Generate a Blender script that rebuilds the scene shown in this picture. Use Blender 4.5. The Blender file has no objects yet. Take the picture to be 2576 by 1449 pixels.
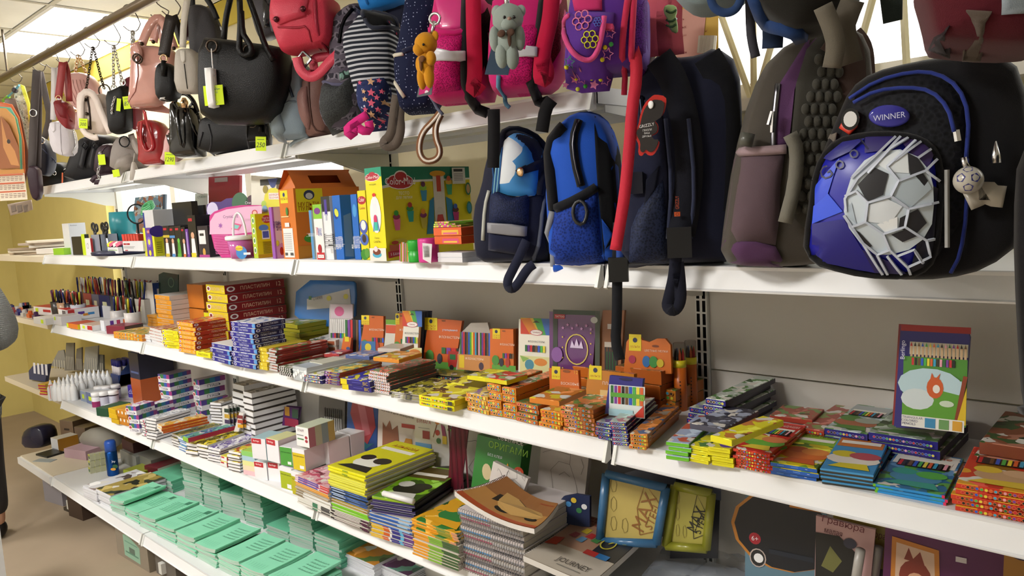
import bpy,bmesh,math,random
from mathutils import Vector,Matrix
random.seed(7)
S=bpy.context.scene
COL=S.collection
# ---------------------------------------------------------------- camera
CAM=Vector((4.684,-1.2772,1.60));FPX=1900.9
YAW,PITCH,ROLL=math.radians(43.0957),math.radians(6.3246),math.radians(-3.1698)
_f=Vector((-math.sin(YAW)*math.cos(PITCH),math.cos(YAW)*math.cos(PITCH),-math.sin(PITCH)))
_r0=Vector((math.cos(YAW),math.sin(YAW),0));_u0=_r0.cross(_f)
_r=_r0*math.cos(ROLL)+_u0*math.sin(ROLL);_u=_u0*math.cos(ROLL)-_r0*math.sin(ROLL)
cd=bpy.data.cameras.new('camera');cd.sensor_width=36.0;cd.sensor_fit='HORIZONTAL'
cd.lens=FPX*36.0/2576;cd.clip_start=0.02;cd.clip_end=100
co=bpy.data.objects.new('camera',cd);COL.objects.link(co)
co.matrix_world=Matrix(((_r.x,_u.x,-_f.x,CAM.x),(_r.y,_u.y,-_f.y,CAM.y),(_r.z,_u.z,-_f.z,CAM.z),(0,0,0,1)))
S.camera=co
# ---------------------------------------------------------------- view, world
S.view_settings.view_transform='Standard';S.view_settings.look='None'
S.view_settings.exposure=0.0;S.view_settings.gamma=1.0;S.view_settings.use_curve_mapping=False
W=bpy.data.worlds.new('daylight');S.world=W;W.use_nodes=True
W.node_tree.nodes['Background'].inputs[0].default_value=(1.0,0.98,0.94,1)
W.node_tree.nodes['Background'].inputs[1].default_value=3.2
PANEL_AISLE,PANEL_WALL=62.0,11.0      # luminance of the ceiling LED panels
S.cycles.max_bounces=5;S.cycles.diffuse_bounces=3;S.cycles.glossy_bounces=2;S.cycles.transmission_bounces=4;S.cycles.transparent_max_bounces=6
S.cycles.caustics_reflective=False;S.cycles.caustics_refractive=False
# ---------------------------------------------------------------- pixel -> place helpers
def ray(p):return _f+_r*((p[0]-1288)/FPX)-_u*((p[1]-724.5)/FPX)
def atY(p,Y):d=ray(p);return CAM+d*((Y-CAM.y)/d.y)
def onZ(p,z):d=ray(p);return CAM+d*((z-CAM.z)/d.z)
def atX(p,X):d=ray(p);return CAM+d*((X-CAM.x)/d.x)
CROP={'c1':(0,0,3.677),'c2':(500,0,3.677),'c3':(1000,0,3.677),'c4':(1600,0,2.639),'c5':(0,380,3.677),'c6':(600,380,3.677),
        'c7':(1180,300,3.677),'c8':(1776,250,3.22),'d1':(0,640,5.152),'d2':(350,660,3.958),'d3':(760,740,4.025),'d4':(1250,780,4.025),
        'd5':(1700,780,2.9406),'d6':(0,860,4.6),'d7':(380,900,4.6),'d8':(700,980,3.677),'e1':(1300,1050,3.677),'e2':(1776,1000,3.22),
        'e3':(0,1050,3.677),'e4':(500,1120,4.441),'e5':(800,1120,4.293),'e6':(0,780,2.898),'e7':(0,0,2.587),'f1':(0,0,6.133),
        'f4':(100,180,3.826),'p':(0,0,1.0)}
def T(k,*pts):
    x0,y0,s=CROP[k]
    return [(x0+a/s,y0+b/s) for a,b in pts]
# ---------------------------------------------------------------- colours and materials
def lin(h):
    if not isinstance(h,str):return tuple(h)
    h=h.lstrip('#');o=[]
    for i in (0,2,4):
        c=int(h[i:i+2],16)/255;o.append(c/12.92 if c<=.04045 else ((c+.055)/1.055)**2.4)
    return tuple(o)
MATS={}
def mat(color,kind='paper',rough=None,color2=None,scale=1.0):
    key=(color,kind,rough,color2,scale)
    if key in MATS:return MATS[key]
    m=bpy.data.materials.new('%s_%s'%(kind,str(color).strip('#()').replace(', ','_')));m.use_nodes=True
    nt=m.node_tree;b=nt.nodes['Principled BSDF'];N=nt.nodes.new;Lk=nt.links.new
    c=lin(color);b.inputs['Base Color'].default_value=(*c,1)
    R={'paper':.55,'card':.38,'leather':.36,'patent':.12,'fabric':.85,'mesh':.8,'plastic':.32,'metal':.28,'gloss':.12,'wall':.9,'trans':.08,'enamel':.35}.get(kind,.5)
    b.inputs['Roughness'].default_value=R if rough is None else rough
    b.inputs['Specular IOR Level'].default_value={'fabric':.2,'mesh':.2,'leather':.25,'wall':.2,'paper':.35,'stripe':.2,'dots':.2,'ethnic':.2,'knit':.2}.get(kind,.5)
    tc=N('ShaderNodeTexCoord')
    def bump(h,st,d=.002):
        bp=N('ShaderNodeBump');bp.inputs['Strength'].default_value=st;bp.inputs['Distance'].default_value=d
        Lk(h,bp.inputs['Height']);Lk(bp.outputs[0],b.inputs['Normal'])
    def noise(s,det=2):
        n=N('ShaderNodeTexNoise');n.inputs['Scale'].default_value=s;n.inputs['Detail'].default_value=det
        Lk(tc.outputs['Object'],n.inputs['Vector']);return n
    def mix(fac,ca,cb):
        x=N('ShaderNodeMix');x.data_type='RGBA';Lk(fac,x.inputs[0]);x.inputs[6].default_value=(*ca,1);x.inputs[7].default_value=(*cb,1)
        Lk(x.outputs[2],b.inputs['Base Color']);return x
    def ramp(h,a,z):
        r=N('ShaderNodeMapRange');r.inputs[1].default_value=a;r.inputs[2].default_value=z;Lk(h,r.inputs[0]);return r.outputs[0]
    if kind in ('leather','patent'):
        v=N('ShaderNodeTexVoronoi');v.inputs['Scale'].default_value=420*scale;Lk(tc.outputs['Object'],v.inputs['Vector'])
        n=noise(14,3);mix(n.outputs[0],tuple(x*.86 for x in c),tuple(min(1,x*1.12) for x in c))
        bump(v.outputs['Distance'] if kind=='leather' else n.outputs[0],.25 if kind=='leather' else .35,.002 if kind=='leather' else .01)
        if kind=='patent':b.inputs['Coat Weight'].default_value=.6
    elif kind=='fabric':
        n=noise(900,1);n2=noise(9,3)
        mix(n2.outputs[0],tuple(x*.82 for x in c),tuple(min(1,x*1.15) for x in c));bump(n.outputs[0],.25)
        b.inputs['Sheen Weight'].default_value=.12
    elif kind=='mesh':
        v=N('ShaderNodeTexVoronoi');v.inputs['Scale'].default_value=330*scale;Lk(tc.outputs['Object'],v.inputs['Vector'])
        mix(ramp(v.outputs['Distance'],.25,.6),tuple(x*.5 for x in c),tuple(min(1,x*1.15) for x in c));bump(v.outputs['Distance'],.4)
    elif kind=='stripe':
        w=N('ShaderNodeTexWave');w.wave_type='BANDS';w.bands_direction='Z';w.inputs['Scale'].default_value=26*scale;w.inputs['Distortion'].default_value=.6
        w.inputs['Detail'].default_value=0;Lk(tc.outputs['Object'],w.inputs['Vector'])
        mix(ramp(w.outputs['Fac'],.55,.7),c,lin(color2))
    elif kind=='dots':
        v=N('ShaderNodeTexVoronoi');v.inputs['Scale'].default_value=85*scale;v.inputs['Randomness'].default_value=.35;Lk(tc.outputs['Object'],v.inputs['Vector'])
        mix(ramp(v.outputs['Distance'],.16,.2),lin(color2),c)
    elif kind=='ethnic':
        w=N('ShaderNodeTexWave');w.wave_type='BANDS';w.bands_direction='Z';w.inputs['Scale'].default_value=9;w.inputs['Distortion'].default_value=3;w.inputs['Detail'].default_value=3
        w.inputs['Detail Scale'].default_value=6;Lk(tc.outputs['Object'],w.inputs['Vector'])
        v=N('ShaderNodeTexVoronoi');v.feature='DISTANCE_TO_EDGE';v.inputs['Scale'].default_value=55;Lk(tc.outputs['Object'],v.inputs['Vector'])
        x=mix(ramp(v.outputs['Distance'],.1,.16),lin(color2),c)
        x2=N('ShaderNodeMix');x2.data_type='RGBA';Lk(ramp(w.outputs['Fac'],.55,.7),x2.inputs[0]);Lk(x.outputs[2],x2.inputs[6]);x2.inputs[7].default_value=(*lin('5a5360'),1)
        Lk(x2.outputs[2],b.inputs['Base Color'])
    elif kind=='art':        # a busy printed illustration: flat patches of two or three inks
        n=noise(40*scale,2);a=N('ShaderNodeMix');a.data_type='RGBA';a.inputs[0].default_value=.05;Lk(tc.outputs['Object'],a.inputs[6]);Lk(n.outputs['Color'],a.inputs[7])
        v=N('ShaderNodeTexVoronoi');v.inputs['Scale'].default_value=75*scale;Lk(a.outputs[2],v.inputs['Vector']);sp=N('ShaderNodeSeparateColor');Lk(v.outputs['Color'],sp.inputs[0])
        cr=N('ShaderNodeValToRGB');cr.color_ramp.interpolation='CONSTANT';c2=lin(color2);Lk(sp.outputs[0],cr.inputs[0]);Lk(cr.outputs[0],b.inputs['Base Color'])
        for k,(p,q) in enumerate(((0,c),(.48,c2),(.72,tuple(min(1,x*1.5+.08) for x in c)),(.84,(.75,.72,.66)),(.93,tuple(x*.35 for x in c2)))):
            e=cr.color_ramp.elements[k] if k<2 else cr.color_ramp.elements.new(p);e.position=p;e.color=(*q,1)
    elif kind=='pages':      # edges of stacked paper sheets
        w=N('ShaderNodeTexWave');w.wave_type='BANDS';w.bands_direction='Z';w.inputs['Scale'].default_value=160*scale;w.inputs['Distortion'].default_value=1.2
        Lk(tc.outputs['Object'],w.inputs['Vector']);mix(w.outputs['Fac'],tuple(x*.8 for x in c),c)
    elif kind=='metal':
        b.inputs['Metallic'].default_value=1.0
        n=noise(60);bump(n.outputs[0],.05)
    elif kind=='trans':
        b.inputs['Transmission Weight'].default_value=.96;b.inputs['IOR'].default_value=1.12;b.inputs['Alpha'].default_value=.5
    elif kind=='knit':
        w=N('ShaderNodeTexWave');w.bands_direction='Z';w.inputs['Scale'].default_value=30;w.inputs['Distortion'].default_value=5;w.inputs['Detail'].default_value=2
        w.inputs['Detail Scale'].default_value=5;Lk(tc.outputs['Object'],w.inputs['Vector']);bump(w.outputs['Fac'],.8,.012)
        n=noise(300,2);mix(n.outputs[0],tuple(x*.75 for x in c),tuple(min(1,x*1.2) for x in c))
    elif kind in ('wall','enamel','paper','card','plastic'):
        n=noise({'wall':6,'enamel':3}.get(kind,25),4);k={'wall':.07,'enamel':.03}.get(kind,.04)
        mix(n.outputs[0],tuple(x*(1-k) for x in c),tuple(min(1,x*(1+k)) for x in c))
    MATS[key]=m;return m
def inkmat(name,rough):
    m=bpy.data.materials.new(name);m.use_nodes=True;nt=m.node_tree;b=nt.nodes['Principled BSDF']
    a=nt.nodes.new('ShaderNodeAttribute');a.attribute_name='ink';nt.links.new(a.outputs['Color'],b.inputs['Base Color']);b.inputs['Roughness'].default_value=rough
    return m
INK=inkmat('printed_ink',.42)
# ---------------------------------------------------------------- object helpers
def tag(o,label,cat=None,group=None,kind=None):
    if label:o['label']=label
    if cat:o['category']=cat
    if group:o['group']=group
    if kind:o['kind']=kind
    return o
def link(o,parent=None):
    COL.objects.link(o)
    if parent is not None:o.parent=parent
    return o
def thing(name,label,cat,loc=(0,0,0),rz=0,group=None):
    o=bpy.data.objects.new(name,None);o.empty_display_size=.03
    o.location=loc;o.rotation_euler=(0,0,rz);link(o);return tag(o,label,cat,group)
def me_of(name,vs,fs,mats,mi=None,smooth=False):
    me=bpy.data.meshes.new(name);me.from_pydata([tuple(v) for v in vs],[],fs)
    for m in (mats if isinstance(mats,(list,tuple)) else [mats]):me.materials.append(m)
    if mi:me.polygons.foreach_set('material_index',mi)
    if smooth:me.polygons.foreach_set('use_smooth',[True]*len(me.polygons))
    me.update();return me
def put(name,me,parent=None,loc=None,rot=None):
    o=bpy.data.objects.new(name,me)
    if loc is not None:o.location=loc
    if rot is not None:o.rotation_euler=rot
    return link(o,parent)
def part(name,vs,fs,m,parent,smooth=False,mi=None,label=None):
    """a mesh given in world coordinates, parented to an unrotated Empty"""
    base=parent.location.copy();p=parent.parent
    while p is not None:base+=p.location;p=p.parent
    o=put(name,me_of(name,[Vector(v)-base for v in vs],fs,m,mi,smooth),parent)
    if label:o['label']=label
    return o
def solo(name,vs,fs,m,label,cat,group=None,kind=None,smooth=False,mi=None,origin=None):
    """a top-level thing that is one mesh; origin at the middle of its base unless given"""
    vs=[Vector(v) for v in vs]
    if origin is None:
        xs=[v.x for v in vs];ys=[v.y for v in vs]
        origin=Vector(((min(xs)+max(xs))/2,(min(ys)+max(ys))/2,min(v.z for v in vs)))
    o=put(name,me_of(name,[v-origin for v in vs],fs,m,mi,smooth),None,origin)
    return tag(o,label,cat,group,kind)
class G:
    """collects simple solids in one list of vertices and faces"""
    def __init__(s):s.v=[];s.f=[];s.mi=[]
    def add(s,vs,fs,mi=0):
        b=len(s.v);s.v+=[Vector(v) for v in vs];s.f+=[tuple(i+b for i in f) for f in fs];s.mi+=[mi]*len(fs);return s
    def box(s,x0,x1,y0,y1,z0,z1,mi=0):
        return s.add([(x0,y0,z0),(x1,y0,z0),(x1,y1,z0),(x0,y1,z0),(x0,y0,z1),(x1,y0,z1),(x1,y1,z1),(x0,y1,z1)],BOXF,mi)
    def obox(s,c,ax,ay,az,mi=0):
        """oriented box: centre and three half-axis vectors"""
        c,ax,ay,az=map(Vector,(c,ax,ay,az))
        return s.add([c-ax-ay-az,c+ax-ay-az,c+ax+ay-az,c-ax+ay-az,c-ax-ay+az,c+ax-ay+az,c+ax+ay+az,c-ax+ay+az],BOXF,mi)
    def tube(s,path,r,seg=6,mi=0,cap=True):
        path=[Vector(p) for p in path];rs=r if isinstance(r,(list,tuple)) else [r]*len(path)
        b=len(s.v);ref=None
        for i,p in enumerate(path):
            d=(path[min(i+1,len(path)-1)]-path[max(i-1,0)])
            d=d.normalized() if d.length>1e-9 else Vector((0,0,1))
            if ref is None:ref=d.orthogonal().normalized()
            a=(ref-d*ref.dot(d));a=a.normalized() if a.length>1e-6 else d.orthogonal().normalized();ref=a;c=d.cross(a)
            for k in range(seg):
                t=2*math.pi*k/seg;s.v.append(p+(a*math.cos(t)+c*math.sin(t))*rs[i])
        n=len(path)
        for i in range(n-1):
            for k in range(seg):
                s.f.append((b+i*seg+k,b+i*seg+(k+1)%seg,b+(i+1)*seg+(k+1)%seg,b+(i+1)*seg+k));s.mi.append(mi)
        if cap:
            s.f.append(tuple(b+k for k in reversed(range(seg))));s.f.append(tuple(b+(n-1)*seg+k for k in range(seg)));s.mi+=[mi,mi]
        return s
    def lathe(s,c,prof,seg=12,mi=0,ax=None):
        """profile of (radius, height) turned about a vertical axis through c (or a matrix ax)"""
        b=len(s.v);M=ax or Matrix.Identity(3);c=Vector(c)
        for r,h in prof:
            for k in range(seg):
                t=2*math.pi*k/seg;s.v.append(c+M @ Vector((r*math.cos(t),r*math.sin(t),h)))
        for i in range(len(prof)-1):
            for k in range(seg):
                s.f.append((b+i*seg+k,b+i*seg+(k+1)%seg,b+(i+1)*seg+(k+1)%seg,b+(i+1)*seg+k));s.mi.append(mi)
        s.f.append(tuple(b+k for k in reversed(range(seg))));s.f.append(tuple(b+(len(prof)-1)*seg+k for k in range(seg)));s.mi+=[mi,mi]
        return s
    def sphere(s,c,r,mi=0,su=10,sv=7):
        r=Vector(r) if isinstance(r,(tuple,list)) else Vector((r,r,r));c=Vector(c);b=len(s.v)
        for i in range(1,sv):
            for k in range(su):
                t=2*math.pi*k/su;p=math.pi*i/sv
                s.v.append(c+Vector((r.x*math.sin(p)*math.cos(t),r.y*math.sin(p)*math.sin(t),r.z*math.cos(p))))
        s.v+=[c+Vector((0,0,r.z)),c-Vector((0,0,r.z))];tp=len(s.v)-2
        for k in range(su):
            s.f.append((tp,b+k,b+(k+1)%su));s.f.append((tp+1,b+(sv-2)*su+(k+1)%su,b+(sv-2)*su+k));s.mi+=[mi,mi]
        for i in range(sv-2):
            for k in range(su):
                s.f.append((b+i*su+k,b+(i+1)*su+k,b+(i+1)*su+(k+1)%su,b+i*su+(k+1)%su));s.mi.append(mi)
        return s
    def ring(s,c,R,r,n1,n2,seg=12,mi=0):
        """torus ring in the plane of the two unit vectors n1, n2"""
        n1,n2=Vector(n1),Vector(n2)
        return s.tube([Vector(c)+n1*(R*math.cos(2*math.pi*k/seg))+n2*(R*math.sin(2*math.pi*k/seg)) for k in range(seg+1)],r,5,mi,False)
    def to(s,name,m,parent,smooth=False,label=None):return part(name,s.v,s.f,m,parent,smooth,s.mi if isinstance(m,(list,tuple)) else None,label)
    def alone(s,name,m,label,cat,group=None,kind=None,smooth=False):return solo(name,s.v,s.f,m,label,cat,group,kind,smooth,s.mi if isinstance(m,(list,tuple)) else None)
BOXF=[(0,3,2,1),(4,5,6,7),(0,1,5,4),(1,2,6,5),(2,3,7,6),(3,0,4,7)]
def chaikin(pts,n=2,closed=True):
    for _ in range(n):
        o=[];L=len(pts)
        for i in range(L if closed else L-1):
            a,b=pts[i],pts[(i+1)%L]
            o+=[tuple(x*.75+y*.25 for x,y in zip(a,b)),tuple(x*.25+y*.75 for x,y in zip(a,b))]
        if not closed:o=[pts[0]]+o+[pts[-1]]
        pts=o
    return pts
def smooth3(pts,n=2):return [Vector(p) for p in chaikin([tuple(p) for p in pts],n,False)]
# ---------------------------------------------------------------- flat print (lettering and shapes in ink)
GL={}
def glyphs(s):
    if s not in GL:
        cu=bpy.data.curves.new('glyphs','FONT');cu.body=s;cu.resolution_u=2
        ob=bpy.data.objects.new('glyphs',cu);me=bpy.data.meshes.new_from_object(ob)
        vs=[(v.co.x,v.co.y) for v in me.vertices];fs=[tuple(p.vertices) for p in me.polygons]
        if not vs:vs=[(0,0)]
        x0=min(v[0] for v in vs);x1=max(v[0] for v in vs);y0=min(v[1] for v in vs);y1=max(v[1] for v in vs)
        GL[s]=([(v[0]-x0,v[1]-y0) for v in vs],fs,max(x1-x0,.01),max(y1-y0,.01))
        bpy.data.objects.remove(ob);bpy.data.curves.remove(cu);bpy.data.meshes.remove(me)
    return GL[s]
class Ink:
    """2-D shapes in metres on a face; each call lies a hair above the one before"""
    def __init__(s,w=1.0,h=1.0,eps=.00025):s.w=w;s.h=h;s.v=[];s.f=[];s.c=[];s.k=0;s.eps=eps
    def _add(s,vs,fs,col):
        s.k+=1;z=s.eps*(1+s.k*.6);b=len(s.v);c=lin(col)
        s.v+=[(x,y,z) for x,y in vs];s.f+=[tuple(i+b for i in f) for f in fs];s.c+=[c]*len(fs);return s
    def rect(s,x0,y0,x1,y1,col):return s._add([(x0*s.w,y0*s.h),(x1*s.w,y0*s.h),(x1*s.w,y1*s.h),(x0*s.w,y1*s.h)],[(0,1,2,3)],col)
    def poly(s,pts,col):return s._add([(x*s.w,y*s.h) for x,y in pts],[tuple(range(len(pts)))],col)
    def ell(s,cx,cy,rx,ry,col,n=14,rot=0):
        """radii are fractions of the face height"""
        P=[]
        for k in range(n):
            t=2*math.pi*k/n;a,b=rx*s.h*math.cos(t),ry*s.h*math.sin(t);P.append((cx*s.w+a*math.cos(rot)-b*math.sin(rot),cy*s.h+a*math.sin(rot)+b*math.cos(rot)))
        return s._add(P,[tuple(range(n))],col)
    def ringe(s,cx,cy,rx,ry,th,col,n=20):
        P=[];F=[]
        for k in range(n):
            t=2*math.pi*k/n
            P+=[(cx*s.w+rx*s.h*math.cos(t),cy*s.h+ry*s.h*math.sin(t)),(cx*s.w+(rx-th)*s.h*math.cos(t),cy*s.h+(ry-th)*s.h*math.sin(t))]
            j=(k+1)%n;F.append((2*k,2*j,2*j+1,2*k+1))
        return s._add(P,F,col)
    def star(s,cx,cy,r,col,n=5,inner=.45,rot=0.3):
        P=[(cx*s.w+s.h*(r if k%2==0 else r*inner)*math.cos(rot+math.pi*k/n),cy*s.h+s.h*(r if k%2==0 else r*inner)*math.sin(rot+math.pi*k/n)) for k in range(2*n)]
        b=[(cx*s.w,cy*s.h)]+P
        return s._add(b,[(0,1+k,1+(k+1)%(2*n)) for k in range(2*n)],col)
    def line(s,pts,th,col):
        """polyline of thickness th (fraction of the face height)"""
        P=[Vector((x*s.w,y*s.h)) for x,y in pts];V=[];F=[]
        for i,p in enumerate(P):
            d=(P[min(i+1,len(P)-1)]-P[max(i-1,0)]);d=d.normalized() if d.length>1e-9 else Vector((1,0));n=Vector((-d.y,d.x))*th*s.h/2
            V+=[tuple(p+n),tuple(p-n)]
            if i:F.append((2*i-2,2*i-1,2*i+1,2*i))
        return s._add(V,F,col)
    def text(s,t,cx,cy,hh,col,maxw=None,rot=0,slant=0):
        """lettering centred at (cx, cy); hh = cap height as a fraction of the face height, maxw as a fraction of the width"""
        vs,fs,tw,th=glyphs(t);k=hh*s.h/th;kx=k
        if maxw and tw*k>maxw*s.w:kx=maxw*s.w/tw
        c,n=math.cos(rot),math.sin(rot);P=[]
        for x,y in vs:
            a,b=(x-tw/2)*kx+(y-th/2)*k*slant,(y-th/2)*k;P.append((cx*s.w+a*c-b*n,cy*s.h+a*n+b*c))
        return s._add(P,fs,col)
    def me(s,name,M):
        me=bpy.data.meshes.new(name);me.from_pydata([tuple(M @ Vector(v)) for v in s.v],[],s.f);me.materials.append(INK)
        at=me.color_attributes.new('ink','FLOAT_COLOR','CORNER');d=[]
        for p in me.polygons:d+=list((*s.c[p.index],1.0))*p.loop_total
        at.data.foreach_set('color',d);me.update();return me
def face_matrix(face,w,d,h):
    """2-D face coordinates -> local box (x centred, y from the front at 0 to d, z from 0)"""
    if face=='f':return Matrix(((1,0,0,-w/2),(0,0,-1,0),(0,1,0,0),(0,0,0,1)))
    if face=='r':return Matrix(((0,0,1,w/2),(1,0,0,0),(0,1,0,0),(0,0,0,1)))
    if face=='t':return Matrix(((1,0,0,-w/2),(0,1,0,0),(0,0,1,h),(0,0,0,1)))
ORD='topmost second third fourth fifth sixth seventh eighth ninth tenth eleventh twelfth thirteenth fourteenth fifteenth sixteenth seventeenth eighteenth nineteenth twentieth'.split()
def nth(i,n):
    if n==1:return ''
    if i==n-1:return 'lowest'
    if i==0:return 'topmost'
    if i<20:return ORD[i]+' from the top'
    return ORD[n-1-i].replace('topmost','first')+' from the bottom'
class Kind:
    """a box-shaped product: w wide, d deep, h tall, with inks on its front, right side and top; meshes shared by every copy"""
    def __init__(s,name,cat,w,d,h,f='ffffff',r=None,t=None,kind='card',bev=0.0,extra=None):
        s.name,s.cat,s.w,s.d,s.h=name,cat,w,d,h;r=r or f;t=t or f
        s.ink={'f':Ink(w,h),'r':Ink(d,h),'t':Ink(w,d)};s.pm=None;s.extra=extra
        ms=[m if not isinstance(m,str) else mat(m,kind) for m in (f,r,t)]
        g=G();e=min(.0012,h*.12);x=w/2
        g.v=[Vector(v) for v in ((-x+e,e,0),(x-e,e,0),(x-e,d-e,0),(-x+e,d-e,0),(-x,0,e),(x,0,e),(x,d,e),(-x,d,e),(-x,0,h-e),(x,0,h-e),(x,d,h-e),(-x,d,h-e),(-x+e,e,h),(x-e,e,h),(x-e,d-e,h),(-x+e,d-e,h))]
        g.f=[(0,3,2,1),(12,13,14,15)];g.mi=[2,2]
        for a,mi in ((0,0),(4,0),(8,2)):
            for i in range(4):
                j=(i+1)%4;g.f.append((a+i,a+j,a+4+j,a+4+i));g.mi.append((0,1,0,1)[i] if mi==0 else 2)
        s.body=me_of(name,g.v,g.f,ms,g.mi)
    def place(s,loc,rz,label,group=None):
        if s.pm is None:
            s.pm=[(nm,s.ink[k].me(nm,face_matrix(k,s.w,s.d,s.h))) for k,nm in (('f','front_print'),('r','side_print'),('t','top_print')) if s.ink[k].v]
        o=put(s.name,s.body,None,loc,(0,0,rz));tag(o,label,s.cat,group)
        for nm,me in s.pm:put(nm,me,o)
        if s.extra:s.extra(o,s)
        return o
def stack(kd,loc,rz,n,label,group=None,jit=.004,rj=.025,pitch=None):
    """n copies piled up; label may hold {} for the place in the pile"""
    z=loc[2];out=[]
    for i in range(n):
        a=0 if i==0 and not jit else 1
        x=loc[0]+a*random.uniform(-jit,jit);y=loc[1]+a*random.uniform(-jit,jit)
        k=n-1-i;lb=label.replace('{}',nth(k,n)) if '{}' in label else (nth(k,n)+' '+label if n>1 else label)
        out.append(kd.place((x,y,z),rz+a*random.uniform(-rj,rj),' '.join(lb.split()),group));z+=pitch or kd.h
    return out
def span(pL,pR,z):
    """two pixels on a horizontal plane -> middle of the edge, its width and its turn"""
    a,b=onZ(pL,z),onZ(pR,z);m=(a+b)/2;return m,(b-a).length,math.atan2(b.y-a.y,b.x-a.x)
# ---------------------------------------------------------------- soft goods: outlines on a standing plane, with real depth
class Pl:
    """a plane standing at its own place in the room; yaw turns its face from the aisle (0) towards +X (90), tilt leans it back"""
    def __init__(s,p,Y=None,yaw=0,tilt=0,pt=None):
        s.o=Vector(pt) if pt is not None else atY(p,Y);a=math.radians(yaw);b=math.radians(tilt)
        n=Vector((math.sin(a),-math.cos(a),0));z=Vector((0,0,1))
        s.t=Vector((math.cos(a),math.sin(a),0));s.up=z*math.cos(b)-n*math.sin(b);s.n=n*math.cos(b)+z*math.sin(b);s.yaw=yaw
    def uv(s,p,d=0):
        r=ray(p);o=s.o+s.n*d;k=(o-CAM).dot(s.n)/r.dot(s.n);q=CAM+r*k-s.o;return (q.dot(s.t),q.dot(s.up))
    def at(s,u,v,d=0):return s.o+s.t*u+s.up*v+s.n*d
    def px(s,p,d=0):return s.at(*s.uv(p,d),d)
class Pillow:
    """closed soft body: outline in the plane, thickness T (front half and back half), rounded rim, bulging faces"""
    def __init__(s,pl,out,T=.1,sm=1,edge=.3,bulge=.25,back=None,mid=0,px=True,rings=4):
        o=[pl.uv(p) for p in out] if px else list(out)
        if sm:o=chaikin(o,sm)
        A=sum(o[i-1][0]*o[i][1]-o[i][0]*o[i-1][1] for i in range(len(o)))
        if A<0:o.reverse()
        s.o=o;s.pl=pl;s.T=T;s.edge=edge;s.b=bulge;s.bk=T if back is None else back;s.mid=mid
        # area centroid: the outline is scaled about it
        A=cx=cy=0
        for i in range(len(o)):
            a,b=o[i-1],o[i];k=a[0]*b[1]-b[0]*a[1];A+=k;cx+=(a[0]+b[0])*k;cy+=(a[1]+b[1])*k
        s.c=(cx/(3*A),cy/(3*A));s.rings=rings
    def depth(s,rho):
        """height of the face above the middle plane at relative radius rho"""
        h=s.T/2;e=s.edge;h0=h*(1-s.b)
        if rho>1-e:x=(rho-1+e)/e;return h0*math.sqrt(max(0,1-x*x))
        x=rho/(1-e);return h0+h*s.b*(1-x*x)
    def rho(s,u,v):
        dx,dy=u-s.c[0],v-s.c[1];L=math.hypot(dx,dy)
        if L<1e-9:return 0
        best=1e9;o=s.o
        for i in range(len(o)):
            ax,ay=o[i-1][0]-s.c[0],o[i-1][1]-s.c[1];bx,by=o[i][0]-s.c[0],o[i][1]-s.c[1]
            ex,ey=bx-ax,by-ay;det=dx*(-ey)+dy*ex
            if abs(det)<1e-12:continue
            t=(ax*(-ey)+ay*ex)/det;w=(dx*ay-dy*ax)/det
            if t>0 and -1e-6<=w<=1+1e-6:best=min(best,t)
        return min(1.0,1/best)
    def front(s,u,v,e=.0):return s.pl.at(u,v,s.mid+s.depth(s.rho(u,v))+e)
    def data(s):
        V=[];F=[];n=len(s.o);e=s.edge;R=[]
        for k in range(5):a=k/4*math.pi/2;R.append(1-e+e*math.cos(a))
        for k in range(1,s.rings+1):R.append((1-e)*(1-k/(s.rings+.6)))
        L=[(r,s.mid+s.depth(r)) for r in R]
        def ringpts(r,d):
            b=len(V)
            for (x,y) in s.o:V.append(s.pl.at(s.c[0]+(x-s.c[0])*r,s.c[1]+(y-s.c[1])*r,d))
            return b
        seq=[(r,s.mid-s.depth(r)*s.bk/s.T) for r in reversed(R[1:])]+L
        bs=[ringpts(r,d) for r,d in seq]
        for a,b in zip(bs,bs[1:]):
            for i in range(n):j=(i+1)%n;F.append((a+i,a+j,b+j,b+i))
        c0=len(V);V.append(s.pl.at(s.c[0],s.c[1],seq[0][1]-s.T*s.b*.02));V.append(s.pl.at(s.c[0],s.c[1],seq[-1][1]+s.T*s.b*.02))
        for i in range(n):
            j=(i+1)%n;F.append((c0,bs[0]+j,bs[0]+i));F.append((c0+1,bs[-1]+i,bs[-1]+j))
        return V,F
    def to(s,name,m,parent,label=None):V,F=s.data();return part(name,V,F,m,parent,True,None,label)
    def uv(s,p):
        """pixel -> point on the front face"""
        d=0
        for _ in range(4):u,v=s.pl.uv(p,s.mid+d);d=s.depth(s.rho(u,v))
        return u,v
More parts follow.
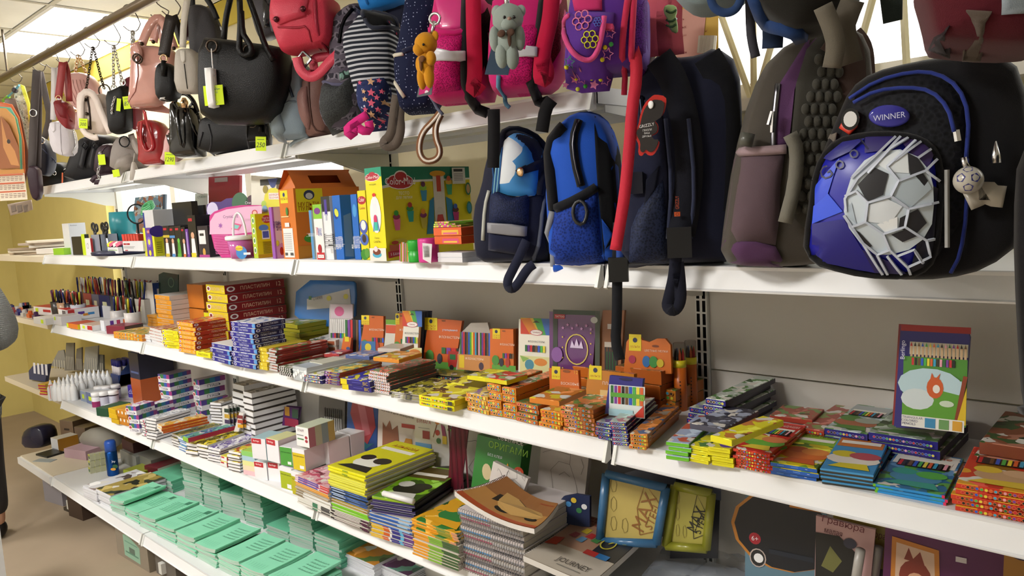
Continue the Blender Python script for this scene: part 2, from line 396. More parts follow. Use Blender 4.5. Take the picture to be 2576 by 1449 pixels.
def patch(pw,out,e=.002,th=.0,sm=0,rings=3,px=True):
    """a piece of cloth, print or pocket lying on a Pillow's face; returns vertices, faces"""
    o=[pw.uv(p) for p in out] if px else list(out)
    if sm:o=chaikin(o,sm)
    A=sum(o[i-1][0]*o[i][1]-o[i][0]*o[i-1][1] for i in range(len(o)))
    if A<0:o.reverse()
    # subdivide long edges so that the piece follows the curve
    q=[]
    for i in range(len(o)):
        a,b=o[i],o[(i+1)%len(o)];k=max(1,int(math.hypot(a[0]-b[0],a[1]-b[1])/.02))
        for j in range(k):t=j/k;q.append((a[0]+(b[0]-a[0])*t,a[1]+(b[1]-a[1])*t))
    o=q;n=len(o);cx=sum(p[0] for p in o)/n;cy=sum(p[1] for p in o)/n
    V=[];F=[];R=[1]+[1-k/(rings+.5) for k in range(1,rings+1)]
    V+=[pw.front(x,y,-.004) for x,y in o]
    for i,r in enumerate(R):V+=[pw.front(cx+(x-cx)*r,cy+(y-cy)*r,e+th*(0 if i==0 else math.sqrt(1-r*r))) for x,y in o]
    for k in range(len(R)):
        for i in range(n):j=(i+1)%n;F.append((k*n+i,k*n+j,(k+1)*n+j,(k+1)*n+i))
    V.append(pw.front(cx,cy,e+th));c=len(V)-1
    for i in range(n):F.append((c,len(R)*n+i,len(R)*n+(i+1)%n))
    return V,F
def sew(pw,name,out,m,parent,e=.002,th=.0,sm=0,px=True,label=None):
    V,F=patch(pw,out,e,th,sm,px=px);return part(name,V,F,m,parent,True,None,label)
def ribbon(path,w,th,nrm):
    """flat strap along a 3-D path; nrm = the direction its flat side faces (vector or one per point)"""
    P=[Vector(p) for p in path];V=[];F=[]
    ws=w if isinstance(w,(list,tuple)) else [w]*len(P)
    for i,p in enumerate(P):
        d=(P[min(i+1,len(P)-1)]-P[max(i-1,0)]).normalized();n=Vector(nrm[i] if isinstance(nrm,list) else nrm)
        s=d.cross(n);s=s.normalized() if s.length>1e-5 else Vector((1,0,0));n=s.cross(d).normalized()
        a=s*ws[i]/2;b=n*th/2;V+=[p-a-b,p+a-b,p+a+b,p-a+b]
        if i:
            k=4*i
            for j in range(4):F.append((k-4+j,k-4+(j+1)%4,k+(j+1)%4,k+j))
    F+=[(3,2,1,0),tuple(4*(len(P)-1)+j for j in range(4))]
    return V,F
def strap(name,path,w,m,parent,nrm,th=.003,sm=2,label=None):
    P=smooth3(path,sm) if sm else path
    V,F=ribbon(P,w,th,nrm);return part(name,V,F,m,parent,True,None,label)
def stitch(pw,name,pts,r,m,parent,e=.001,sm=1,px=True):
    """piping or a zip line running over a Pillow's face"""
    o=[pw.uv(p) for p in pts] if px else list(pts)
    o=chaikin(o,sm,False) if sm else o;q=[]
    for a,b in zip(o,o[1:]):
        k=max(1,int(math.hypot(a[0]-b[0],a[1]-b[1])/.02));q+=[(a[0]+(b[0]-a[0])*j/k,a[1]+(b[1]-a[1])*j/k) for j in range(k)]
    q.append(o[-1]);g=G();g.tube([pw.front(u,v,e) for u,v in q],r,5);return g.to(name,m,parent,True)
def chain(name,path,link,m,parent,wire=None):
    """links along a path, alternately turned; one part"""
    P=[Vector(p) for p in path];L=[0]
    for a,b in zip(P,P[1:]):L.append(L[-1]+(b-a).length)
    g=G();n=max(2,int(L[-1]/(link*.72)));wire=wire or link*.16
    for k in range(n):
        t=L[-1]*(k+.5)/n;i=max(j for j in range(len(P)) if L[j]<=t+1e-9);i=min(i,len(P)-2)
        d=(P[i+1]-P[i]).normalized();c=P[i]+d*(t-L[i]);a=d.cross(Vector((.3,-1,.2))).normalized();b=d.cross(a)
        s=a if k%2 else b
        g.tube([c+d*(link*.5*math.cos(x))+s*(link*.34*math.sin(x)) for x in [2*math.pi*j/8 for j in range(9)]],wire,4,0,False)
    return g.to(name,m,parent,True)
def ink_on(pl,p0,p1,fn,name,parent,d,asp=None):
    """print on the plane pl, at distance d in front of it, in the rectangle from pixel p0 (lower left) to p1 (upper right)"""
    a,b=pl.uv(p0,d),pl.uv(p1,d);i=Ink(abs(b[0]-a[0]),abs(b[1]-a[1]));fn(i);o=pl.at(min(a[0],b[0]),min(a[1],b[1]),d)
    base=parent.location.copy();q=parent.parent
    while q is not None:base+=q.location;q=q.parent
    o=o-base
    M=Matrix(((pl.t.x,pl.up.x,pl.n.x,o.x),(pl.t.y,pl.up.y,pl.n.y,o.y),(pl.t.z,pl.up.z,pl.n.z,o.z),(0,0,0,1)))
    return put(name,i.me(name,M),parent)
def price_tag(pl,p,d,txt='',w=.035,h=.04,rot=0,label='fluorescent yellow paper price tag',parent=None):
    """a small day-glow price paper hanging on a bag: a part of the bag"""
    u,v=pl.uv(p,d);c,s=math.cos(rot),math.sin(rot);q=[]
    for a,b in ((-w/2,-h/2),(w/2,-h/2),(w/2,h/2),(-w/2,h/2)):q.append((u+a*c-b*s,v+a*s+b*c))
    V=[pl.at(x,y,d) for x,y in q]+[pl.at(x,y,d+.0012) for x,y in q]
    o=part('price_tag',V,BOXF,mat('d8f41e','paper',.6),parent,False,None,label)
    if txt:
        i=Ink(w,h);i.text(txt,.5,.42,.34,'1a2a10',.8,0,.2);i.rect(.15,.78,.85,.82,'4a7a20')
        base=parent.location;oo=pl.at(u-w/2*c+h/2*s,v-w/2*s-h/2*c,d+.0013)-base;t=pl.t*c+pl.up*s;up=pl.up*c-pl.t*s
        put('price_lettering',i.me('price_lettering',Matrix(((t.x,up.x,pl.n.x,oo.x),(t.y,up.y,pl.n.y,oo.y),(t.z,up.z,pl.n.z,oo.z),(0,0,0,1)))),o)
    return o
# ---------------------------------------------------------------- the room
BACK=.407;WALL=.60;CEIL=2.66;XL,XR,YF=-3.0,7.2,-3.6
def struct(g,name,m,label=None):o=g.alone(name,m,label,None,None,'structure');return o
g=G();g.box(XL,XR,YF,WALL+.2,-.05,0);o=g.alone('floor',mat('a3927d','wall',.7),'beige concrete floor of the aisle',None,None,'structure')
# back wall with two window openings
W1=(-.72,2.0,1.10,1.98);W2=(3.60,5.6,1.83,2.56)
wy=mat('d0c07a','wall',.85);wb=mat('e0d6b4','wall',.85);ww=mat('e6e4dc','wall',.85)
g=G()
g.box(XL,W1[0],WALL,WALL+.15,0,CEIL);g.box(W1[0],W1[1],WALL,WALL+.15,0,W1[2])
struct(g,'wall_back',wy,'yellow painted wall behind the shelving')
g=G();g.box(W1[0],W1[1],WALL,WALL+.15,W1[3],CEIL);g.box(W1[1],W2[0],WALL,WALL+.15,0,CEIL);g.box(W2[0],W2[1],WALL,WALL+.15,0,W2[2]);g.box(W2[0],W2[1],WALL,WALL+.15,W2[3],CEIL);g.box(W2[1],XR,WALL,WALL+.15,0,CEIL)
struct(g,'wall_rear',wb,'beige panelled wall between the windows')
g=G();g.box(XL-.1,XL,YF,WALL+.15,0,CEIL);struct(g,'wall_left',wy,'yellow painted end wall')
g=G();g.box(XR,XR+.1,YF,WALL+.15,0,CEIL);struct(g,'wall_right',ww)
g=G();g.box(XL,XR,YF-.1,YF,0,CEIL);struct(g,'wall_front',ww)
g=G();g.box(XL,2.4,WALL-.012,WALL,CEIL-.13,CEIL);struct(g,'trim_1',mat('d6bf55','wall'),'yellow band along the top of the wall')
# ceiling of mineral tiles in a grid; tiles are pieces of the ceiling
ce=put('ceiling',me_of('ceiling',[(XL,YF,CEIL+.06),(XR,YF,CEIL+.06),(XR,WALL+.15,CEIL+.06),(XL,WALL+.15,CEIL+.06)],[(3,2,1,0)],mat('d8d6cc','wall')))
tag(ce,'suspended ceiling of white mineral tiles',None,None,'structure')
def tilemat():
    m=mat('f0efe8','wall',.95).copy();nt=m.node_tree;v=nt.nodes.new('ShaderNodeTexVoronoi');v.inputs['Scale'].default_value=60
    tc=nt.nodes.new('ShaderNodeTexCoord');nt.links.new(tc.outputs['Object'],v.inputs['Vector'])
    bp=nt.nodes.new('ShaderNodeBump');bp.inputs['Strength'].default_value=.3;nt.links.new(v.outputs['Distance'],bp.inputs['Height'])
    nt.links.new(bp.outputs[0],nt.nodes['Principled BSDF'].inputs['Normal']);return m
TM=tilemat();TX,TY=.6,.6;gx0,gy0=-3.0,WALL-7*.6
tile_me=me_of('ceiling_tile',[(.015,.015,0),(.585,.015,0),(.585,.585,0),(.015,.585,0),(.0,.0,.02),(.6,0,.02),(.6,.6,.02),(0,.6,.02)],[(3,2,1,0),(0,1,5,4),(1,2,6,5),(2,3,7,6),(3,0,4,7)],TM)
EM=bpy.data.materials.new('lit_diffuser');EM.use_nodes=True
b=EM.node_tree.nodes['Principled BSDF'];b.inputs['Emission Color'].default_value=(1,.965,.92,1);b.inputs['Emission Strength'].default_value=PANEL_AISLE
EW=EM.copy();EW.node_tree.nodes['Principled BSDF'].inputs['Emission Strength'].default_value=PANEL_WALL
LIT={}
for i in (4,7,10):LIT[(i,2)]=EM
for i in (4,5):LIT[(i,6)]=EW
for i in range(17):
    for j in range(7):
        x,y=gx0+i*TX,gy0+j*TY
        if (i,j) in LIT:
            lp=thing('ceiling_light','square white LED ceiling panel over the %s, number %d along'%('aisle' if j==2 else 'wall shelves',i),'light',(x,y,CEIL),0,'LED panels set in the ceiling')
            lp['label']={(4,2):'square LED ceiling panel over the aisle nearest the yellow end wall',(7,2):'square LED ceiling panel over the middle of the aisle',(10,2):'square LED ceiling panel over the aisle beside the camera',
                           (4,6):'bright square LED ceiling panel by the wall at the far end of the rail',(5,6):'bright square LED ceiling panel above the hanging pink handbag'}[(i,j)]
            g=G()
            for a in ((0,.6,0,.02),(0,.6,.58,.6),(0,.02,.02,.58),(.58,.6,.02,.58)):g.box(x+a[0],x+a[1],y+a[2],y+a[3],CEIL-.006,CEIL+.03)
            g.to('frame',mat('e8e8e8','plastic'),lp);g=G();g.box(x+.02,x+.58,y+.02,y+.58,CEIL,CEIL+.02);g.to('diffuser',LIT[(i,j)],lp)
        else:
            t=put('ceiling_tile',tile_me,ce,(x,y,CEIL))
g=G()
for i in range(18):g.box(gx0+i*TX-.012,gx0+i*TX+.012,YF,WALL,CEIL-.004,CEIL)
for j in range(8):g.box(XL,XR,gy0+j*TY-.012,gy0+j*TY+.012,CEIL-.0045,CEIL)
o=put('ceiling_grid',me_of('ceiling_grid',g.v,g.f,mat('c9c6bb','enamel')),ce)
# windows: frame, sash bars, panes and the slanting security bars of the second one
def window(n,w,mull,label):
    win=bpy.data.objects.new('window_%d'%n,None);win.location=(w[0],WALL,w[2]);link(win);tag(win,label,None,None,'structure')
    fm=mat('e9e4d6','enamel');g=G();f=.05;y0,y1=WALL+.05,WALL+.11
    g.box(w[0],w[1],y0,y1,w[2],w[2]+f).box(w[0],w[1],y0,y1,w[3]-f,w[3]).box(w[0],w[0]+f,y0,y1,w[2],w[3]).box(w[1]-f,w[1],y0,y1,w[2],w[3]);g.to('frame',fm,win)
    xs=[w[0]+f]+[w[0]+(w[1]-w[0])*k for k in mull]+[w[1]-f]
    for x in xs[1:-1]:g=G();g.box(x-.03,x+.03,y0,y1,w[2]+f,w[3]-f);g.to('mullion',fm,win)
    for a,b_ in zip(xs,xs[1:]):g=G();g.box(a+.03,b_-.03,y0+.025,y0+.031,w[2]+f,w[3]-f);g.to('pane',GLASS,win)
    g=G();g.box(w[0]-.02,w[1]+.02,WALL-.06,WALL+.05,w[2]-.03,w[2]);g.to('sill',fm,win)
    return win
GLASS=bpy.data.materials.new('frosted_glass');GLASS.use_nodes=True;nt=GLASS.node_tree;nt.nodes.remove(nt.nodes['Principled BSDF'])
tl=nt.nodes.new('ShaderNodeBsdfTranslucent');tl.inputs[0].default_value=(.95,.95,.93,1);tr=nt.nodes.new('ShaderNodeBsdfTransparent');mx=nt.nodes.new('ShaderNodeMixShader');mx.inputs[0].default_value=.35
nt.links.new(tr.outputs[0],mx.inputs[1]);nt.links.new(tl.outputs[0],mx.inputs[2]);nt.links.new(mx.outputs[0],nt.nodes['Material Output'].inputs[0])
w1=window(1,W1,(.34,.67),'bright frosted window behind the craft boxes')
w2=window(2,W2,(.32,),'bright window with crossed security bars behind the backpacks')
g=G();gb=mat('d9cfa6','enamel')
for a,b_ in (((1815,40),(1885,235)),((1895,60),(1897,240)),((1945,100),(1905,240)),((2195,0),(2165,110)),((2272,0),(2280,150)),((2135,20),(2140,60))):
    A,B=atY(a,WALL-.02),atY(b_,WALL-.02);d=(B-A).normalized();g=G();g.tube([A-d*.5,B+d*.04],.009,6);g.to('security_bar',gb,w2)
# ---------------------------------------------------------------- shelving
SX=[0,1.25,2.552,3.75,5.0];TIP={'A':1.780,'B':1.414,'C':1.035,'D':.606,'E':.190};TOP={k:v+.05 for k,v in TIP.items()};EY=-.092
WHT=mat('e6e7e8','enamel',.4);PANEL=mat('d2cdc4','enamel',.55);UPR=mat('dcdcd6','enamel',.4);CAPM=mat('e8eae6','plastic',.3)
WORDS={'A':'top bag','B':'backpack','C':'pencil','D':'paint and album','E':'bottom exercise-book'}
BAY=['far-end','second','third','nearest']
def shelf(k,i):
    x0,x1=SX[i]+.004,SX[i+1]-.004;y0=.012+(EY if k=='E' else 0);t=TOP[k]
    sh=thing('shelf','white metal %s shelf with price rail, %s bay'%(WORDS[k],BAY[i]),'shelf',((x0+x1)/2,(y0+BACK)/2,t-.05),0,'white metal wall shelves')
    g=G();g.box(x0,x1,y0,BACK-.004,t-.003,t).box(x0,x1,y0,y0+.002,t-.034,t-.003).box(x0,x1,BACK-.006,BACK-.004,t-.034,t-.003).box(x0,x0+.002,y0,BACK-.004,t-.034,t-.003).box(x1-.002,x1,y0,BACK-.004,t-.034,t-.003)
    g.box(x0+.02,x1-.02,.14,.20,t-.022,t-.003).box(x0+.02,x1-.02,.26,.32,t-.022,t-.003);g.to('board',WHT,sh)
    # slanting price rail with its lower lip
    g=G();n=Vector((0,-.5,.3)).normalized();a=[(y0-.001,t-.004),(y0-.004,t-.001),(y0-.003,t-.007),(y0-.0145,t-.041),(y0-.019,t-.043),(y0-.018,t-.046),(y0-.0125,t-.0435),(y0-.001,t-.008)]
    V=[(x,y,z) for x in (x0+.012,x1-.012) for y,z in a];m=len(a)
    F=[tuple(range(m))[::-1],tuple(range(m,2*m))]+[(q,(q+1)%m,m+(q+1)%m,m+q) for q in range(m)]
    g.add(V,F);g.to('price_rail',WHT,sh)
    for xx in (x0+.004,x1-.012):
        q=[(y0+.002,t-.002),(y0-.006,t-.001),(y0-.022,t-.047),(y0-.016,t-.0505),(y0+.002,t-.045)];V=[(x,y,z) for x in (xx,xx+.008) for y,z in q]
        part('rail_end_cap',V,[(0,1,2,3,4)[::-1],(5,6,7,8,9)]+[(j,(j+1)%5,5+(j+1)%5,5+j) for j in range(5)],CAPM,sh)
    for xx in (x0+.002,x1-.005):   # pressed steel brackets under the board
        q=[(y0+.03,t-.034),(BACK-.006,t-.034),(BACK-.006,t-.115),(BACK-.06,t-.11),(y0+.16,t-.06),(y0+.03,t-.05)];V=[(x,y,z) for x in (xx,xx+.003) for y,z in q]
        part('bracket',V,[tuple(range(6))[::-1],tuple(range(6,12))]+[(j,(j+1)%6,6+(j+1)%6,6+j) for j in range(6)],UPR,sh)
    return sh
for k in 'ABCDE':
    for i in range(3 if k=='A' else 4):shelf(k,i)
# narrower plain boards of the corner bay beyond the far end
CB=mat('d9cdb6','enamel',.5)
for k,wd,n in (('B',-1.35,'upper'),('C',-1.35,'middle'),('D',-1.2,'lower'),('E',-.62,'floor-level')):
    t=TOP[k]-(.01 if k!='E' else 0);y0=.02 if k!='E' else EY+.01
    g=G();g.box(wd,-.006,y0,BACK+.1,t-.03,t);sb=thing('corner_shelf','plain beige %s corner shelf board beyond the far bay'%n,'shelf',((wd)/2,.2,t-.03),0,'plain corner shelf boards');g.to('board',CB,sb)
    if k=='E':g=G();g.box(wd,-.006,y0-.018,y0,t-.045,t-.006);g.to('price_rail',WHT,sb)
    else:g=G();g.box(wd,-.006,y0-.003,y0,t-.032,t+.001);g.to('edge_strip',CB,sb)
# uprights with slots, and back panels between them
slot=me_of('slot',*(lambda g:(g.v,g.f))(G().box(-.004,.004,-.0012,.0005,-.014,.014)),mat('151515','metal',.6))
for n,x in enumerate(SX):
    up=thing('upright','slotted white steel upright %s'%['at the far end of the run','between the far-end and second bays','between the second and third bays','between the third and nearest bays','at the near end of the run'][n],'upright',(x,BACK,0),0,'slotted shelf uprights')
    zt=1.84 if n<4 else 1.75
    g=G();g.box(x-.016,x+.016,BACK,BACK+.03,.05,zt).box(x-.016,x+.016,-.03,BACK,.03,.08);g.to('post',UPR,up)
    rows=range(10,60) if n in (2,3) else range(18,50,2)
    for r_ in rows:
        if r_*.033+.1<zt-.03:
            for sx in (-.008,.008):put('slot',slot,up,(sx,0,r_*.033+.1))
zs=[.08,.56,.86,1.16,1.462]
for i in range(4):
    ps=bpy.data.objects.new('back_panel',None);ps.location=((SX[i]+SX[i+1])/2,BACK,.08);link(ps)
    tag(ps,'off-white steel back panels of the %s bay'%BAY[i],'panel','shelving back panels')
    for z0,z1 in zip(zs,zs[1:]):g=G();g.box(SX[i]+.017,SX[i+1]-.017,BACK+.012,BACK+.02,z0+.002,z1-.002);g.to('panel',PANEL,ps)
    g=G();g.box(SX[i]+.002,SX[i+1]-.002,.02,.024,.0,TOP['E']-.05) if i in (2,3) else g.box(SX[i]+.4,SX[i]+.41,.30,.31,0,.1);g.to('kick_plate',PANEL,ps)
# ---------------------------------------------------------------- rail, hooks and hanging bags
RODY=-.05;R0,R1=atY((0,199),RODY),atY((372,0),RODY);RD=(R1-R0).normalized()
def rod_at(p):
    """point of the rail's axis seen at pixel column p"""
    q=atY(p,RODY);k=(q-R0).dot(RD);return R0+RD*k
rail=thing('hanging_rail','long brushed brown metal rail hung under the ceiling for handbags','rail',R0-RD*.6)
g=G();g.tube([R0-RD*.6,R0+RD*4.0],.0185,14);g.to('tube',mat('8a7d70','metal',.38),rail,True)
for k in (.15,2.0,3.9):q=R0+RD*k;g=G();g.tube([q+Vector((0,0,.016)),Vector((q.x,q.y,CEIL))],.006,8);g.to('hanger_rod',mat('77706a','metal'),rail)
for k in (-.6,4.0):q=R0+RD*k;g=G();g.tube([q-RD*.006,q+RD*.006],.022,14);g.to('end_cap',mat('5a5048','plastic'),rail)
STEEL=mat('6e6862','metal',.3);SILV=mat('d2d2d4','metal',.22);GOLD=mat('d9b48a','metal',.25);DKM=mat('4a4038','metal',.35)
HG='S-hooks on the hanging rail'
def hook(pr,pb,label,m=STEEL,side=1):
    c=rod_at(pr);b=atY(pb,RODY);h=thing('s_hook',label,'hook',c+Vector((0,0,-.1)),0,HG)
    t=Vector((.80,.6,0))*side;P=[]
    for a in range(200,-30,-23):x=math.radians(a);P.append(c+t*(.0225*math.cos(x))+Vector((0,0,.0225*math.sin(x))))
    e=P[-1];bb=b+Vector((0,0,-.003));dz=(e.z-b.z)
    P+=[e+t*.012+Vector((0,0,-dz*.25)),bb+t*.034+Vector((0,0,dz*.38)),bb+t*.036+Vector((0,0,.026)),bb+t*.02,bb,bb-t*.018+Vector((0,0,.006)),bb-t*.034+Vector((0,0,.022))]
    g=G();g.tube(smooth3(P,1),.0021,6);g.to('wire',m,h,True);return h
HB='handbags hanging from the rail'
def bag(name,label,cat,out,Y,yaw,T,m,floor=None,sm=1,edge=.15,bulge=.2,group=HB,anchor=None,tilt=0,part_name='body',pt=None):
    P=out;xs=[p[0] for p in P];ys=[p[1] for p in P]
    a=anchor or ((min(xs)+max(xs))/2,(min(ys)+max(ys))/2);pl=Pl(a,Y,yaw,tilt,pt)
    o=[pl.uv(p) for p in P]
    if floor is not None:o=[(u,max(v,(floor-pl.o.z)+.001)) for u,v in o]
    pw=Pillow(pl,o,T,sm,edge,bulge,px=False);zb=min(v for u,v in o)
    th=thing(name,label,cat,pl.at(pw.c[0],zb),0,group);pw.to(part_name,m,th);return th,pl,pw
def pxstrap(pl,name,pts,w,m,th,d=0.0,sm=1,edgewise=False,label=None):
    P=[pl.px(p,d) for p in pts];return strap(name,P,w,m,th,pl.n if not edgewise else pl.t,.003,sm,label)
def zip_line(pw,pts,th,m=SILV,r=.002):return stitch(pw,'zip',pts,r,m,th)
# hooks, far to near
for pr,pb,lb in (((31,170),(42,206),'wire S-hook carrying the calendars'),((83,140),(100,178),'wire S-hook carrying the dark grey crossbody bag'),((124,117),(134,171),'pale wire S-hook carrying the white bag strap'),
                   ((147,104),(160,158),'wire S-hook carrying the dark red flap bag'),((183,85),(196,139),'wire S-hook carrying the gold chain of the quilted pink bag'),((218,64),(233,119),'wire S-hook carrying the dark chain of the cream tote'),
                   ((267,36),(284,112),'wire S-hook carrying the silver chain of the black bag'),((320,7),(333,77),'wire S-hook carrying the long silver chain behind the pink tote'),((374,-8),(403,49),'wire S-hook carrying the glossy pink tote'),
                   ((412,-24),(432,40),'wire S-hook carrying the small black bag')):hook(pr,pb,lb)
DK=mat('4c4648','leather');BLK=mat('0b0b0d','leather',.4);BLKP=mat('08080a','patent',.16);PINK=mat('d39a8e','patent',.22);ROSE=mat('d9aaa4','leather',.3);CREAM=mat('e2d2c8','leather',.32)
WIT=mat('dcd8e0','leather',.4);RED=mat('9c1a22','patent',.2);DRED=mat('8a2a30','leather',.35);GREY=mat('8d8580','leather',.4);NAVY=mat('1a1d2c','leather',.4);AUB=mat('34222c','leather',.4)
# calendars
CG='wall calendars hung at the far end'
def calendar(label,out,Y,yaw,m,prints=None,T=.006):
    th,pl,pw=bag('wall_calendar',label,'calendar',out,Y,yaw,T,m,sm=0,edge=.05,bulge=.05,group=CG,part_name='sheet')
    if prints:prints(th,pl)
    return th
def cal1(th,pl):
    def f(i):
        i.rect(0,.0,1,.3,'e9dcc6');i.rect(0,.3,1,.345,'c98a3e')
        for r_ in range(3):
            y=.02+r_*.095;i.rect(.03,y+.07,.97,y+.088,'c5603a')
            for k in range(6):i.rect(.05+k*.155,y+.05,.17+k*.155,y+.056,'7a5a4a');i.rect(.05+k*.155,y+.03,.17+k*.155,y+.036,'7a5a4a');i.rect(.05+k*.155,y+.012,.15+k*.155,y+.018,'7a5a4a')
        i.poly([(.1,.36),(.9,.36),(.95,.6),(.7,.85),(.45,.95),(.2,.8),(.05,.6)],'9a5a2a');i.poly([(.45,.95),(.55,.7),(.8,.55),(.9,.38),(.6,.4),(.4,.6)],'c98a4a');i.ell(.62,.66,.02,.025,'2a1a10')
    ink_on(pl,T('e7',(2,1308))[0],T('e7',(108,720))[0],f,'printed_picture',th,.0062)
calendar('orange horse calendar with months table below, hanging nearest',T('e7',(-60,700),(40,705),(95,760),(122,880),(130,1080),(120,1292),(-60,1318)),-.16,42,mat('d59a52','card'),cal1)
calendar('teal-edged calendar right behind the horse calendar',T('e7',(-40,690),(70,700),(112,770),(140,900),(146,1100),(134,1285),(-40,1300)),-.12,42,mat('5fb29a','card'))
calendar('orange-red calendar third in the hanging row',T('e7',(-20,660),(80,680),(125,760),(158,930),(165,1110),(140,1270),(-20,1290)),-.08,42,mat('d5632e','card'))
calendar('grey calendar fourth in the hanging row',T('e7',(30,640),(100,640),(150,800),(185,980),(190,1080),(165,1200),(30,1250)),-.04,42,mat('6a5a4c','card'))
calendar('cream scale-patterned calendar at the rear of the hanging row',T('e7',(90,560),(140,560),(185,700),(200,860),(196,1060),(170,1100),(110,900)),0,42,mat('ded6bc','art',.5,'bdb79a',1.5))
calendar('yellow-rimmed sheet clipped at the top of the calendars',T('e7',(130,548),(160,560),(196,680),(206,800),(196,830),(178,690)),.02,42,mat('e6e23c','card'))
th,pl,pw=bag('plastic_packet','translucent brown packet of cards hanging under the calendars','packet',T('e7',(48,1330),(205,1300),(214,1365),(70,1404)),-.02,42,.01,mat('94826f','plastic',.2),sm=0,edge=.05,group=None,part_name='pouch')
for a in (70,110,150):sew(pw,'card',T('e7',(a,1338),(a+32,1330),(a+38,1374),(a+8,1384)),mat('75685c','paper'),th,.001)
clip=thing('binder_clip','blue and green plastic clip on top of the calendars','clip',atY((40,232),-.03))
g=G();P=[atY(p,-.03) for p in T('e7',(40,640),(95,590),(125,555))];g.tube(P,.006,6);g.to('jaw',mat('5fa3b8','plastic'),clip);g=G();g.sphere(atY(T('e7',(98,587))[0],-.035),.016);g.to('knob',mat('33313a','plastic'),clip,True);g=G();g.tube([atY(p,-.03) for p in T('e7',(25,655),(55,630))],.011,6);g.to('grip',mat('6fae2f','plastic'),clip)
# dark grey crossbody with aubergine purse
th,pl,pw=bag('crossbody_bag','dark brown flat crossbody bag on a long grey strap, beside the calendars','handbag',T('e7',(180,1080),(255,1080),(268,1180),(272,1290),(232,1312),(205,1250)),-.07,40,.05,AUB)
pxstrap(pl,'strap',T('e7',(240,455),(222,720),(207,1090)),.042,mat('524c4c','fabric'),th);pxstrap(pl,'strap',T('e7',(250,460),(255,700),(248,1090)),.03,mat('5c5656','fabric'),th,-.02)
g=G();g.ring(pl.px(T('e7',(216,735))[0],.006),.018,.003,pl.t,pl.up);g.to('buckle',SILV,th,True)
th,pl,pw=bag('shoulder_bag','navy shoulder bag hanging behind the white bag','handbag',T('e7',(232,900),(290,895),(340,960),(352,1060),(330,1150),(270,1140),(235,1050)),.02,36,.08,NAVY)
pxstrap(pl,'strap',T('e7',(262,470),(300,640),(325,760),(290,900)),.035,mat('5a5454','fabric'),th);g=G();g.ring(pl.px(T('e7',(272,915))[0],.05),.016,.003,pl.t,pl.up);g.to('ring',SILV,th,True);stitch(pw,'piping',T('e7',(245,960),(290,975),(335,1060)),.003,mat('2a3048','leather'),th)
# white bag
th,pl,pw=bag('bucket_bag','small white lilac bucket bag on a white strap','handbag',T('e7',(330,800),(400,785),(470,830),(492,940),(480,1015),(420,1020),(352,985)),-.06,38,.10,WIT,bulge=.35)
pxstrap(pl,'strap',T('e7',(352,440),(350,620),(345,780)),.026,mat('d8d4d6','leather'),th,.0);pxstrap(pl,'strap',T('e7',(364,440),(385,600),(400,800)),.022,mat('e4e0e2','leather'),th,-.03)
sew(pw,'flap_tab',T('e7',(338,800),(360,796),(362,850),(348,862),(338,846)),mat('e6e2ea','leather'),th,.003);stitch(pw,'zip',T('e7',(445,830),(462,930),(470,1010)),.003,SILV,th);stitch(pw,'seam',T('e7',(395,800),(400,900),(410,1010)),.002,mat('b8b2bc','leather'),th)
# dark red flap bag
th,pl,pw=bag('flap_bag','dark red flap bag on a red leather strap','handbag',T('e7',(368,655),(400,650),(470,690),(468,845),(440,838),(385,770)),-.11,38,.07,DRED)
pxstrap(pl,'strap',T('e7',(408,405),(395,520),(380,640)),.034,mat('9c3a3c','leather'),th);pxstrap(pl,'strap',T('e7',(418,405),(440,480),(452,660)),.03,mat('a04040','leather'),th,-.02)
sew(pw,'flap',T('e7',(366,655),(402,650),(430,690),(440,790),(398,760)),mat('7a2026','leather'),th,.006);g=G();g.ring(pl.px(T('e7',(382,640))[0]),.012,.003,pl.t,pl.up);g.to('ring',GOLD,th,True)
# quilted pink
th,pl,pw=bag('quilted_bag','rose pink quilted half-round bag hanging on a gold chain','handbag',T('f4',(240,70),(285,25),(380,8),(470,22),(540,90),(578,200),(560,260),(400,380),(330,330),(262,220)),.04,34,.12,ROSE,bulge=.4)
for k in range(6):stitch(pw,'quilting',T('f4',(250+k*34,80),(290+k*34,210),(340+k*30,320)),.0022,mat('c99690','leather'),th)
chain('chain',[pl.px(p) for p in T('f1',(1200,850),(1160,1140))],.02,GOLD,th);chain('chain',[pl.px(p,-.02) for p in T('f1',(1215,850),(1345,1160))],.02,GOLD,th)
th,pl,pw=bag('pouch_bag','pale pink snap pouch below the rose quilted bag','handbag',T('f4',(262,330),(330,335),(400,400),(402,545),(320,565),(275,470)),.02,36,.06,mat('e3b9b4','leather'))
g=G();g.sphere(pl.px(T('f4',(336,378))[0],.033),.009);g.to('snap',GOLD,th,True);stitch(pw,'seam',T('f4',(270,350),(395,372)),.002,mat('c88a90','leather'),th)
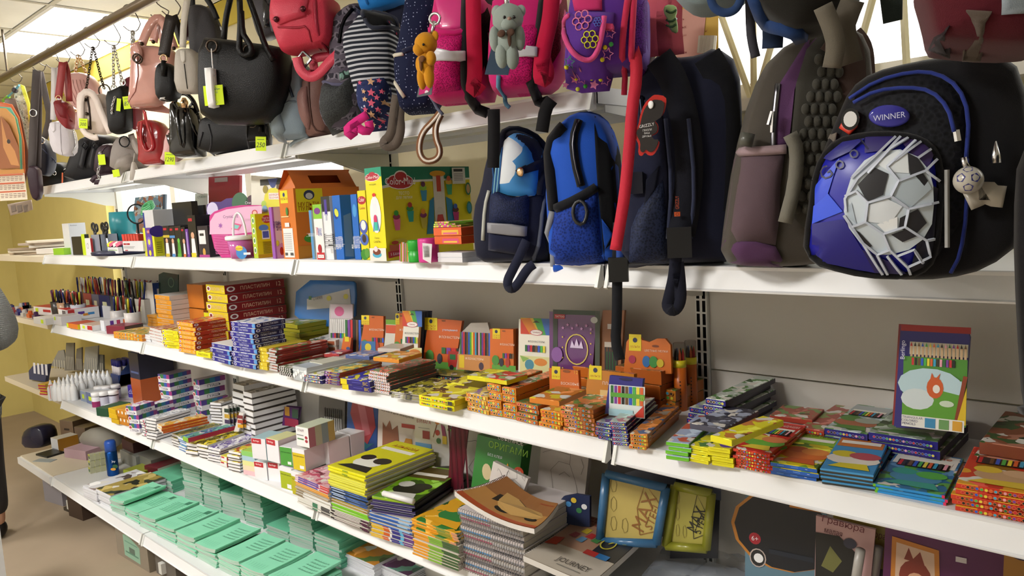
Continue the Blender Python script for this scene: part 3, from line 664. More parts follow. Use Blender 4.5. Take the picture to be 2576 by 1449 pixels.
# cream tote with dark chain
th,pl,pw=bag('quilted_tote','cream pink quilted tote with studded side and dark chain','handbag',T('f4',(395,215),(450,185),(540,225),(665,210),(690,330),(702,570),(640,610),(520,605),(420,585),(400,400)),-.06,36,.10,CREAM)
sew(pw,'side_band',T('f4',(432,205),(470,200),(520,600),(478,600)),mat('e6d8d0','leather'),th,.004);stitch(pw,'trim',T('f4',(470,205),(490,400),(525,600)),.004,mat('3a2c28','leather'),th);stitch(pw,'trim',T('f4',(432,215),(446,400),(474,600)),.002,mat('3a2c28','leather'),th)
for y in (272,408,545):g=G();u,v=pw.uv(T('f4',(446+(y-272)*.12,y))[0]);g.sphere(pw.front(u,v,.006),.007);g.to('stud',DKM,th,True)
pxstrap(pl,'handle',T('f4',(395,480),(392,240),(450,185),(530,230),(600,420),(680,590)),.028,mat('e9dcd4','leather'),th,.062);pxstrap(pl,'handle',T('f4',(400,470),(420,590),(520,640),(560,630)),.024,mat('e9dcd4','leather'),th,.05)
chain('chain',[pl.px(p) for p in T('f4',(508,-235),(470,30),(445,175))],.014,DKM,th);chain('chain',[pl.px(p) for p in T('f4',(515,-235),(580,20),(620,165))],.014,DKM,th);g=G();g.ring(pl.px(T('f4',(622,185))[0]),.026,.003,pl.t,pl.up);g.to('ring',DKM,th,True)
stitch(pw,'seam',T('f4',(600,345),(672,338)),.002,mat('c8b4ac','leather'),th);price_tag(pl,T('f4',(420,500))[0],.075,'300',.038,.04,-.12,parent=th)
# black soft bag with silver chain
th,pl,pw=bag('soft_bag','black soft leather bag on a silver chain beside the cream tote','handbag',T('f4',(672,195),(760,165),(830,125),(862,190),(885,400),(880,565),(760,612),(705,590),(690,430)),-.02,34,.09,BLK)
chain('chain',[pl.px(p) for p in T('f4',(705,-250),(712,150))],.016,SILV,th);chain('chain',[pl.px(p) for p in T('f4',(715,-250),(760,-40),(795,100))],.016,SILV,th)
for p in ((712,160),(797,105)):g=G();g.ring(pl.px(T('f4',p)[0]),.013,.0028,pl.t,pl.up);g.to('ring',SILV,th,True)
chain('zip_chain',[pl.px(p,.05) for p in T('f4',(725,240),(700,320),(692,405))],.012,SILV,th);price_tag(pl,T('f4',(760,320))[0],.055,'',.018,.05,-.2,parent=th);price_tag(pl,T('f4',(850,298))[0],.06,'870',.042,.05,0.03,parent=th)
sew(pw,'paper_label',T('f4',(812,212),(880,205),(882,252),(818,258)),mat('e8e8ea','paper'),th,.004)
# dark red bag on long silver chain (partly behind the tote)
th,pl,pw=bag('red_purse','wine red purse hanging behind the glossy pink tote','handbag',T('f4',(820,100),(868,45),(910,60),(960,300),(965,560),(900,562),(846,530),(848,330)),.03,34,.07,mat('7d2c38','leather',.35))
chain('chain',[pl.px(p) for p in T('f4',(890,-390),(885,40))],.018,SILV,th);chain('chain',[pl.px(p,-.02) for p in T('f4',(900,-390),(905,-100),(900,40))],.018,SILV,th)
# pink tote
th,pl,pw=bag('tote_bag','large glossy pink tote with two flat handles','handbag',T('c1',(1235,400),(1300,420),(1490,428),(1640,480),(1655,640),(1560,860),(1500,985),(1340,1000),(1208,1000),(1225,840),(1244,560)),-.07,40,.11,PINK,edge=.22)
pxstrap(pl,'handle',T('c1',(1312,410),(1370,260),(1430,175),(1490,172),(1540,260),(1610,450)),.032,PINK,th,.05);pxstrap(pl,'handle',T('c1',(1418,390),(1450,250),(1470,172),(1500,260),(1520,440)),.032,PINK,th,-.05)
for p in ((1312,405),(1418,388),(1608,447)):g=G();g.sphere(pl.px(T('c1',p)[0],.056),.007);g.to('rivet',DKM,th,True)
pxstrap(pl,'side_tab',T('c1',(1245,395),(1280,480),(1275,530)),.03,PINK,th,.06)
for k in (0,1):g=G();g.ring(pl.px(T('c1',(1262+k*16,535+k*14))[0],.068),.014,.003,pl.t,pl.up);g.to('ring',DKM,th,True)
g=G();q=[pl.px(p,-.02) for p in T('c1',(1212,1000),(1500,986),(1612,1058),(1350,1022))];g.add(q+[x+Vector((0,0,.008)) for x in q],BOXF);g.to('base',mat('d8a094','patent',.2),th);stitch(pw,'seam',T('c1',(1285,430),(1285,800),(1215,990)),.002,mat('b87c72','leather'),th)
# small black bag
th,pl,pw=bag('small_black_bag','small black bag with front tassel on a folded strap, right of the pink tote','handbag',T('c1',(1475,620),(1520,575),(1600,600),(1650,700),(1660,900),(1560,945),(1480,930),(1462,790)),-.12,38,.08,BLK)
pxstrap(pl,'strap',T('c1',(1588,145),(1545,340),(1515,520)),.04,mat('2a2320','leather'),th);pxstrap(pl,'strap',T('c1',(1600,145),(1650,280),(1690,400)),.03,mat('2a2320','leather'),th,-.03)
g=G();g.tube([pl.px(p,.045) for p in T('c1',(1512,560),(1512,700))],.008,6);g.to('zip_pull',BLK,th,True);sew(pw,'paper_label',T('c1',(1482,905),(1528,898),(1530,926),(1484,930)),mat('e8e8ea','paper'),th,.003);g=G();g.ring(pl.px(T('c1',(1514,540))[0],.01),.012,.003,pl.t,pl.up);g.to('ring',GOLD,th,True)
# white-grey bag
th,pl,pw=bag('structured_bag','pale grey structured bag with side strap, beside the dark grey bag','handbag',T('c1',(1650,490),(1690,450),(1800,455),(1868,560),(1875,868),(1760,872),(1645,865)),-.09,38,.09,mat('b9b2a8','leather'),edge=.18)
pxstrap(pl,'strap',T('c1',(1735,-20),(1700,200),(1690,440)),.022,mat('cfc8bd','leather'),th);sew(pw,'strap_tab',T('c1',(1672,470),(1712,468),(1716,560),(1700,582),(1680,560)),mat('d8d2c8','leather'),th,.004);stitch(pw,'seam',T('c1',(1705,590),(1720,700),(1755,860)),.0016,mat('2c2a28','leather'),th)
th,pl,pw=bag('wine_pouch','wine coloured pouch tucked behind the pale grey bag strap','handbag',T('c1',(1705,230),(1755,150),(1770,330),(1715,392)),-.02,38,.04,mat('5e2f3c','leather'))
# dark grey bag
th,pl,pw=bag('long_bag','dark grey long shoulder bag under the ceiling, left of the black tote','handbag',T('c1',(1768,70),(1850,40),(1960,80),(2035,250),(2060,420),(2000,560),(1900,610),(1800,600),(1780,400)),.0,38,.09,mat('3c3a3d','leather',.5))
pxstrap(pl,'handle',T('c1',(1775,-30),(1780,60)),.02,BLK,th);pxstrap(pl,'handle',T('c1',(1900,-30),(1960,60),(2010,180)),.018,BLK,th,.05);sew(pw,'metal_badge',T('c1',(2012,240),(2026,235),(2034,320),(2020,325)),SILV,th,.003);stitch(pw,'piping',T('c1',(1790,560),(1810,602),(1880,600)),.003,mat('2a2a2c','leather'),th)
# big black tote
th,pl,pw=bag('black_tote','big black pebbled leather tote with long white swing tag','handbag',T('p',(513,96),(570,100),(640,110),(705,118),(728,128),(730,220),(700,300),(640,318),(520,312),(509,230)),-.13,36,.15,BLK,edge=.2)
for pts,d in ((((2130,-20),(2085,180),(2070,360)),.07),(((2215,-20),(2225,200),(2215,380),(2210,470),(2260,520),(2320,500),(2330,440),(2290,380),(2240,300),(2230,100)),.08),(((2300,-20),(2380,200),(2450,420),(2530,560)),.06)):
    g=G();g.tube(smooth3([pl.px(p,d) for p in T('c1',*pts)],1),.0085,7);g.to('handle',BLK,th,True)
for p in ((1960,425),(2300,470)):g=G();g.ring(pl.px(T('c1',p)[0],.075),.016,.0035,pl.t,pl.up);g.to('grommet',DKM,th,True)
price_tag(pl,T('c1',(1978,882))[0],.086,'2',.058,.055,0,parent=th)
sew(pw,"swing_tag",T('c1',(1940,645),(1998,640),(2032,990),(1978,1004)),mat("f0f0f0","paper"),th,.030);g=G();g.tube([pl.px(p,.09) for p in T('c1',(1955,450),(1962,560),(1970,650))],.0015,4);g.to('tag_string',mat('f0f0f0','plastic'),th)
ink_on(pl,T('c1',(1975,960))[0],T('c1',(2015,680))[0],lambda i:(i.text('ROST',.62,.5,.085,'3a3a3a',None,math.pi/2),i.ringe(.5,.05,.04,.04,.012,'555555'),i.rect(.45,.92,.6,.98,'222222')),'tag_lettering',th,.112)
# grey-black bag behind
th,pl,pw=bag('tall_bag','tall grey and black leather bag with a grey paper tag, behind the red backpack','handbag',T('c2',(470,-40),(740,-40),(745,240),(740,330),(610,385),(575,350),(530,200)),.02,36,.09,mat('4a474c','leather',.3))
sew(pw,'black_panel',T('c2',(600,-30),(735,-30),(735,120),(660,250),(610,260)),mat('16161c','patent',.2),th,.004);sew(pw,'paper_tag',T('c2',(668,112),(750,108),(756,282),(675,290)),mat('8d8b90','paper'),th,.012)
g=G();g.tube([pl.px(p,.06) for p in T('c2',(702,-20),(705,60),(700,110))],.002,4);g.to('tag_string',mat('d8d8d8','plastic'),th)
# ---------------------------------------------------------------- bags standing on the top shelf
SB='bags standing on the top shelf';ZA=TOP['A']
def sbag(name,label,out,Y,yaw,T_,m,**k):return bag(name,label,k.pop('cat','handbag'),out,Y,yaw,T_,m,floor=ZA,group=k.pop('group',SB),**k)
th,pl,pw=sbag('duffel_bag','black eyelet duffel bag at the far end of the top shelf',T('c5',(412,345),(415,290),(440,180),(520,110),(620,100),(680,150),(700,260),(690,330)),.14,38,.16,BLK)
for p in ((450,182),(507,205),(597,182)):g=G();u,v=pw.uv(T('c5',p)[0]);g.ring(pw.front(u,v,.003),.010,.0028,pl.t,pl.up);g.to('eyelet',SILV,th,True)
pxstrap(pl,'cord',T('c5',(577,200),(575,310)),.006,mat('c8603a','fabric'),th,.11);sew(pw,'leather_tag',T('c5',(552,318),(590,308),(632,318),(600,330)),mat('c8703a','leather'),th,.02)
th,pl,pw=sbag('buckle_bag','black bag with two buckled straps on the top shelf',T('c1',(640,1700),(680,1520),(760,1330),(830,1260),(960,1240),(1100,1270),(1110,1400),(1080,1640)),.13,38,.18,mat('17171b','leather',.5))
for a in (0,90):pxstrap(pl,'strap',T('c1',(800+a,1290),(770+a,1420),(740+a,1560)),.03,mat('232328','leather'),th,.10);g=G();g.ring(pl.px(T('c1',(785+a,1350))[0],.108),.016,.004,pl.t,pl.up,4);g.to('buckle',mat('2c2c30','metal'),th)
pxstrap(pl,'side_strap',T('c5',(690,285),(740,300),(800,320)),.02,mat('3a3a44','fabric'),th,.1)
th,pl,pw=sbag('zip_bag','aubergine zip-top bag with a silver chain on the top shelf',T('c1',(905,1690),(915,1420),(960,1340),(1060,1325),(1095,1400),(1100,1640)),.06,38,.10,AUB)
stitch(pw,'zip',T('c1',(935,1420),(970,1360),(1085,1345)),.003,mat('4a3a44','metal'),th);chain('chain',[pl.px(p,.065) for p in T('c5',(925,10),(925,110),(905,200),(915,250))],.016,SILV,th);price_tag(pl,T('c5',(942,80))[0],.072,'',.033,.046,0,parent=th)
pxstrap(pl,'handle',T('c5',(845,285),(880,235),(1000,215),(1050,250),(1000,280),(870,290)),.02,AUB,th,.06)
th,pl,pw=sbag('mini_backpack','taupe grey mini backpack with a tassel on the top shelf',T('c1',(1068,1660),(1070,1420),(1110,1290),(1180,1250),(1280,1290),(1330,1420),(1345,1600)),.04,38,.13,GREY,cat='backpack')
sew(pw,'front_pocket',T('c1',(1085,1640),(1080,1470),(1200,1420),(1320,1460),(1325,1590)),mat('968e88','leather'),th,.003,.015);g=G();g.ring(pl.px(T('c1',(1150,1310))[0],.08),.022,.003,pl.t,pl.up);g.to('ring',mat('2a2a2a','metal'),th,True)
pxstrap(pl,'strap',T('c1',(1210,1240),(1240,1330),(1290,1420)),.026,mat('a49c96','leather'),th,.075)
g=G();g.tube([pl.px(p,.085) for p in T('c5',(1245,20),(1235,100))],.003,5);g.lathe(pl.px(T('c5',(1235,100))[0],.085)-Vector((0,0,.075)),[(.022,0),(.016,.04),(.008,.07),(.005,.075)],10);g.to('tassel',mat('b8b2aa','leather'),th,True);price_tag(pl,T('c5',(1075,205))[0],.085,'',.03,.03,.1,parent=th)
th,pl,pw=sbag('red_tote','bright red patent tote with thin handles on the top shelf',T('c1',(1315,1590),(1320,1400),(1285,1120),(1400,1095),(1530,1150),(1562,1300),(1550,1560),(1520,1600)),.0,38,.10,RED)
g=G();g.tube(smooth3([pl.px(p,.06) for p in T('c1',(1310,1130),(1300,1280),(1340,1400),(1400,1390),(1420,1330),(1360,1150),(1340,1030))],2),.005,6);g.to('handle',mat('b8343a','patent'),th,True);g=G();g.tube(smooth3([pl.px(p,-.03) for p in T('c1',(1345,1110),(1330,1010),(1290,940))],1),.005,6);g.to('handle',mat('b8343a','patent'),th,True)
sew(pw,'side_gusset',T('c1',(1290,1125),(1345,1160),(1355,1310),(1325,1330),(1300,1250)),mat('7a1018','patent'),th,.003)
th,pl,pw=sbag('pink_edge_bag','black bag with pale pink edge standing between the red tote and the glossy black bag',T('c5',(1508,155),(1540,20),(1555,-130),(1600,-220),(1660,-200),(1690,-20),(1680,150)),-.0,38,.08,mat('d7a9a6','leather'))
sew(pw,'black_front',T('c1',(1558,1200),(1600,1130),(1650,1150),(1660,1400),(1600,1420)),BLKP,th,.003);price_tag(pl,T('c5',(1572,68))[0],.066,'1290',.04,.046,-.1,parent=th)
th,pl,pw=sbag('glossy_bag','glossy black crinkled shoulder bag on the top shelf',T('c1',(1620,1530),(1615,1300),(1612,960),(1640,930),(1700,1010),(1760,960),(1830,1040),(1868,1200),(1880,1450),(1860,1530)),-.02,38,.12,BLKP)
for a,b_ in ((1640,1700),(1775,1830)):stitch(pw,'fold',T('c1',(a,960),(a+15,1200),((a+b_)/2+20,1380),(b_+10,1300),(b_,1050)),.006,BLKP,th)
g=G();g.tube(smooth3([pl.px(p,.0) for p in T('c1',(1615,960),(1640,870),(1720,860),(1790,930),(1830,1040))],2),.008,7);g.to('handle',BLKP,th,True);g=G();g.lathe(pl.px(T('c1',(1705,945))[0],.06)-Vector((0,0,.02)),[(.012,0),(.014,.02),(.006,.035)],8);g.to('charm',GOLD,th,True)
th,pl,pw=sbag('wide_black_bag','wide black bag standing under the big black tote',T('c2',(20,1500),(30,1200),(60,1080),(300,1060),(640,1080),(660,1330),(650,1480)),.06,36,.13,BLK)
stitch(pw,'seam',T('c2',(90,1150),(130,1300),(150,1440)),.003,mat('2c2c30','leather'),th);stitch(pw,'seam',T('c2',(40,1220),(60,1400)),.003,mat('2c2c30','leather'),th)
th,pl,pw=sbag('wristlet','flat black zipped wristlet with a yellow price tag hanging before the wide bag',T('c2',(448,1340),(460,1000),(470,720),(490,700),(540,705),(605,900),(640,1130),(662,1330),(630,1395),(480,1405)),-.08,38,.03,BLK,edge=.08,bulge=.1)
stitch(pw,'piping',T('c2',(470,1380),(458,1330),(478,730)),.003,mat('303034','leather'),th);stitch(pw,'piping',T('c2',(535,720),(600,930),(650,1320)),.003,mat('303034','leather'),th);stitch(pw,'zip',T('c2',(540,830),(565,960),(575,1140)),.0025,GOLD,th);stitch(pw,'stitching',T('c2',(475,1175),(520,1178),(545,1130),(630,1160)),.0014,mat('8a7c6a','fabric'),th)
g=G();g.tube([pl.px(p,.02) for p in T('c2',(572,1130),(570,1220))],.007,6);g.to('zip_pull',BLK,th,True);price_tag(pl,T('c2',(575,1330))[0],.022,'250',.032,.042,-.08,parent=th)
# leather backpacks
th,pl,pw=sbag('leather_backpack','grey-blue leather backpack with a zipped side pocket on the top shelf',T('c2',(735,760),(760,640),(850,580),(940,560),(1010,620),(1040,900),(1080,1300),(960,1360),(840,1365),(745,1320),(700,1130),(665,960)),.0,36,.16,mat('8494a0','leather',.5),cat='backpack')
sew(pw,'side_pocket',T('c2',(665,940),(730,915),(755,1060),(800,1200),(820,1330),(745,1310),(705,1130)),mat('8d9ca6','leather'),th,.004,.012);stitch(pw,'zip',T('c2',(812,600),(815,720),(870,900)),.005,mat('3c4858','metal'),th);stitch(pw,'zip',T('c2',(695,935),(705,1050)),.004,mat('3c4858','metal'),th);stitch(pw,'seam',T('c2',(790,970),(850,930),(1000,960)),.003,mat('6f7f8c','leather'),th);stitch(pw,'piping',T('c2',(845,1350),(900,1300),(1060,1270)),.005,mat('a3b2bc','leather'),th)
th,pl,pw=sbag('brown_backpack','rose brown leather backpack beside the grey-blue one',T('c2',(935,880),(960,810),(1020,740),(1140,650),(1240,700),(1260,1000),(1250,1280),(1130,1330),(1040,1290),(985,1150)),.05,36,.15,mat('7d5c54','leather',.42),cat='backpack')
sew(pw,'pocket',T('c2',(940,850),(1000,800),(1010,920),(1040,1100),(1020,1200),(985,1140)),mat('96706a','leather'),th,.004,.01);stitch(pw,'zip',T('c2',(975,830),(980,930)),.004,mat('c08a88','metal'),th);stitch(pw,'seam',T('c2',(1020,760),(1030,1000),(1060,1200),(1240,1240)),.003,mat('5e423c','leather'),th)
th,pl,pw=sbag('ethnic_backpack','patterned grey backpack with black mesh side pocket',T('c2',(1170,1060),(1210,800),(1290,620),(1275,300),(1330,150),(1430,60),(1530,40),(1600,200),(1560,700),(1540,1050),(1380,1200),(1240,1270)),.03,34,.18,mat('302d36','ethnic',.85,'7a7480'),cat='backpack')
sew(pw,'mesh_pocket',T('c2',(1178,1060),(1210,790),(1300,800),(1430,700),(1530,1000),(1520,1060),(1380,1190),(1240,1255)),mat('3a3d3e','mesh',.6),th,.004,.014);stitch(pw,'binding',T('c2',(1205,780),(1290,800),(1430,750)),.006,mat('5c5a74','fabric'),th);stitch(pw,'zip',T('c2',(1300,400),(1330,200),(1430,80)),.005,mat('1c1c20','metal'),th)
sew(pw,'green_band',T('c2',(1305,660),(1440,640),(1435,700),(1310,745)),mat('7fa59a','ethnic',.8,'2c3a38'),th,.005)
th,pl,pw=sbag('red_backpack','coral red leather backpack with a snap flap, hanging above the grey backpacks',T('c2',(750,-60),(1250,-60),(1285,200),(1280,430),(1100,470),(830,525),(795,440),(735,270),(715,190)),-.06,34,.16,mat('c8384e','leather',.42),cat='backpack')
sew(pw,'flap',T('c2',(742,-50),(1030,-50),(985,150),(750,232),(716,190)),mat('cc4056','leather'),th,.008,.004);stitch(pw,'piping',T('c2',(1075,-40),(1090,250),(1130,440)),.005,mat('a82a40','leather'),th);stitch(pw,'seam',T('c2',(735,250),(900,260),(1010,240),(1040,420)),.003,mat('a02a3c','leather'),th)
for p in ((740,190),(985,95)):g=G();u,v=pw.uv(T('c2',p)[0]);g.sphere(pw.front(u,v,.014),.008);g.to('snap',mat('5a3038','metal'),th,True)
pxstrap(pl,'strap',T('c2',(905,530),(930,640),(1010,720),(1100,700),(1220,560),(1290,500)),.026,mat('d04a5e','leather'),th,.04,2);pxstrap(pl,'strap',T('c2',(920,530),(960,700),(1080,680),(1060,600),(1060,540),(1180,520),(1280,520)),.024,mat('c24054','leather'),th,.0,2)
g=G();g.ring(pl.px(T('c2',(970,550))[0],.02),.022,.004,pl.t,pl.up,4);g.to('buckle',mat('888c90','metal'),th)
# striped roll-top with star pocket
th,pl,pw=sbag('striped_backpack','navy roll-top backpack with fine white stripes and a star-print pocket',T('c2',(1372,360),(1480,240),(1560,130),(1700,140),(1840,190),(1850,400),(1860,900),(1800,1180),(1620,1215),(1540,1000),(1450,720)),-.02,34,.17,mat('20242f','stripe',.85,'b9bcc4',1.0),cat='backpack')
g=G();P=[pl.px(p,.03) for p in T('c2',(1580,140),(1600,230),(1700,260),(1820,205),(1760,140))];sew(pw,'roll_opening',T('c2',(1572,135),(1640,118),(1800,160),(1835,195),(1780,240),(1690,265),(1600,262),(1580,200)),mat('07080c','fabric'),th,.012)
stitch(pw,'rim',T('c2',(1545,175),(1570,130),(1640,118),(1800,160),(1840,195),(1780,245),(1690,270),(1600,265),(1550,190)),.006,mat('2c3040','fabric'),th,.012)
V,F=patch(pw,T('c2',(1472,775),(1560,740),(1715,722),(1760,800),(1765,1000),(1735,1205),(1590,1222),(1530,1020)),.006,.02);sp=part('star_pocket',V,F,mat('26305c','dots',.8,'b7c0d8',.8),th,True)
for k,(x,y,r_) in enumerate(((1625,770,.021),(1525,780,.013),(1700,760,.014),(1560,860,.013),(1628,870,.022),(1725,860,.015),(1570,930,.015),(1680,915,.016),(1630,965,.022),(1740,960,.016),(1575,1025,.016),(1690,1025,.016),(1630,1070,.02),(1735,1065,.014),(1690,1120,.016),(1650,1165,.015),(1605,1125,.012),(1710,1180,.012))):
    r_*=.5;u,v=pw.uv(T('c2',(x,y))[0]);q=[(u+(r_ if j%2==0 else r_*.45)*math.sin(math.pi*j/5+.2),v+(r_ if j%2==0 else r_*.45)*math.cos(math.pi*j/5+.2)) for j in range(10)]
    V=[pw.front(a,b_,.0285-.012*pw.rho(u,v)*0) for a,b_ in q]+[pw.front(u,v,.0285)];F=[(10,(j+1)%10,j) for j in range(10)]
    so=put('star',me_of('star',[x_-th.location for x_ in V],F,mat('d8607c','fabric') if k%3 else mat('e0b48c','fabric')),sp)
pxstrap(pl,'strap',T('c2',(1905,840),(1850,1050),(1870,1200),(1830,1340),(1740,1360),(1700,1320),(1780,1250),(1800,1100),(1830,880)),.024,mat('5a5048','fabric'),th,.1,2)
pxstrap(pl,'pink_ribbon',T('c2',(1560,1060),(1420,1150),(1360,1210),(1430,1270),(1440,1130),(1500,1210),(1590,1210),(1570,1120)),.022,mat('d0267c','fabric'),th,.09,1)
sew(pw,'star_flap',T('c2',(1735,140),(1840,185),(1852,300),(1780,300)),mat('26283c','dots',.8,'a03a4c',.6),th,.006)
th,pl,pw=sbag('blue_bag','bright blue cloth bag lying on top of the striped backpack',T('c2',(1490,-60),(1970,-60),(1960,30),(1800,110),(1560,150),(1520,90)),.05,34,.14,mat('1a78c8','fabric',.6),cat='bag')
stitch(pw,'seam',T('c2',(1550,0),(1600,120)),.004,mat('0f5aa0','fabric'),th)
th,pl,pw=sbag('star_satchel','dark satchel with red star print behind the striped backpack',T('c2',(1700,130),(1970,30),(1960,200),(1900,400),(1750,330)),.08,34,.1,mat('2a2c3e','dots',.85,'a8404a',.45),cat='bag')
stitch(pw,'tan_trim',T('c2',(1720,140),(1830,190),(1890,380)),.008,mat('7a6a5c','fabric'),th)
# navy dotted
th,pl,pw=sbag('dotted_backpack','navy corduroy backpack with tiny white dots and a cream trim',T('c2',(1890,480),(1930,250),(1980,-60),(2260,-60),(2230,200),(2230,700),(2220,1100),(2060,1180),(1920,1180),(1880,900),(1850,600)),-.03,34,.17,mat('131a38','dots',.85,'aab4d0',1.5),cat='backpack')
stitch(pw,'cream_trim',T('c2',(1895,500),(1858,560),(1862,760),(1905,900)),.005,mat('c9c4b4','leather'),th);stitch(pw,'fold',T('c2',(1890,480),(2040,430),(2120,380)),.006,mat('131a38','fabric'),th)
pxstrap(pl,'striped_strap',T('c2',(2230,1040),(2180,1110),(2060,1230),(2030,1400),(2090,1500),(2200,1480),(2240,1400),(2190,1280),(2190,1160),(2240,1060)),.015,mat('7a5236','fabric'),th,.1,2);pxstrap(pl,'strap_stripe',T('c2',(2230,1040),(2180,1110),(2060,1230),(2030,1400),(2090,1500),(2200,1480),(2240,1400),(2190,1280),(2190,1160),(2240,1060)),.005,mat('e6dccf','fabric'),th,.103,2)
# pink school backpacks
PB='school backpacks on the top shelf';MAG=mat('c3156c','mesh',.6);MAGF=mat('c8186e','fabric',.6);MAGP=mat('d42a80','patent',.3);BK=mat('0e0e12','fabric');RASP=mat('b0102c','fabric')
th,pl,pw=sbag('school_backpack','magenta school backpack with orange teddy keyring and white reflector',T('c3',(300,890),(330,560),(350,330),(390,140),(420,-60),(900,-60),(905,500),(890,1000),(800,1060),(500,1095),(390,1040)),-.06,32,.2,MAGF,cat='backpack',group=PB)
sew(pw,'mesh_pocket',T('c3',(330,880),(345,340),(500,310),(648,285),(660,960),(400,960)),MAG,th,.003,.02);stitch(pw,'pocket_binding',T('c3',(345,335),(500,320),(650,288)),.007,mat('c41a6c','fabric'),th,.006);stitch(pw,'binding',T('c3',(310,850),(350,980),(420,1060)),.004,mat('5e6478','fabric'),th)
sew(pw,'reflector',T('c3',(335,500),(520,492),(650,490),(650,575),(520,580),(345,582)),mat('c9c9cf','plastic',.3),th,.026);stitch(pw,'black_piping',T('c3',(655,-20),(645,500),(660,880),(720,1000),(840,1045)),.013,BK,th,.006)
sew(pw,'glitter_panel',T('c3',(420,-30),(620,-30),(640,280),(400,310),(390,180)),MAGP,th,.004)
pxstrap(pl,'shoulder_strap',T('c3',(700,-40),(705,300),(720,700),(690,860),(770,760)),.032,mat('b80f3c','fabric'),th,.115,2);pxstrap(pl,'webbing',T('c3',(890,1010),(893,1200),(885,1552)),.026,BK,th,.10,1);sew(pw,'black_side',T('c3',(760,-40),(890,-40),(895,560),(760,760)),mat('1a0a12','mesh'),th,.004)
def teddy(pf,label,fur,Y,yaw,ribbon_m,head,body,size,face,tagdef=None):
    b=thing('teddy_keyring',label,'toy',atY(pf,Y),0,'plush teddy keyrings');pl=Pl(pf,Y,yaw);g=G()
    def S_(p,r_,d=0):q=pl.px(p,d);g.sphere(q,r_,0,14,9)
    def part_(nm,lst,m=fur):
        gg=G()
        for p,r_,d in lst:gg.sphere(pl.px(p,d*.66),tuple(x*.66 for x in r_) if isinstance(r_,(list,tuple)) else r_*.66,0,14,9)
        gg.to(nm,m,b,True)
    part_('head',[head]);part_('torso',[body]);return b,pl,part_
b,pl,P_=teddy((1068,160),'orange plush teddy keyring clipped on the magenta backpack',mat('c98a1a','fabric'),-.24,25,None,(T('c3',(262,405))[0],(.036,.034,.034),0),(T('c3',(262,600))[0],(.026,.026,.042),0),1,None)
P_('muzzle',[(T('c3',(205,455))[0],.021,.012)]);P_('ear',[(T('c3',(345,335))[0],(.014,.008,.016),0)]);P_('ear',[(T('c3',(255,345))[0],(.012,.008,.012),-.02)]);P_('arm',[(T('c3',(308,540))[0],(.018,.015,.022),.02)]);P_('arm',[(T('c3',(205,600))[0],(.012,.013,.026),.0)]);P_('leg',[(T('c3',(225,720))[0],(.014,.016,.036),.005)]);P_('leg',[(T('c3',(292,705))[0],(.016,.016,.036),.01)]);P_('eye',[(T('c3',(240,412))[0],.004,.034)],mat('1a1208','gloss'));P_('nose',[(T('c3',(178,470))[0],.006,.02)],mat('3a2412','gloss'));P_('bow',[(T('c3',(225,545))[0],(.014,.006,.01),.03),(T('c3',(215,590))[0],(.006,.004,.022),.028)],mat('6a4424','fabric'))
g=G();q=pl.px(T('c3',(330,250))[0]);g.tube([pl.px(p) for p in T('c3',(318,320),(330,260),(342,195))],.004,6);g.ring(pl.px(T('c3',(345,175))[0]),.011,.003,pl.t,pl.up);g.to('clasp',SILV,b,True)
sw=thing('swing_tag','dark card with pink polka-dot corner hanging below the orange teddy','tag',pl.px(T('c3',(255,890))[0],-.03));o_=[pl.px(p,-.03) for p in T('c3',(180,900),(318,875),(330,770),(205,775))];g=G();g.add(o_+[x+pl.n*.0015 for x in o_],BOXF);g.to('card',mat('3c4248','card'),sw);o_=[pl.px(p,-.028) for p in T('c3',(195,880),(290,850),(315,780),(208,780))];g=G();g.add(o_,[(0,1,2,3)]);g.to('polka_corner',mat('c41c70','dots',.5,'f0e0ea',.5),sw)
th,pl,pw=sbag('pink_backpack','pink school backpack with grey teddy keyring, beside the purple one',T('c3',(872,690),(880,400),(930,-60),(1540,-60),(1600,300),(1580,650),(1440,940),(1290,960),(1050,1000),(950,950),(890,840)),-.02,32,.2,MAGF,cat='backpack',group=PB)
sew(pw,'mesh_pocket',T('c3',(950,700),(960,360),(1130,240),(1340,230),(1310,500),(1290,830),(1080,860)),MAG,th,.003,.02);sew(pw,'reflector',T('c3',(1080,465),(1200,480),(1210,445),(1310,455),(1310,545),(1205,540),(1100,550)),mat('c9c9cf','plastic',.3),th,.027)
stitch(pw,'blue_piping',T('c3',(940,700),(945,850),(1000,960),(1040,995)),.005,mat('5a8aa8','fabric'),th,.003);stitch(pw,'black_piping',T('c3',(1370,-20),(1330,300),(1290,600),(1280,880),(1320,960),(1400,930)),.012,BK,th,.006);pxstrap(pl,'shoulder_strap',T('c3',(1430,-40),(1410,200),(1340,480),(1320,760),(1390,700),(1345,560)),.032,mat('b80f3c','fabric'),th,.115,2)
sew(pw,'black_side',T('c3',(1480,-40),(1560,-40),(1590,400),(1430,600),(1420,300)),mat('6e0a20','mesh'),th,.004);pxstrap(pl,'webbing',T('c3',(1430,920),(1370,1000),(1335,1220)),.026,BK,th,.10,1)
GF=mat('8f9a94','fabric')
b,pl,P_=teddy((1278,90),'grey plush teddy keyring clipped on the pink backpack',GF,-.25,30,None,(T('c3',(1020,175))[0],(.047,.038,.04),0),(T('c3',(1015,385))[0],(.033,.028,.048),0),1,None)
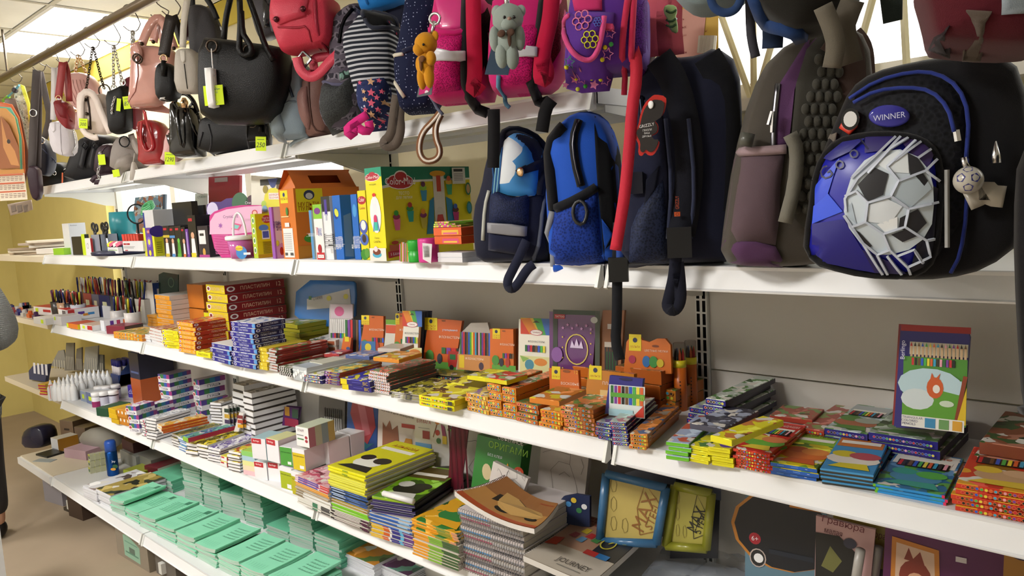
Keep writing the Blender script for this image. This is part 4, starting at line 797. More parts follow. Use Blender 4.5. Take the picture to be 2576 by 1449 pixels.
P_('muzzle',[(T('c3',(1028,225))[0],(.022,.02,.018),.024)]);P_('ear',[(T('c3',(915,108))[0],(.017,.009,.017),0)]);P_('ear',[(T('c3',(1138,105))[0],(.017,.009,.017),0)]);P_('arm',[(T('c3',(900,360))[0],(.016,.016,.034),.005)]);P_('arm',[(T('c3',(1128,350))[0],(.016,.016,.034),.005)]);P_('leg',[(T('c3',(965,515))[0],(.019,.018,.034),.012)]);P_('leg',[(T('c3',(1062,525))[0],(.019,.018,.034),.012)]);P_('eye',[(T('c3',(990,160))[0],.0045,.037)],mat('0c0a0a','gloss'));P_('eye',[(T('c3',(1078,158))[0],.0045,.037)],mat('0c0a0a','gloss'));P_('nose',[(T('c3',(1034,175))[0],.006,.038)],mat('a08070','gloss'))
P_('bow',[(T('c3',(960,310))[0],(.014,.006,.010),.034),(T('c3',(1045,300))[0],(.014,.006,.010),.034),(T('c3',(1035,360))[0],(.006,.004,.02),.032)],mat('4c3428','fabric'));g=G();g.tube([pl.px(p) for p in T('c3',(1010,70),(1012,0),(1015,-60))],.005,6);g.to('clasp',SILV,b,True)
sw=thing('hang_tag','glossy blue-grey card hanging behind the grey teddy','tag',pl.px(T('c3',(925,690))[0],-.035));o_=[pl.px(p,-.035) for p in T('c3',(808,690),(1025,695),(1090,420),(880,400))];g=G();g.add(o_+[x+pl.n*.0015 for x in o_],BOXF);g.to('card',mat('33475c','gloss',.15),sw)
# purple backpack with flowers
th,pl,pw=sbag('purple_backpack','violet school backpack with flowers, stars and a pink-edged flap pocket',T('c3',(1560,800),(1580,500),(1600,200),(1640,-60),(2330,-60),(2340,400),(2330,800),(2250,870),(1900,890),(1640,880)),-.07,30,.2,mat('5a2a92','fabric',.7),cat='backpack',group=PB)
sew(pw,'print_pocket',T('c3',(1562,820),(1580,520),(1620,120),(2005,120),(1990,500),(1960,840),(1700,860)),mat('6330a4','fabric',.7),th,.004,.018);sew(pw,'pink_yoke',T('c3',(1645,-40),(1890,-40),(1895,100),(1640,105)),mat('c8306c','fabric'),th,.006)
flp=sew(pw,'pocket_flap',T('c3',(1590,175),(1640,175),(1780,180),(1925,185),(1915,350),(1870,520),(1800,590),(1680,560),(1600,480),(1572,350)),mat('562a8e','fabric',.7),th,.026,.006,1);stitch(pw,'flap_binding',T('c3',(1612,175),(1582,320),(1600,460),(1690,560),(1800,592),(1872,510),(1912,340),(1930,185)),.005,mat('d8508c','fabric'),th,.03,2)
def flower(pw,p,R,col,th,d):
    R*=.5;u,v=pw.uv(p);g=G()
    for k in range(6):a=k*math.pi/3;c=(u+R*.62*math.cos(a),v+R*.62*math.sin(a));g.tube([pw.front(c[0]+R*.34*math.cos(x),c[1]+R*.34*math.sin(x),d) for x in [2*math.pi*j/9 for j in range(10)]],R*.07,4,0,False)
    g.to('flower',mat(col,'fabric'),th,True)
flower(pw,T('c3',(1728,225))[0],.036,'d87aa0',th,.033);flower(pw,T('c3',(1800,398))[0],.031,'d8d830',th,.033);flower(pw,T('c3',(1868,240))[0],.016,'5a7ad8',th,.033)
rnd=random.Random(3)
def starpoly(pw,p,r_,col,th,d,out=False,rot=0.3):
    r_*=.45;u,v=pw.uv(p);g=G();q=[(u+(r_ if j%2==0 else r_*.5)*math.sin(math.pi*j/5+rot),v+(r_ if j%2==0 else r_*.5)*math.cos(math.pi*j/5+rot)) for j in range(11)]
    if out:g.tube([pw.front(a,b_,d) for a,b_ in q],r_*.09,4,0,False)
    else:g.add([pw.front(a,b_,d) for a,b_ in q[:10]]+[pw.front(u,v,d)],[(10,(j+1)%10,j) for j in range(10)])
    g.to('star',mat(col,'fabric'),th)
for x,y,r_,col,ou in ((1628,720,.02,'dc80b0',0),(1725,745,.022,'dc80b0',1),(1830,800,.021,'e086b4',0),(1935,760,.022,'dc80b0',1),(1955,520,.022,'dc80b0',1),(1605,590,.022,'3f8a6a',1),(1570,800,.016,'dc80b0',0),(1980,330,.02,'dc80b0',1)):starpoly(pw,T('c3',(x,y))[0],r_,col,th,.022,ou)
for x,y,col in ((1583,645,'e6dc30'),(1665,745,'e6dc30'),(1765,690,'e6dc30'),(1855,655,'e6dc30'),(1890,750,'e6dc30'),(1930,458,'e6dc30'),(1985,430,'3f9a4a'),(1830,712,'3f9a3a'),(1750,812,'3f9a3a'),(1680,838,'d6dc50'),(1905,570,'e6dc30')):g=G();u,v=pw.uv(T('c3',(x,y))[0]);g.sphere(pw.front(u,v,.02),.0042,0,8,5);g.to('dot',mat(col,'fabric'),th,True)
for a in (2080,2160):stitch(pw,'red_piping',T('c3',(a+60,-40),(a+10,300),(a,600),(a+20,880)),.006,mat('c83054','fabric'),th,.004)
sew(pw,'mesh_side',T('c3',(2190,-40),(2320,-40),(2330,600),(2240,800),(2200,500)),mat('54207a','mesh'),th,.004);sew(pw,'tab',T('c3',(1930,245),(2005,248),(2005,298),(1935,300)),mat('d84a7c','fabric'),th,.026)
RS=thing('red_strap','long raspberry red webbing strap hanging from the violet backpack over the lower shelf','strap',atY(T('c7',(1352,1212))[0],-.13));pr=Pl((1570,400),-.13,30)
pxstrap(pr,'webbing',T('c3',(2130,420),(2200,470),(2215,700),(2170,1000),(2150,1300))+T('c7',(1470,400),(1440,700),(1400,950),(1355,1212)),.021,mat('c8283e','fabric',.6),RS,.0,1)
# pink straps, frog, poster right of the violet backpack
th,pl,pw=bag('strap_bundle','coral pink backpack straps hanging beside the violet backpack','backpack',T('c3',(2390,-60),(2560,-60),(2575,500),(2480,520),(2380,520),(2385,200)),.12,30,.08,mat('b0485c','fabric'),group=PB)
for a in (2420,2520):pxstrap(pl,'shoulder_strap',T('c3',(a,-50),(a-10,250),(a+15,515)),.05,mat('d26070','fabric'),th,.05)
th,pl,pw=bag('rucksack','dark red and black rucksack hanging behind the coral straps','backpack',T('c3',(2260,-60),(2440,-60),(2400,300),(2380,560),(2290,700),(2250,500)),.2,30,.12,mat('3a2024','fabric'),group=PB)
th,pl,pw=bag('green_tag','pale green frog-shaped rubber tag hanging near the wall poster','tag',T('c4',(195,30),(265,35),(275,80),(262,110),(278,160),(278,228),(225,205),(215,140),(178,75)),.02,30,.012,mat('9fc07e','plastic',.6),group=None,sm=1)
for a in (70,130,165):stitch(pw,'outline',T('c4',(200,a),(235,a+18),(268,a-4)),.0022,mat('3f6a3c','plastic'),th)
po=thing('wall_poster','pink and yellow paper poster with printed Russian sentences beside the window','poster',atY((1750,230),.40));pl=Pl((1750,120),.40,0)
def quad(pl,pts,th_,m,parent,nm,d=0):q=[pl.px(p,d) for p in pts];g=G();g.add([x-pl.n*th_ for x in q]+q,BOXF);return g.to(nm,m,parent)
quad(pl,T('c4',(270,420),(545,420),(545,40),(290,40)),.002,mat('d8b04a','paper'),po,'sheet');quad(pl,T('c4',(265,420),(430,420),(468,60),(290,60)),.001,mat('d8a090','paper'),po,'pink_panel',.002)
ink_on(pl,T('c4',(290,400))[0],T('c4',(500,70))[0],lambda i:[i.text(t,x,y,.05,'a03a2a') for t,x,y in (('ень',.1,.95),('тык',.15,.76),('даш',.16,.56),('н!',.84,.56),('н!',.05,.36),('сен',.15,.16))],'lettering',po,.0035)
g=G()
for k in range(4):a=atY(T('c4',(440+k*24,238))[0],.36);b_=atY(T('c4',(430+k*24,350))[0],.36);g.tube([a,b_],.009,8)
o=g.alone('white_rolls',mat('e2dcc8','plastic'),'four white ribbed rods standing before the wall poster','rods')
# bags hanging at the upper right
th,pl,pw=bag('blue_grey_bag','pale blue-grey bag hanging above the window with a blue strap','bag',T('c4',(200,-80),(760,-80),(740,0),(600,60),(440,92),(330,60)),-.16,25,.12,mat('7f9096','fabric'),group=PB)
pxstrap(pl,'strap',T('c4',(490,-40),(510,50),(580,90),(650,75),(690,20),(700,-40)),.012,mat('27406c','fabric'),th,.07,2);pxstrap(pl,'cord',T('c4',(755,-20),(760,200),(775,300),(795,380)),.014,mat('3a3a42','fabric'),th,.0,1)
th,pl,pw=bag('hanging_rucksack','black rucksack with blue edge hanging above the purple backpack','backpack',T('c4',(765,-90),(1540,-90),(1470,20),(1400,130),(1280,200),(1090,245),(960,210),(860,130),(800,40)),-.14,22,.2,mat('15140f','fabric'),group=PB,bulge=.35)
stitch(pw,'blue_edge',T('c4',(790,-40),(850,100),(960,205),(1090,240)),.014,mat('1f3a6a','fabric'),th);pxstrap(pl,'grey_strap',T('c4',(1240,40),(1300,180),(1330,300),(1300,450)),.024,mat('6a6458','fabric'),th,.1,1);pxstrap(pl,'grey_strap',T('c4',(1440,0),(1400,100),(1370,200),(1430,420)),.03,mat('5c564c','fabric'),th,.08,1);pxstrap(pl,'blue_strap',T('c4',(900,120),(910,220),(905,320)),.03,mat('1c2c48','fabric'),th,-.03,1)
th,pl,pw=bag('dark_strap_end','wide dark green strap end hanging in front of the bright window','strap',T('c4',(1612,-60),(1772,-60),(1768,130),(1640,160)),-.1,22,.012,mat('27302e','fabric'),group=None,sm=0)
th,pl,pw=bag('red_rucksack','big dark red rucksack hanging at the upper right over the football backpack','backpack',T('c4',(1830,-90),(2700,-90),(2720,360),(2400,380),(2000,345),(1935,330),(1900,150)),-.30,18,.2,mat('4c0e1a','fabric'),group=PB)
sew(pw,'dark_pocket',T('c4',(1940,330),(1990,220),(2080,170),(2110,350)),mat('1c0c12','fabric'),th,.004);sew(pw,'grey_patch',T('c4',(2190,70),(2360,80),(2360,330),(2230,330)),mat('5a5048','fabric'),th,.004);sew(pw,'white_patch',T('c4',(2425,-60),(2660,-60),(2660,90),(2425,100)),mat('8a949c','fabric'),th,.004)
# ---------------------------------------------------------------- backpack shelf
ZB=TOP['B'];BP='school backpacks on the middle shelf'
def kbox(name,cat,xL,xR,x3,ybot,ytop,Y,**k):
    """a standing box whose front edge is seen from xL to xR and whose right side recedes to x3"""
    A,B=atY((xL,ybot),Y),atY((xR,ybot),Y);d=k.pop('d',None) or max(.01,atX((x3,ybot),B.x).y-Y);h=k.pop('h',None) or atY(((xL+xR)/2,ytop),Y).z-k.get('z',ZB)
    z=k.pop('z',ZB);kd=Kind(name,cat,B.x-A.x,d,h,**k);return kd,Vector(((A.x+B.x)/2,Y,z))
def KB(crop,name,cat,xL,xR,x3,yb,yt,Y,**k):
    (a,b_),(c,e),(x3_,_)=T(crop,(xL,yb),(xR,yt),(x3,yb));return kbox(name,cat,a,c,x3_,b_,e,Y,**k)
RG='craft and toy boxes on the backpack shelf'
# far corner: flat packets
rnd=random.Random(5);z=ZB-.01
for i,(c,w,d) in enumerate((('b8a48c',.30,.22),('cfc4b2',.34,.24),('9c8a76',.28,.2),('d8d4cc',.33,.23),('b7a79a',.3,.22),('c9bfae',.26,.2))):
    kd=Kind('paper_packet','packet',w,d,.014,c,kind='paper');q=atY((60+i*6,620),.12);kd.place((q.x+rnd.uniform(-.03,.03),.07+rnd.uniform(0,.05),z),rnd.uniform(-.4,.4),'%s flat paper packet in the beige heap on the corner shelf'%nth(5-i,6),'flat packets on the corner shelf');z+=.0145
kd=Kind('clear_packet','packet',.24,.2,.03,'d9d4d0',kind='plastic');q=atY((128,625),.1);kd.place((q.x,.08,ZB),.2,'white plastic packet on the corner of the backpack shelf',None)
kd=Kind('green_packet','packet',.13,.16,.035,'8fc42a',kind='plastic');q=atY(T('c5',(565,960))[0],.04);kd.place((q.x,.03,ZB),.1,'lime green plastic packet at the shelf edge beside the white carton')
kd,l=KB('c5','white_carton','box',605,665,820,955,668,.07,f='dfe0e2',r='d3d6da');kd.ink['r'].text('Business',.3,.93,.04,'8a8a92');kd.place(l,0,'tall white carton beside the lime green packet')
kd,l=KB('c5','pen_stand','stand',690,765,785,958,790,.04,f='1c1c1e',kind='plastic');kd.place(l,.1,'black plastic pen stand in front of the white carton')
kd,l=KB('c5','marker_box','box',770,800,840,960,768,.035,f='c8e020',r='3a3f3a');kd.place(l,0,'slim fluorescent yellow box beside the black pen stand')
kd,l=KB('c5','staple_box','box',800,850,868,962,805,.03,f='e8e8ea',r='b22a2a');kd.ink['f'].ringe(.45,.55,.16,.16,.03,'777777');kd.place(l,0,'white staple box with a ring print by the pen cup')
cup=thing('pen_cup','clear grey square pen cup holding scissors and knives','cup',atY(T('c5',(900,962))[0],.05));a=atY(T('c5',(860,962))[0],.05);b_=atY(T('c5',(940,962))[0],.05);w=b_.x-a.x;g=G()
g.box(a.x,b_.x,.05,.054,ZB,ZB+.1).box(a.x,b_.x,.13,.134,ZB,ZB+.1).box(a.x,a.x+.004,.05,.134,ZB,ZB+.1).box(b_.x-.004,b_.x,.05,.134,ZB,ZB+.1).box(a.x,b_.x,.05,.134,ZB,ZB+.004);g.to('wall',mat('8e95a6','plastic',.2),cup);cup.location.z=ZB
for k,(x,rot,c) in enumerate(((975,25,'17171a'),(1020,-8,'17171a'),(905,10,'2a2a30'))):
    base=atY(T('c5',(x-20,880))[0],.08);sc=thing('scissors',['black-handled scissors leaning out of the pen cup, leftmost pair','black-handled scissors standing upright by the teal vase','black scissors low in the pen cup'][k],'scissors',base,0,'scissors on the backpack shelf');g=G();d=Vector((math.sin(math.radians(rot)),0,math.cos(math.radians(rot))));s_=Vector((d.z,0,-d.x))
    for e in (-1,1):g.ring(base+d*.095+s_*(e*.02),.018,.005,d,s_);g.tube([base+d*.078+s_*(e*.012),base+d*.04],.005,6)
    g.to('handle',mat(c,'plastic'),sc,True);g=G();g.tube([base+d*.045,base-d*.04],.004,5);g.to('blade',SILV,sc)
# round desk organiser with eraser box
og=thing('round_organiser','dark blue round tray carrying erasers and small boxes','tray',atY((310,640),.09));c=atY((308,643),.1);c.z=ZB;g=G();g.lathe(c,[(.11,0),(.13,.004),(.132,.018),(.12,.022)],26);g.to('dish',mat('1f2342','plastic'),og,True)
for k,(x,c_) in enumerate(((1030,'e8e83a'),(1050,'e86a8a'),(1085,'f0ece4'),(1110,'e86a8a'))):q=atY(T('c5',(x,860))[0],.07);g=G();g.obox(q,(.017,.004,.006),(-.004,.011,0),(-.003,0,.008));g.alone('eraser',mat(c_,'plastic',.6),'small %s eraser on the round blue tray'%['yellow','pink','white','second pink'][k],'eraser','erasers on the round tray')
kd,l=KB('c5','eraser_box','box',1145,1330,1345,940,832,.02,f='dfe1e6',t='c8cad0',z=ZB+.022);kd.ink['f'].rect(.04,.62,.36,.8,'b02430');kd.ink['f'].text('Berlingo',.2,.71,.12,'ffffff',.28);kd.ink['f'].rect(.04,.42,.6,.47,'8a8a90');kd.ink['f'].rect(.04,.3,.55,.35,'8a8a90');kd.ink['f'].rect(.1,.05,.24,.14,'b02430');kd.place(l,0,'white eraser box with a red brand label on the round tray')
for k in range(6):q=atY(T('c5',(1180+k*26,800))[0],.05);g=G();g.obox(q,(.007,.002,0),(-.002,.02,0),(-.002,0,.016));g.alone('red_eraser',mat('c8402e' if k else 'd83a2e','plastic',.5),'%s red-tipped eraser standing in the white eraser box'%('first second third fourth fifth sixth'.split()[k]),'eraser','red-tipped erasers in the box')
kd,l=KB('c5','tape_box','box',1005,1090,1130,935,892,.03,f='e6e7e8',z=ZB+.01);kd.ink['f'].rect(.05,.5,.9,.6,'7aa84a');kd.place(l,.05,'small white tape box at the front of the round tray')
v_=thing('teal_vase','teal plastic desk cup behind the scissors','cup',atY(T('c5',(1148,750))[0],.2));c=atY(T('c5',(1148,800))[0],.2);h=atY(T('c5',(1148,560))[0],.2).z-ZB;c.z=ZB;g=G();g.lathe(c,[(.035,0),(.05,.02),(.062,h*.7),(.058,h),(.05,h),(.05,h-.02)],18);g.to('body',mat('2a8a94','plastic'),v_,True)
gl=thing('magnifier','black-rimmed round magnifying glass standing behind the teal cup','magnifier',atY(T('c5',(1262,640))[0],.15));c=atY(T('c5',(1262,582))[0],.15);g=G();g.ring(c,.045,.004,(.8,.6,0),(0,0,1),22);g.to('rim',BLK,gl,True);g=G();g.tube([c-Vector((0,0,.045)),Vector((c.x,c.y,ZB))],.006,8);g.to('handle',BLK,gl,True)
gc=thing('ribbon_coil','coil of pale green ribbon lying on the white display box','ribbon',atY(T('c5',(1365,545))[0],.16));g=G();c=atY(T('c5',(1365,520))[0],.16)
for k in range(4):g.ring(c+Vector((0,0,-.012+k*.008)),.042-.003*k,.005,(1,0,0),(0,.6,.5),20)
g.to('ribbon',mat('5fb87a','plastic'),gc,True)
pl=Pl((370,515),.34,20,8);bk=thing('picture_book','blue-grey picture book leaning against the bright window','book',pl.px((375,640)));quad(pl,T('c5',(1210,760),(1490,760),(1505,400),(1250,430)),.012,mat('7d98a8','art',.5,'b4714f',.6),bk,'cover');quad(pl,T('c5',(1495,760),(1520,755),(1528,398),(1507,400)),.012,mat('445564','card'),bk,'spine',.001)
kd,l=KB('c5','black_tray','box',1600,1780,1838,600,470,.18,f='1b1b1d',kind='plastic');kd.place(l,0,'black plastic desk tray behind the white display box')
kd,l=KB('c5','black_cup','cup',1830,1890,1915,620,500,.22,f='1a1a1c',kind='plastic');kd.place(l,0,'black pencil holder beside the red folder')
pl=Pl(T('c5',(1860,480))[0],.33,25,6);sp=thing('paper_sheet','pale green printed sheet standing beside the red plastic folder','sheet',pl.px(T('c5',(1860,900))[0]));quad(pl,T('c5',(1790,900),(1925,900),(1922,392),(1805,392)),.002,mat('d5ddd2','paper'),sp,'sheet');ink_on(pl,T('c5',(1805,460))[0],T('c5',(1920,395))[0],lambda i:(i.text('СТАММ',.55,.55,.35,'3a6a4a',.7),),'lettering',sp,.002)
pl=Pl(T('c5',(2070,480))[0],.30,10,4);rf=thing('red_folder','translucent red plastic document folder standing on edge','folder',pl.px(T('c5',(2070,960))[0]));quad(pl,T('c5',(1925,960),(2210,960),(2216,222),(1930,240)),.014,mat('a8303a','plastic',.15),rf,'cover');quad(pl,T('c5',(1985,290),(2105,282),(2105,240),(1985,250)),.002,mat('b8a8a6','plastic',.1),rf,'label_window',.002)
# white display box and the row of experiment boxes
kd,l=KB('c5','display_box','box',1335,1430,1842,720,545,.10,f='d9dbe0',r='c7c8cc',t='e4e2da',z=ZB);kd.ink['f'].rect(.0,.45,.14,.95,'1f3a9a');kd.ink['f'].rect(.3,.3,.9,.6,'b9bdc8');kd.place(l,0,'white cardboard display box behind the row of experiment boxes')
EX='science experiment boxes in a row'
kd,l=KB('c5','slime_box','box',1348,1445,1530,985,708,.03,f='e2e433',r='c9cc1e');i=kd.ink['f'];i.rect(.22,.0,.82,1,'5b3a9c');i.ell(.52,.86,.1,.08,'a8202e');i.text('ООЗИ',.52,.86,.07,'ffffff',.5);i.ell(.52,.5,.1,.11,'f0e84a');i.star(.52,.5,.2,'8a6ac8',10,.8);i.ell(.52,.5,.09,.1,'f0e84a');i.ell(.52,.12,.1,.1,'e8dc4a');kd.ink['r'].ell(.5,.86,.3,.2,'3c2a86')
for k in range(6):kd.ink['r'].rect(.2,.12+k*.07,.8,.145+k*.07,'7a7a14')
kd.place(l,0,'yellow and purple monster slime box at the far end of the experiment row',EX)
for k,(a,b_,x3,yt,c,c2,lb) in enumerate(((1532,1590,1592,690,'17141c','c8b43a','black experiment box with a gold base strip'),(1592,1640,1642,695,'17141c','4a8ac8','black experiment box with a child in a lab coat'),(1642,1698,1700,690,'15181a','5aa83a','black experiment box with green slime'),(1700,1735,1737,700,'141416','d8743a','black experiment box with an orange cup'),(1737,1762,1764,720,'6a3aa0','f0f0f0','narrow purple experiment box with white lettering'),(1768,1840,1844,592,'141418','e0d032','taller black experiment box with a yellow figure'),(1850,1945,1955,690,'2a2430','c860a0','small black and pink pack with a white barcode sticker'))):
    kd,l=KB('c5','experiment_box','box',a,b_,x3,988,yt,.028,f=c,d=.08);i=kd.ink['f']
    if k==4:i.text('опыты и эксперименты',.5,.5,.5,'f0e8f4',None,math.pi/2) if False else i.rect(.35,.1,.6,.9,'c8b8e0')
    elif k==6:i.rect(.1,.42,.75,.86,'e8e8ea');i.rect(.2,.68,.6,.76,'333333');i.ell(.5,.16,.1,.13,'d0a04a');i.rect(0,0,1,.08,'b03a8a')
    else:
        i.rect(.1,.86,.6,.93,'b82034');i.poly([(.2,.04),(.8,.04),(.7,.45),(.3,.45)],'e8e8ec' if k!=2 else '4f9a34');i.ell(.5,.52,.09,.08,'d8a888' if k!=2 else '6ac04a');i.rect(.15,0,.75,.1,c2)
        if k<2:i.rect(0,.62,1,.7,c2)
    kd.place(l,0,lb,EX)
# blister cards
def card(name,label,cat,crop,pts,Y,yaw,m,th_=.004,tilt=4,group=RG,z=None):
    P=T(crop,*pts);xs=[p[0] for p in P];ys=[p[1] for p in P];pl=Pl((sum(xs)/len(xs),max(ys)),Y,yaw,tilt);zb=z if z is not None else ZB
    o=[pl.uv(p) for p in P];o=[(u,max(v,zb-pl.o.z+.0005)) for u,v in o]
    A=sum(o[i-1][0]*o[i][1]-o[i][0]*o[i-1][1] for i in range(len(o)))
    if A<0:o.reverse()
    n=len(o);V=[pl.at(u,v,0) for u,v in o]+[pl.at(u,v,th_) for u,v in o];F=[tuple(range(n))[::-1],tuple(range(n,2*n))]+[(i,(i+1)%n,n+(i+1)%n,n+i) for i in range(n)]
    t=thing(name,label,cat,pl.at(sum(u for u,v in o)/n,min(v for u,v in o)),0,group);part('card',V,F,m,t);return t,pl
def disc(pl,p,rx,ry,col,parent,nm,d,n=18,kind='card'):
    u,v=pl.uv(p,d);V=[pl.at(u+rx*math.cos(2*math.pi*k/n),v+ry*math.sin(2*math.pi*k/n),d) for k in range(n)];part(nm,V,[tuple(range(n))],mat(col,kind),parent)
t,pl=card('blister_card','purple hanging blister card behind the pink crystal set','pack','c5',((1915,900),(1918,500),(1960,470),(2050,470),(2100,440),(2230,425),(2400,440),(2430,520),(2430,900)),.12,20,mat('4a2a7a','card'))
for x,c,r_ in ((2220,'3a6a4a',.04),(2330,'4a2a3a',.03),(2390,'4a2a3a',.03)):disc(pl,T('c5',(x,480))[0],r_,r_,c,t,'letter_disc',.0046)
ink_on(pl,T('c5',(2170,505))[0],T('c5',(2420,450))[0],lambda i:i.text('One',.5,.5,.7,'e8e0e8',.9),'lettering',t,.0052);disc(pl,T('c5',(1965,545))[0],.028,.03,'d8d0f0',t,'flower_print',.0046)
t,pl=card('crystal_set','pink and white crystal craft card with a clear bucket in front','pack','c5',((2060,1015),(1990,900),(1945,700),(1945,600),(1990,560),(2100,520),(2240,500),(2420,500),(2430,1010)),.03,22,mat('c92a86','card'))
def cr(i):
    i.poly([(.0,.5),(.5,.48),(1,.52),(1,1),(.7,1),(.35,.97),(.12,.9),(.02,.75)],'e6b4d4');i.text('CrystaLIKE',.42,.82,.075,'5a2a6a',.6);i.ell(.87,.87,.07,.06,'c84a4a');i.ell(.87,.87,.045,.04,'f0c0b0');i.star(.22,.66,.06,'a05ab0',6);i.poly([(.42,.58),(.56,.55),(.62,.66),(.48,.7)],'d85a8a');i.poly([(.44,.6),(.54,.58),(.58,.64),(.48,.67)],'7ac8c0')
    for k in range(12):i.rect(.07+k*.004,.46-k*.032,.36,.472-k*.032,'e070b4')
ink_on(pl,T('c5',(1950,1005))[0],T('c5',(2420,505))[0],cr,'printed_front',t,.0045)
bk=thing('clear_bucket','small clear plastic bucket with white lid and handle before the pink crystal set','bucket',atY(T('c5',(2240,1018))[0],.0));c=atY(T('c5',(2240,1018))[0],.02);c.z=ZB;h=atY(T('c5',(2240,820))[0],.02).z-ZB;g=G();g.lathe(c,[(.034,0),(.044,h)],22);g.to('tub',mat('c86ab0','plastic',.15),bk,True)
g=G();g.lathe(c+Vector((0,0,h)),[(.048,0),(.05,.004),(.05,.012),(.046,.016)],22);g.to('lid',mat('f0eef2','plastic'),bk,True);g=G();g.tube(smooth3([c+Vector((.046*math.cos(a),.0,h+.01+.085*math.sin(a))) for a in [math.pi*k/8 for k in range(9)]],1),.004,6);g.to('handle',mat('f2f0f4','plastic'),bk,True)
pls=Pl(None,None,25,0,c-Vector((0,.042,0)));ink_on(pls,T('c5',(2150,1005))[0],T('c5',(2320,860))[0],lambda i:(i.ell(.5,.45,.44,.44,'3a8ad0'),i.ell(.4,.75,.3,.18,'e8d43a'),i.text('ПЕСОЧНИЦА',.45,.72,.1,'c02a3a',.7),i.rect(.6,.3,.95,.45,'f0f0f0')),'bucket_label',bk,.008)
# sandbox card
t,pl=card('sandbox_box','white box printed with green and yellow home sandbox, behind the pink set','box','c6',((215,900),(208,235),(440,250),(440,900)),.16,18,mat('e8e6d8','card'),.05)
ink_on(pl,T('c6',(215,640))[0],T('c6',(435,245))[0],lambda i:(i.rect(0,.85,1,1,'2a2a20'),i.poly([(.3,1),(.7,1),(.6,.82),(.5,.75),(.4,.82)],'3c4a8a'),i.ell(.5,.5,.3,.28,'e8e040'),i.poly([(.32,.5),(.8,.48),(.8,.64),(.32,.66)],'f4f0ea'),i.text('ДОМАШНЯЯ',.56,.6,.06,'c0302a',.44),i.text('ПЕСОЧНИЦА',.56,.53,.05,'c0302a',.44),i.ell(.12,.4,.08,.08,'b8d858'),i.ell(.15,.28,.08,.08,'8ab8d8'),i.ell(.2,.75,.08,.1,'9a8a30'),i.rect(0,0,1,.2,'d8c840')),'printed_front',t,.0505)
kd,l=KB('c6','clay_box','box',150,190,330,1035,580,.02,f='b8d03a',r='e2cc10');i=kd.ink['f']
for y in (.85,.62,.4,.18):i.ell(.5,y,.06,.08,'f0f0e8');i.ell(.5,y,.04,.05,'5a9a4a')
i=kd.ink['r'];i.ell(.75,.87,.12,.09,'b82838');i.text('ТЕСТО',.72,.89,.05,'ffffff',.5);i.text('ДЛЯ ЛЕПКИ',.72,.83,.04,'ffffff',.5);i.ell(.5,.68,.12,.07,'5a8ad0');i.rect(.35,.42,.85,.62,'f0f0f0');i.rect(.4,.45,.8,.6,'4a5ab0');i.rect(0,0,1,.08,'c89a10')
for k in range(8):i.rect(.35,.1+k*.035,.9,.118+k*.035,'8a7a10')
kd.place(l,.0,'yellow modelling dough box between the crystal set and the purple carton',RG)
kd,l=KB('c6','toothpaste_box','box',325,350,460,1055,515,.012,f='9a5ab8',r='ecdcf0');i=kd.ink['r'];i.text('БОМБОЧКИ',.55,.62,.3,'3a2a7a',None,math.pi/2) if False else None
i.poly([(.0,0),(1,0),(1,.25),(.6,.3),(0,.2)],'d8a0d8');i.rect(0,0,.14,1,'b06ac8');i.text('БУРЛЯЩИЕ',.36,.66,.16,'3a3a9a',.5,math.pi/2);i.text('БОМБОЧКИ',.66,.62,.2,'5a2a8a',.6,math.pi/2);i.ell(.55,.14,.04,.08,'c03030');i.ell(.25,.3,.03,.06,'e0e050');kd.place(l,0,'lilac and white box lettered for bath bombs beside the orange house box',RG)
# orange house-shaped box with handle
A,B=atY(T('c6',(428,1050))[0],.02),atY(T('c6',(565,1050))[0],.02);w=B.x-A.x;d=atX(T('c6',(1165,1020))[0],B.x).y-.02;d=min(d,.30);h1=atY(T('c6',(490,345))[0],.02).z-ZB;h2=atY(T('c6',(480,180))[0],.06).z-ZB
hb=thing('handled_box','orange house-shaped cardboard box with a cut-out handle','box',((A.x+B.x)/2,.02,ZB),0,RG);xm=(A.x+B.x)/2;g=G()
g.add([(A.x,.02,ZB),(B.x,.02,ZB),(B.x,.02+d,ZB),(A.x,.02+d,ZB),(A.x,.02,ZB+h1),(B.x,.02,ZB+h1),(B.x,.02+d,ZB+h1),(A.x,.02+d,ZB+h1)],BOXF);g.to('body',mat('d97a2e','card'),hb)
g=G();y0,y1=.02,.02+d;zt=ZB+h1;zz=ZB+h2;hs0,hs1=y0+d*.3,y0+d*.75;hz0,hz1=zt+(zz-zt)*.25,zt+(zz-zt)*.68
for (ya,yb_,za,zb_) in ((y0+.01,hs0,zt,zz),(hs1,y1-.01,zt,zz),(hs0,hs1,zt,hz0),(hs0,hs1,hz1,zz)):g.add([(xm-.0+(B.x-xm)*(1-(za-zt)/(zz-zt)),ya,za),(xm+(B.x-xm)*(1-(za-zt)/(zz-zt)),yb_,za),(xm+(B.x-xm)*(1-(zb_-zt)/(zz-zt)),yb_,zb_),(xm+(B.x-xm)*(1-(zb_-zt)/(zz-zt)),ya,zb_)],[(0,1,2,3)])
for e in (0,1):ye=(y0+.008,y1-.008)[e];g.add([(A.x,ye,zt),(B.x,ye,zt),(xm,ye+(.02 if e==0 else -.02),zz)],[(0,1,2)])
g.to('roof_handle',mat('cf6e28','card'),hb);g=G();g.add([(A.x,y0,zt),(A.x,y1,zt),(xm-.002,y1,zz),(xm-.002,y0,zz)],[(0,1,2,3)]);g.to('roof_panel',mat('b85a22','card'),hb)
def pinks(face,w_,d_,h_,fn,o,loc,nm):i=Ink(*((w_,h_) if face=='f' else (d_,h_)));fn(i);put(nm,i.me(nm,face_matrix(face,w_,d_,h_)),o)
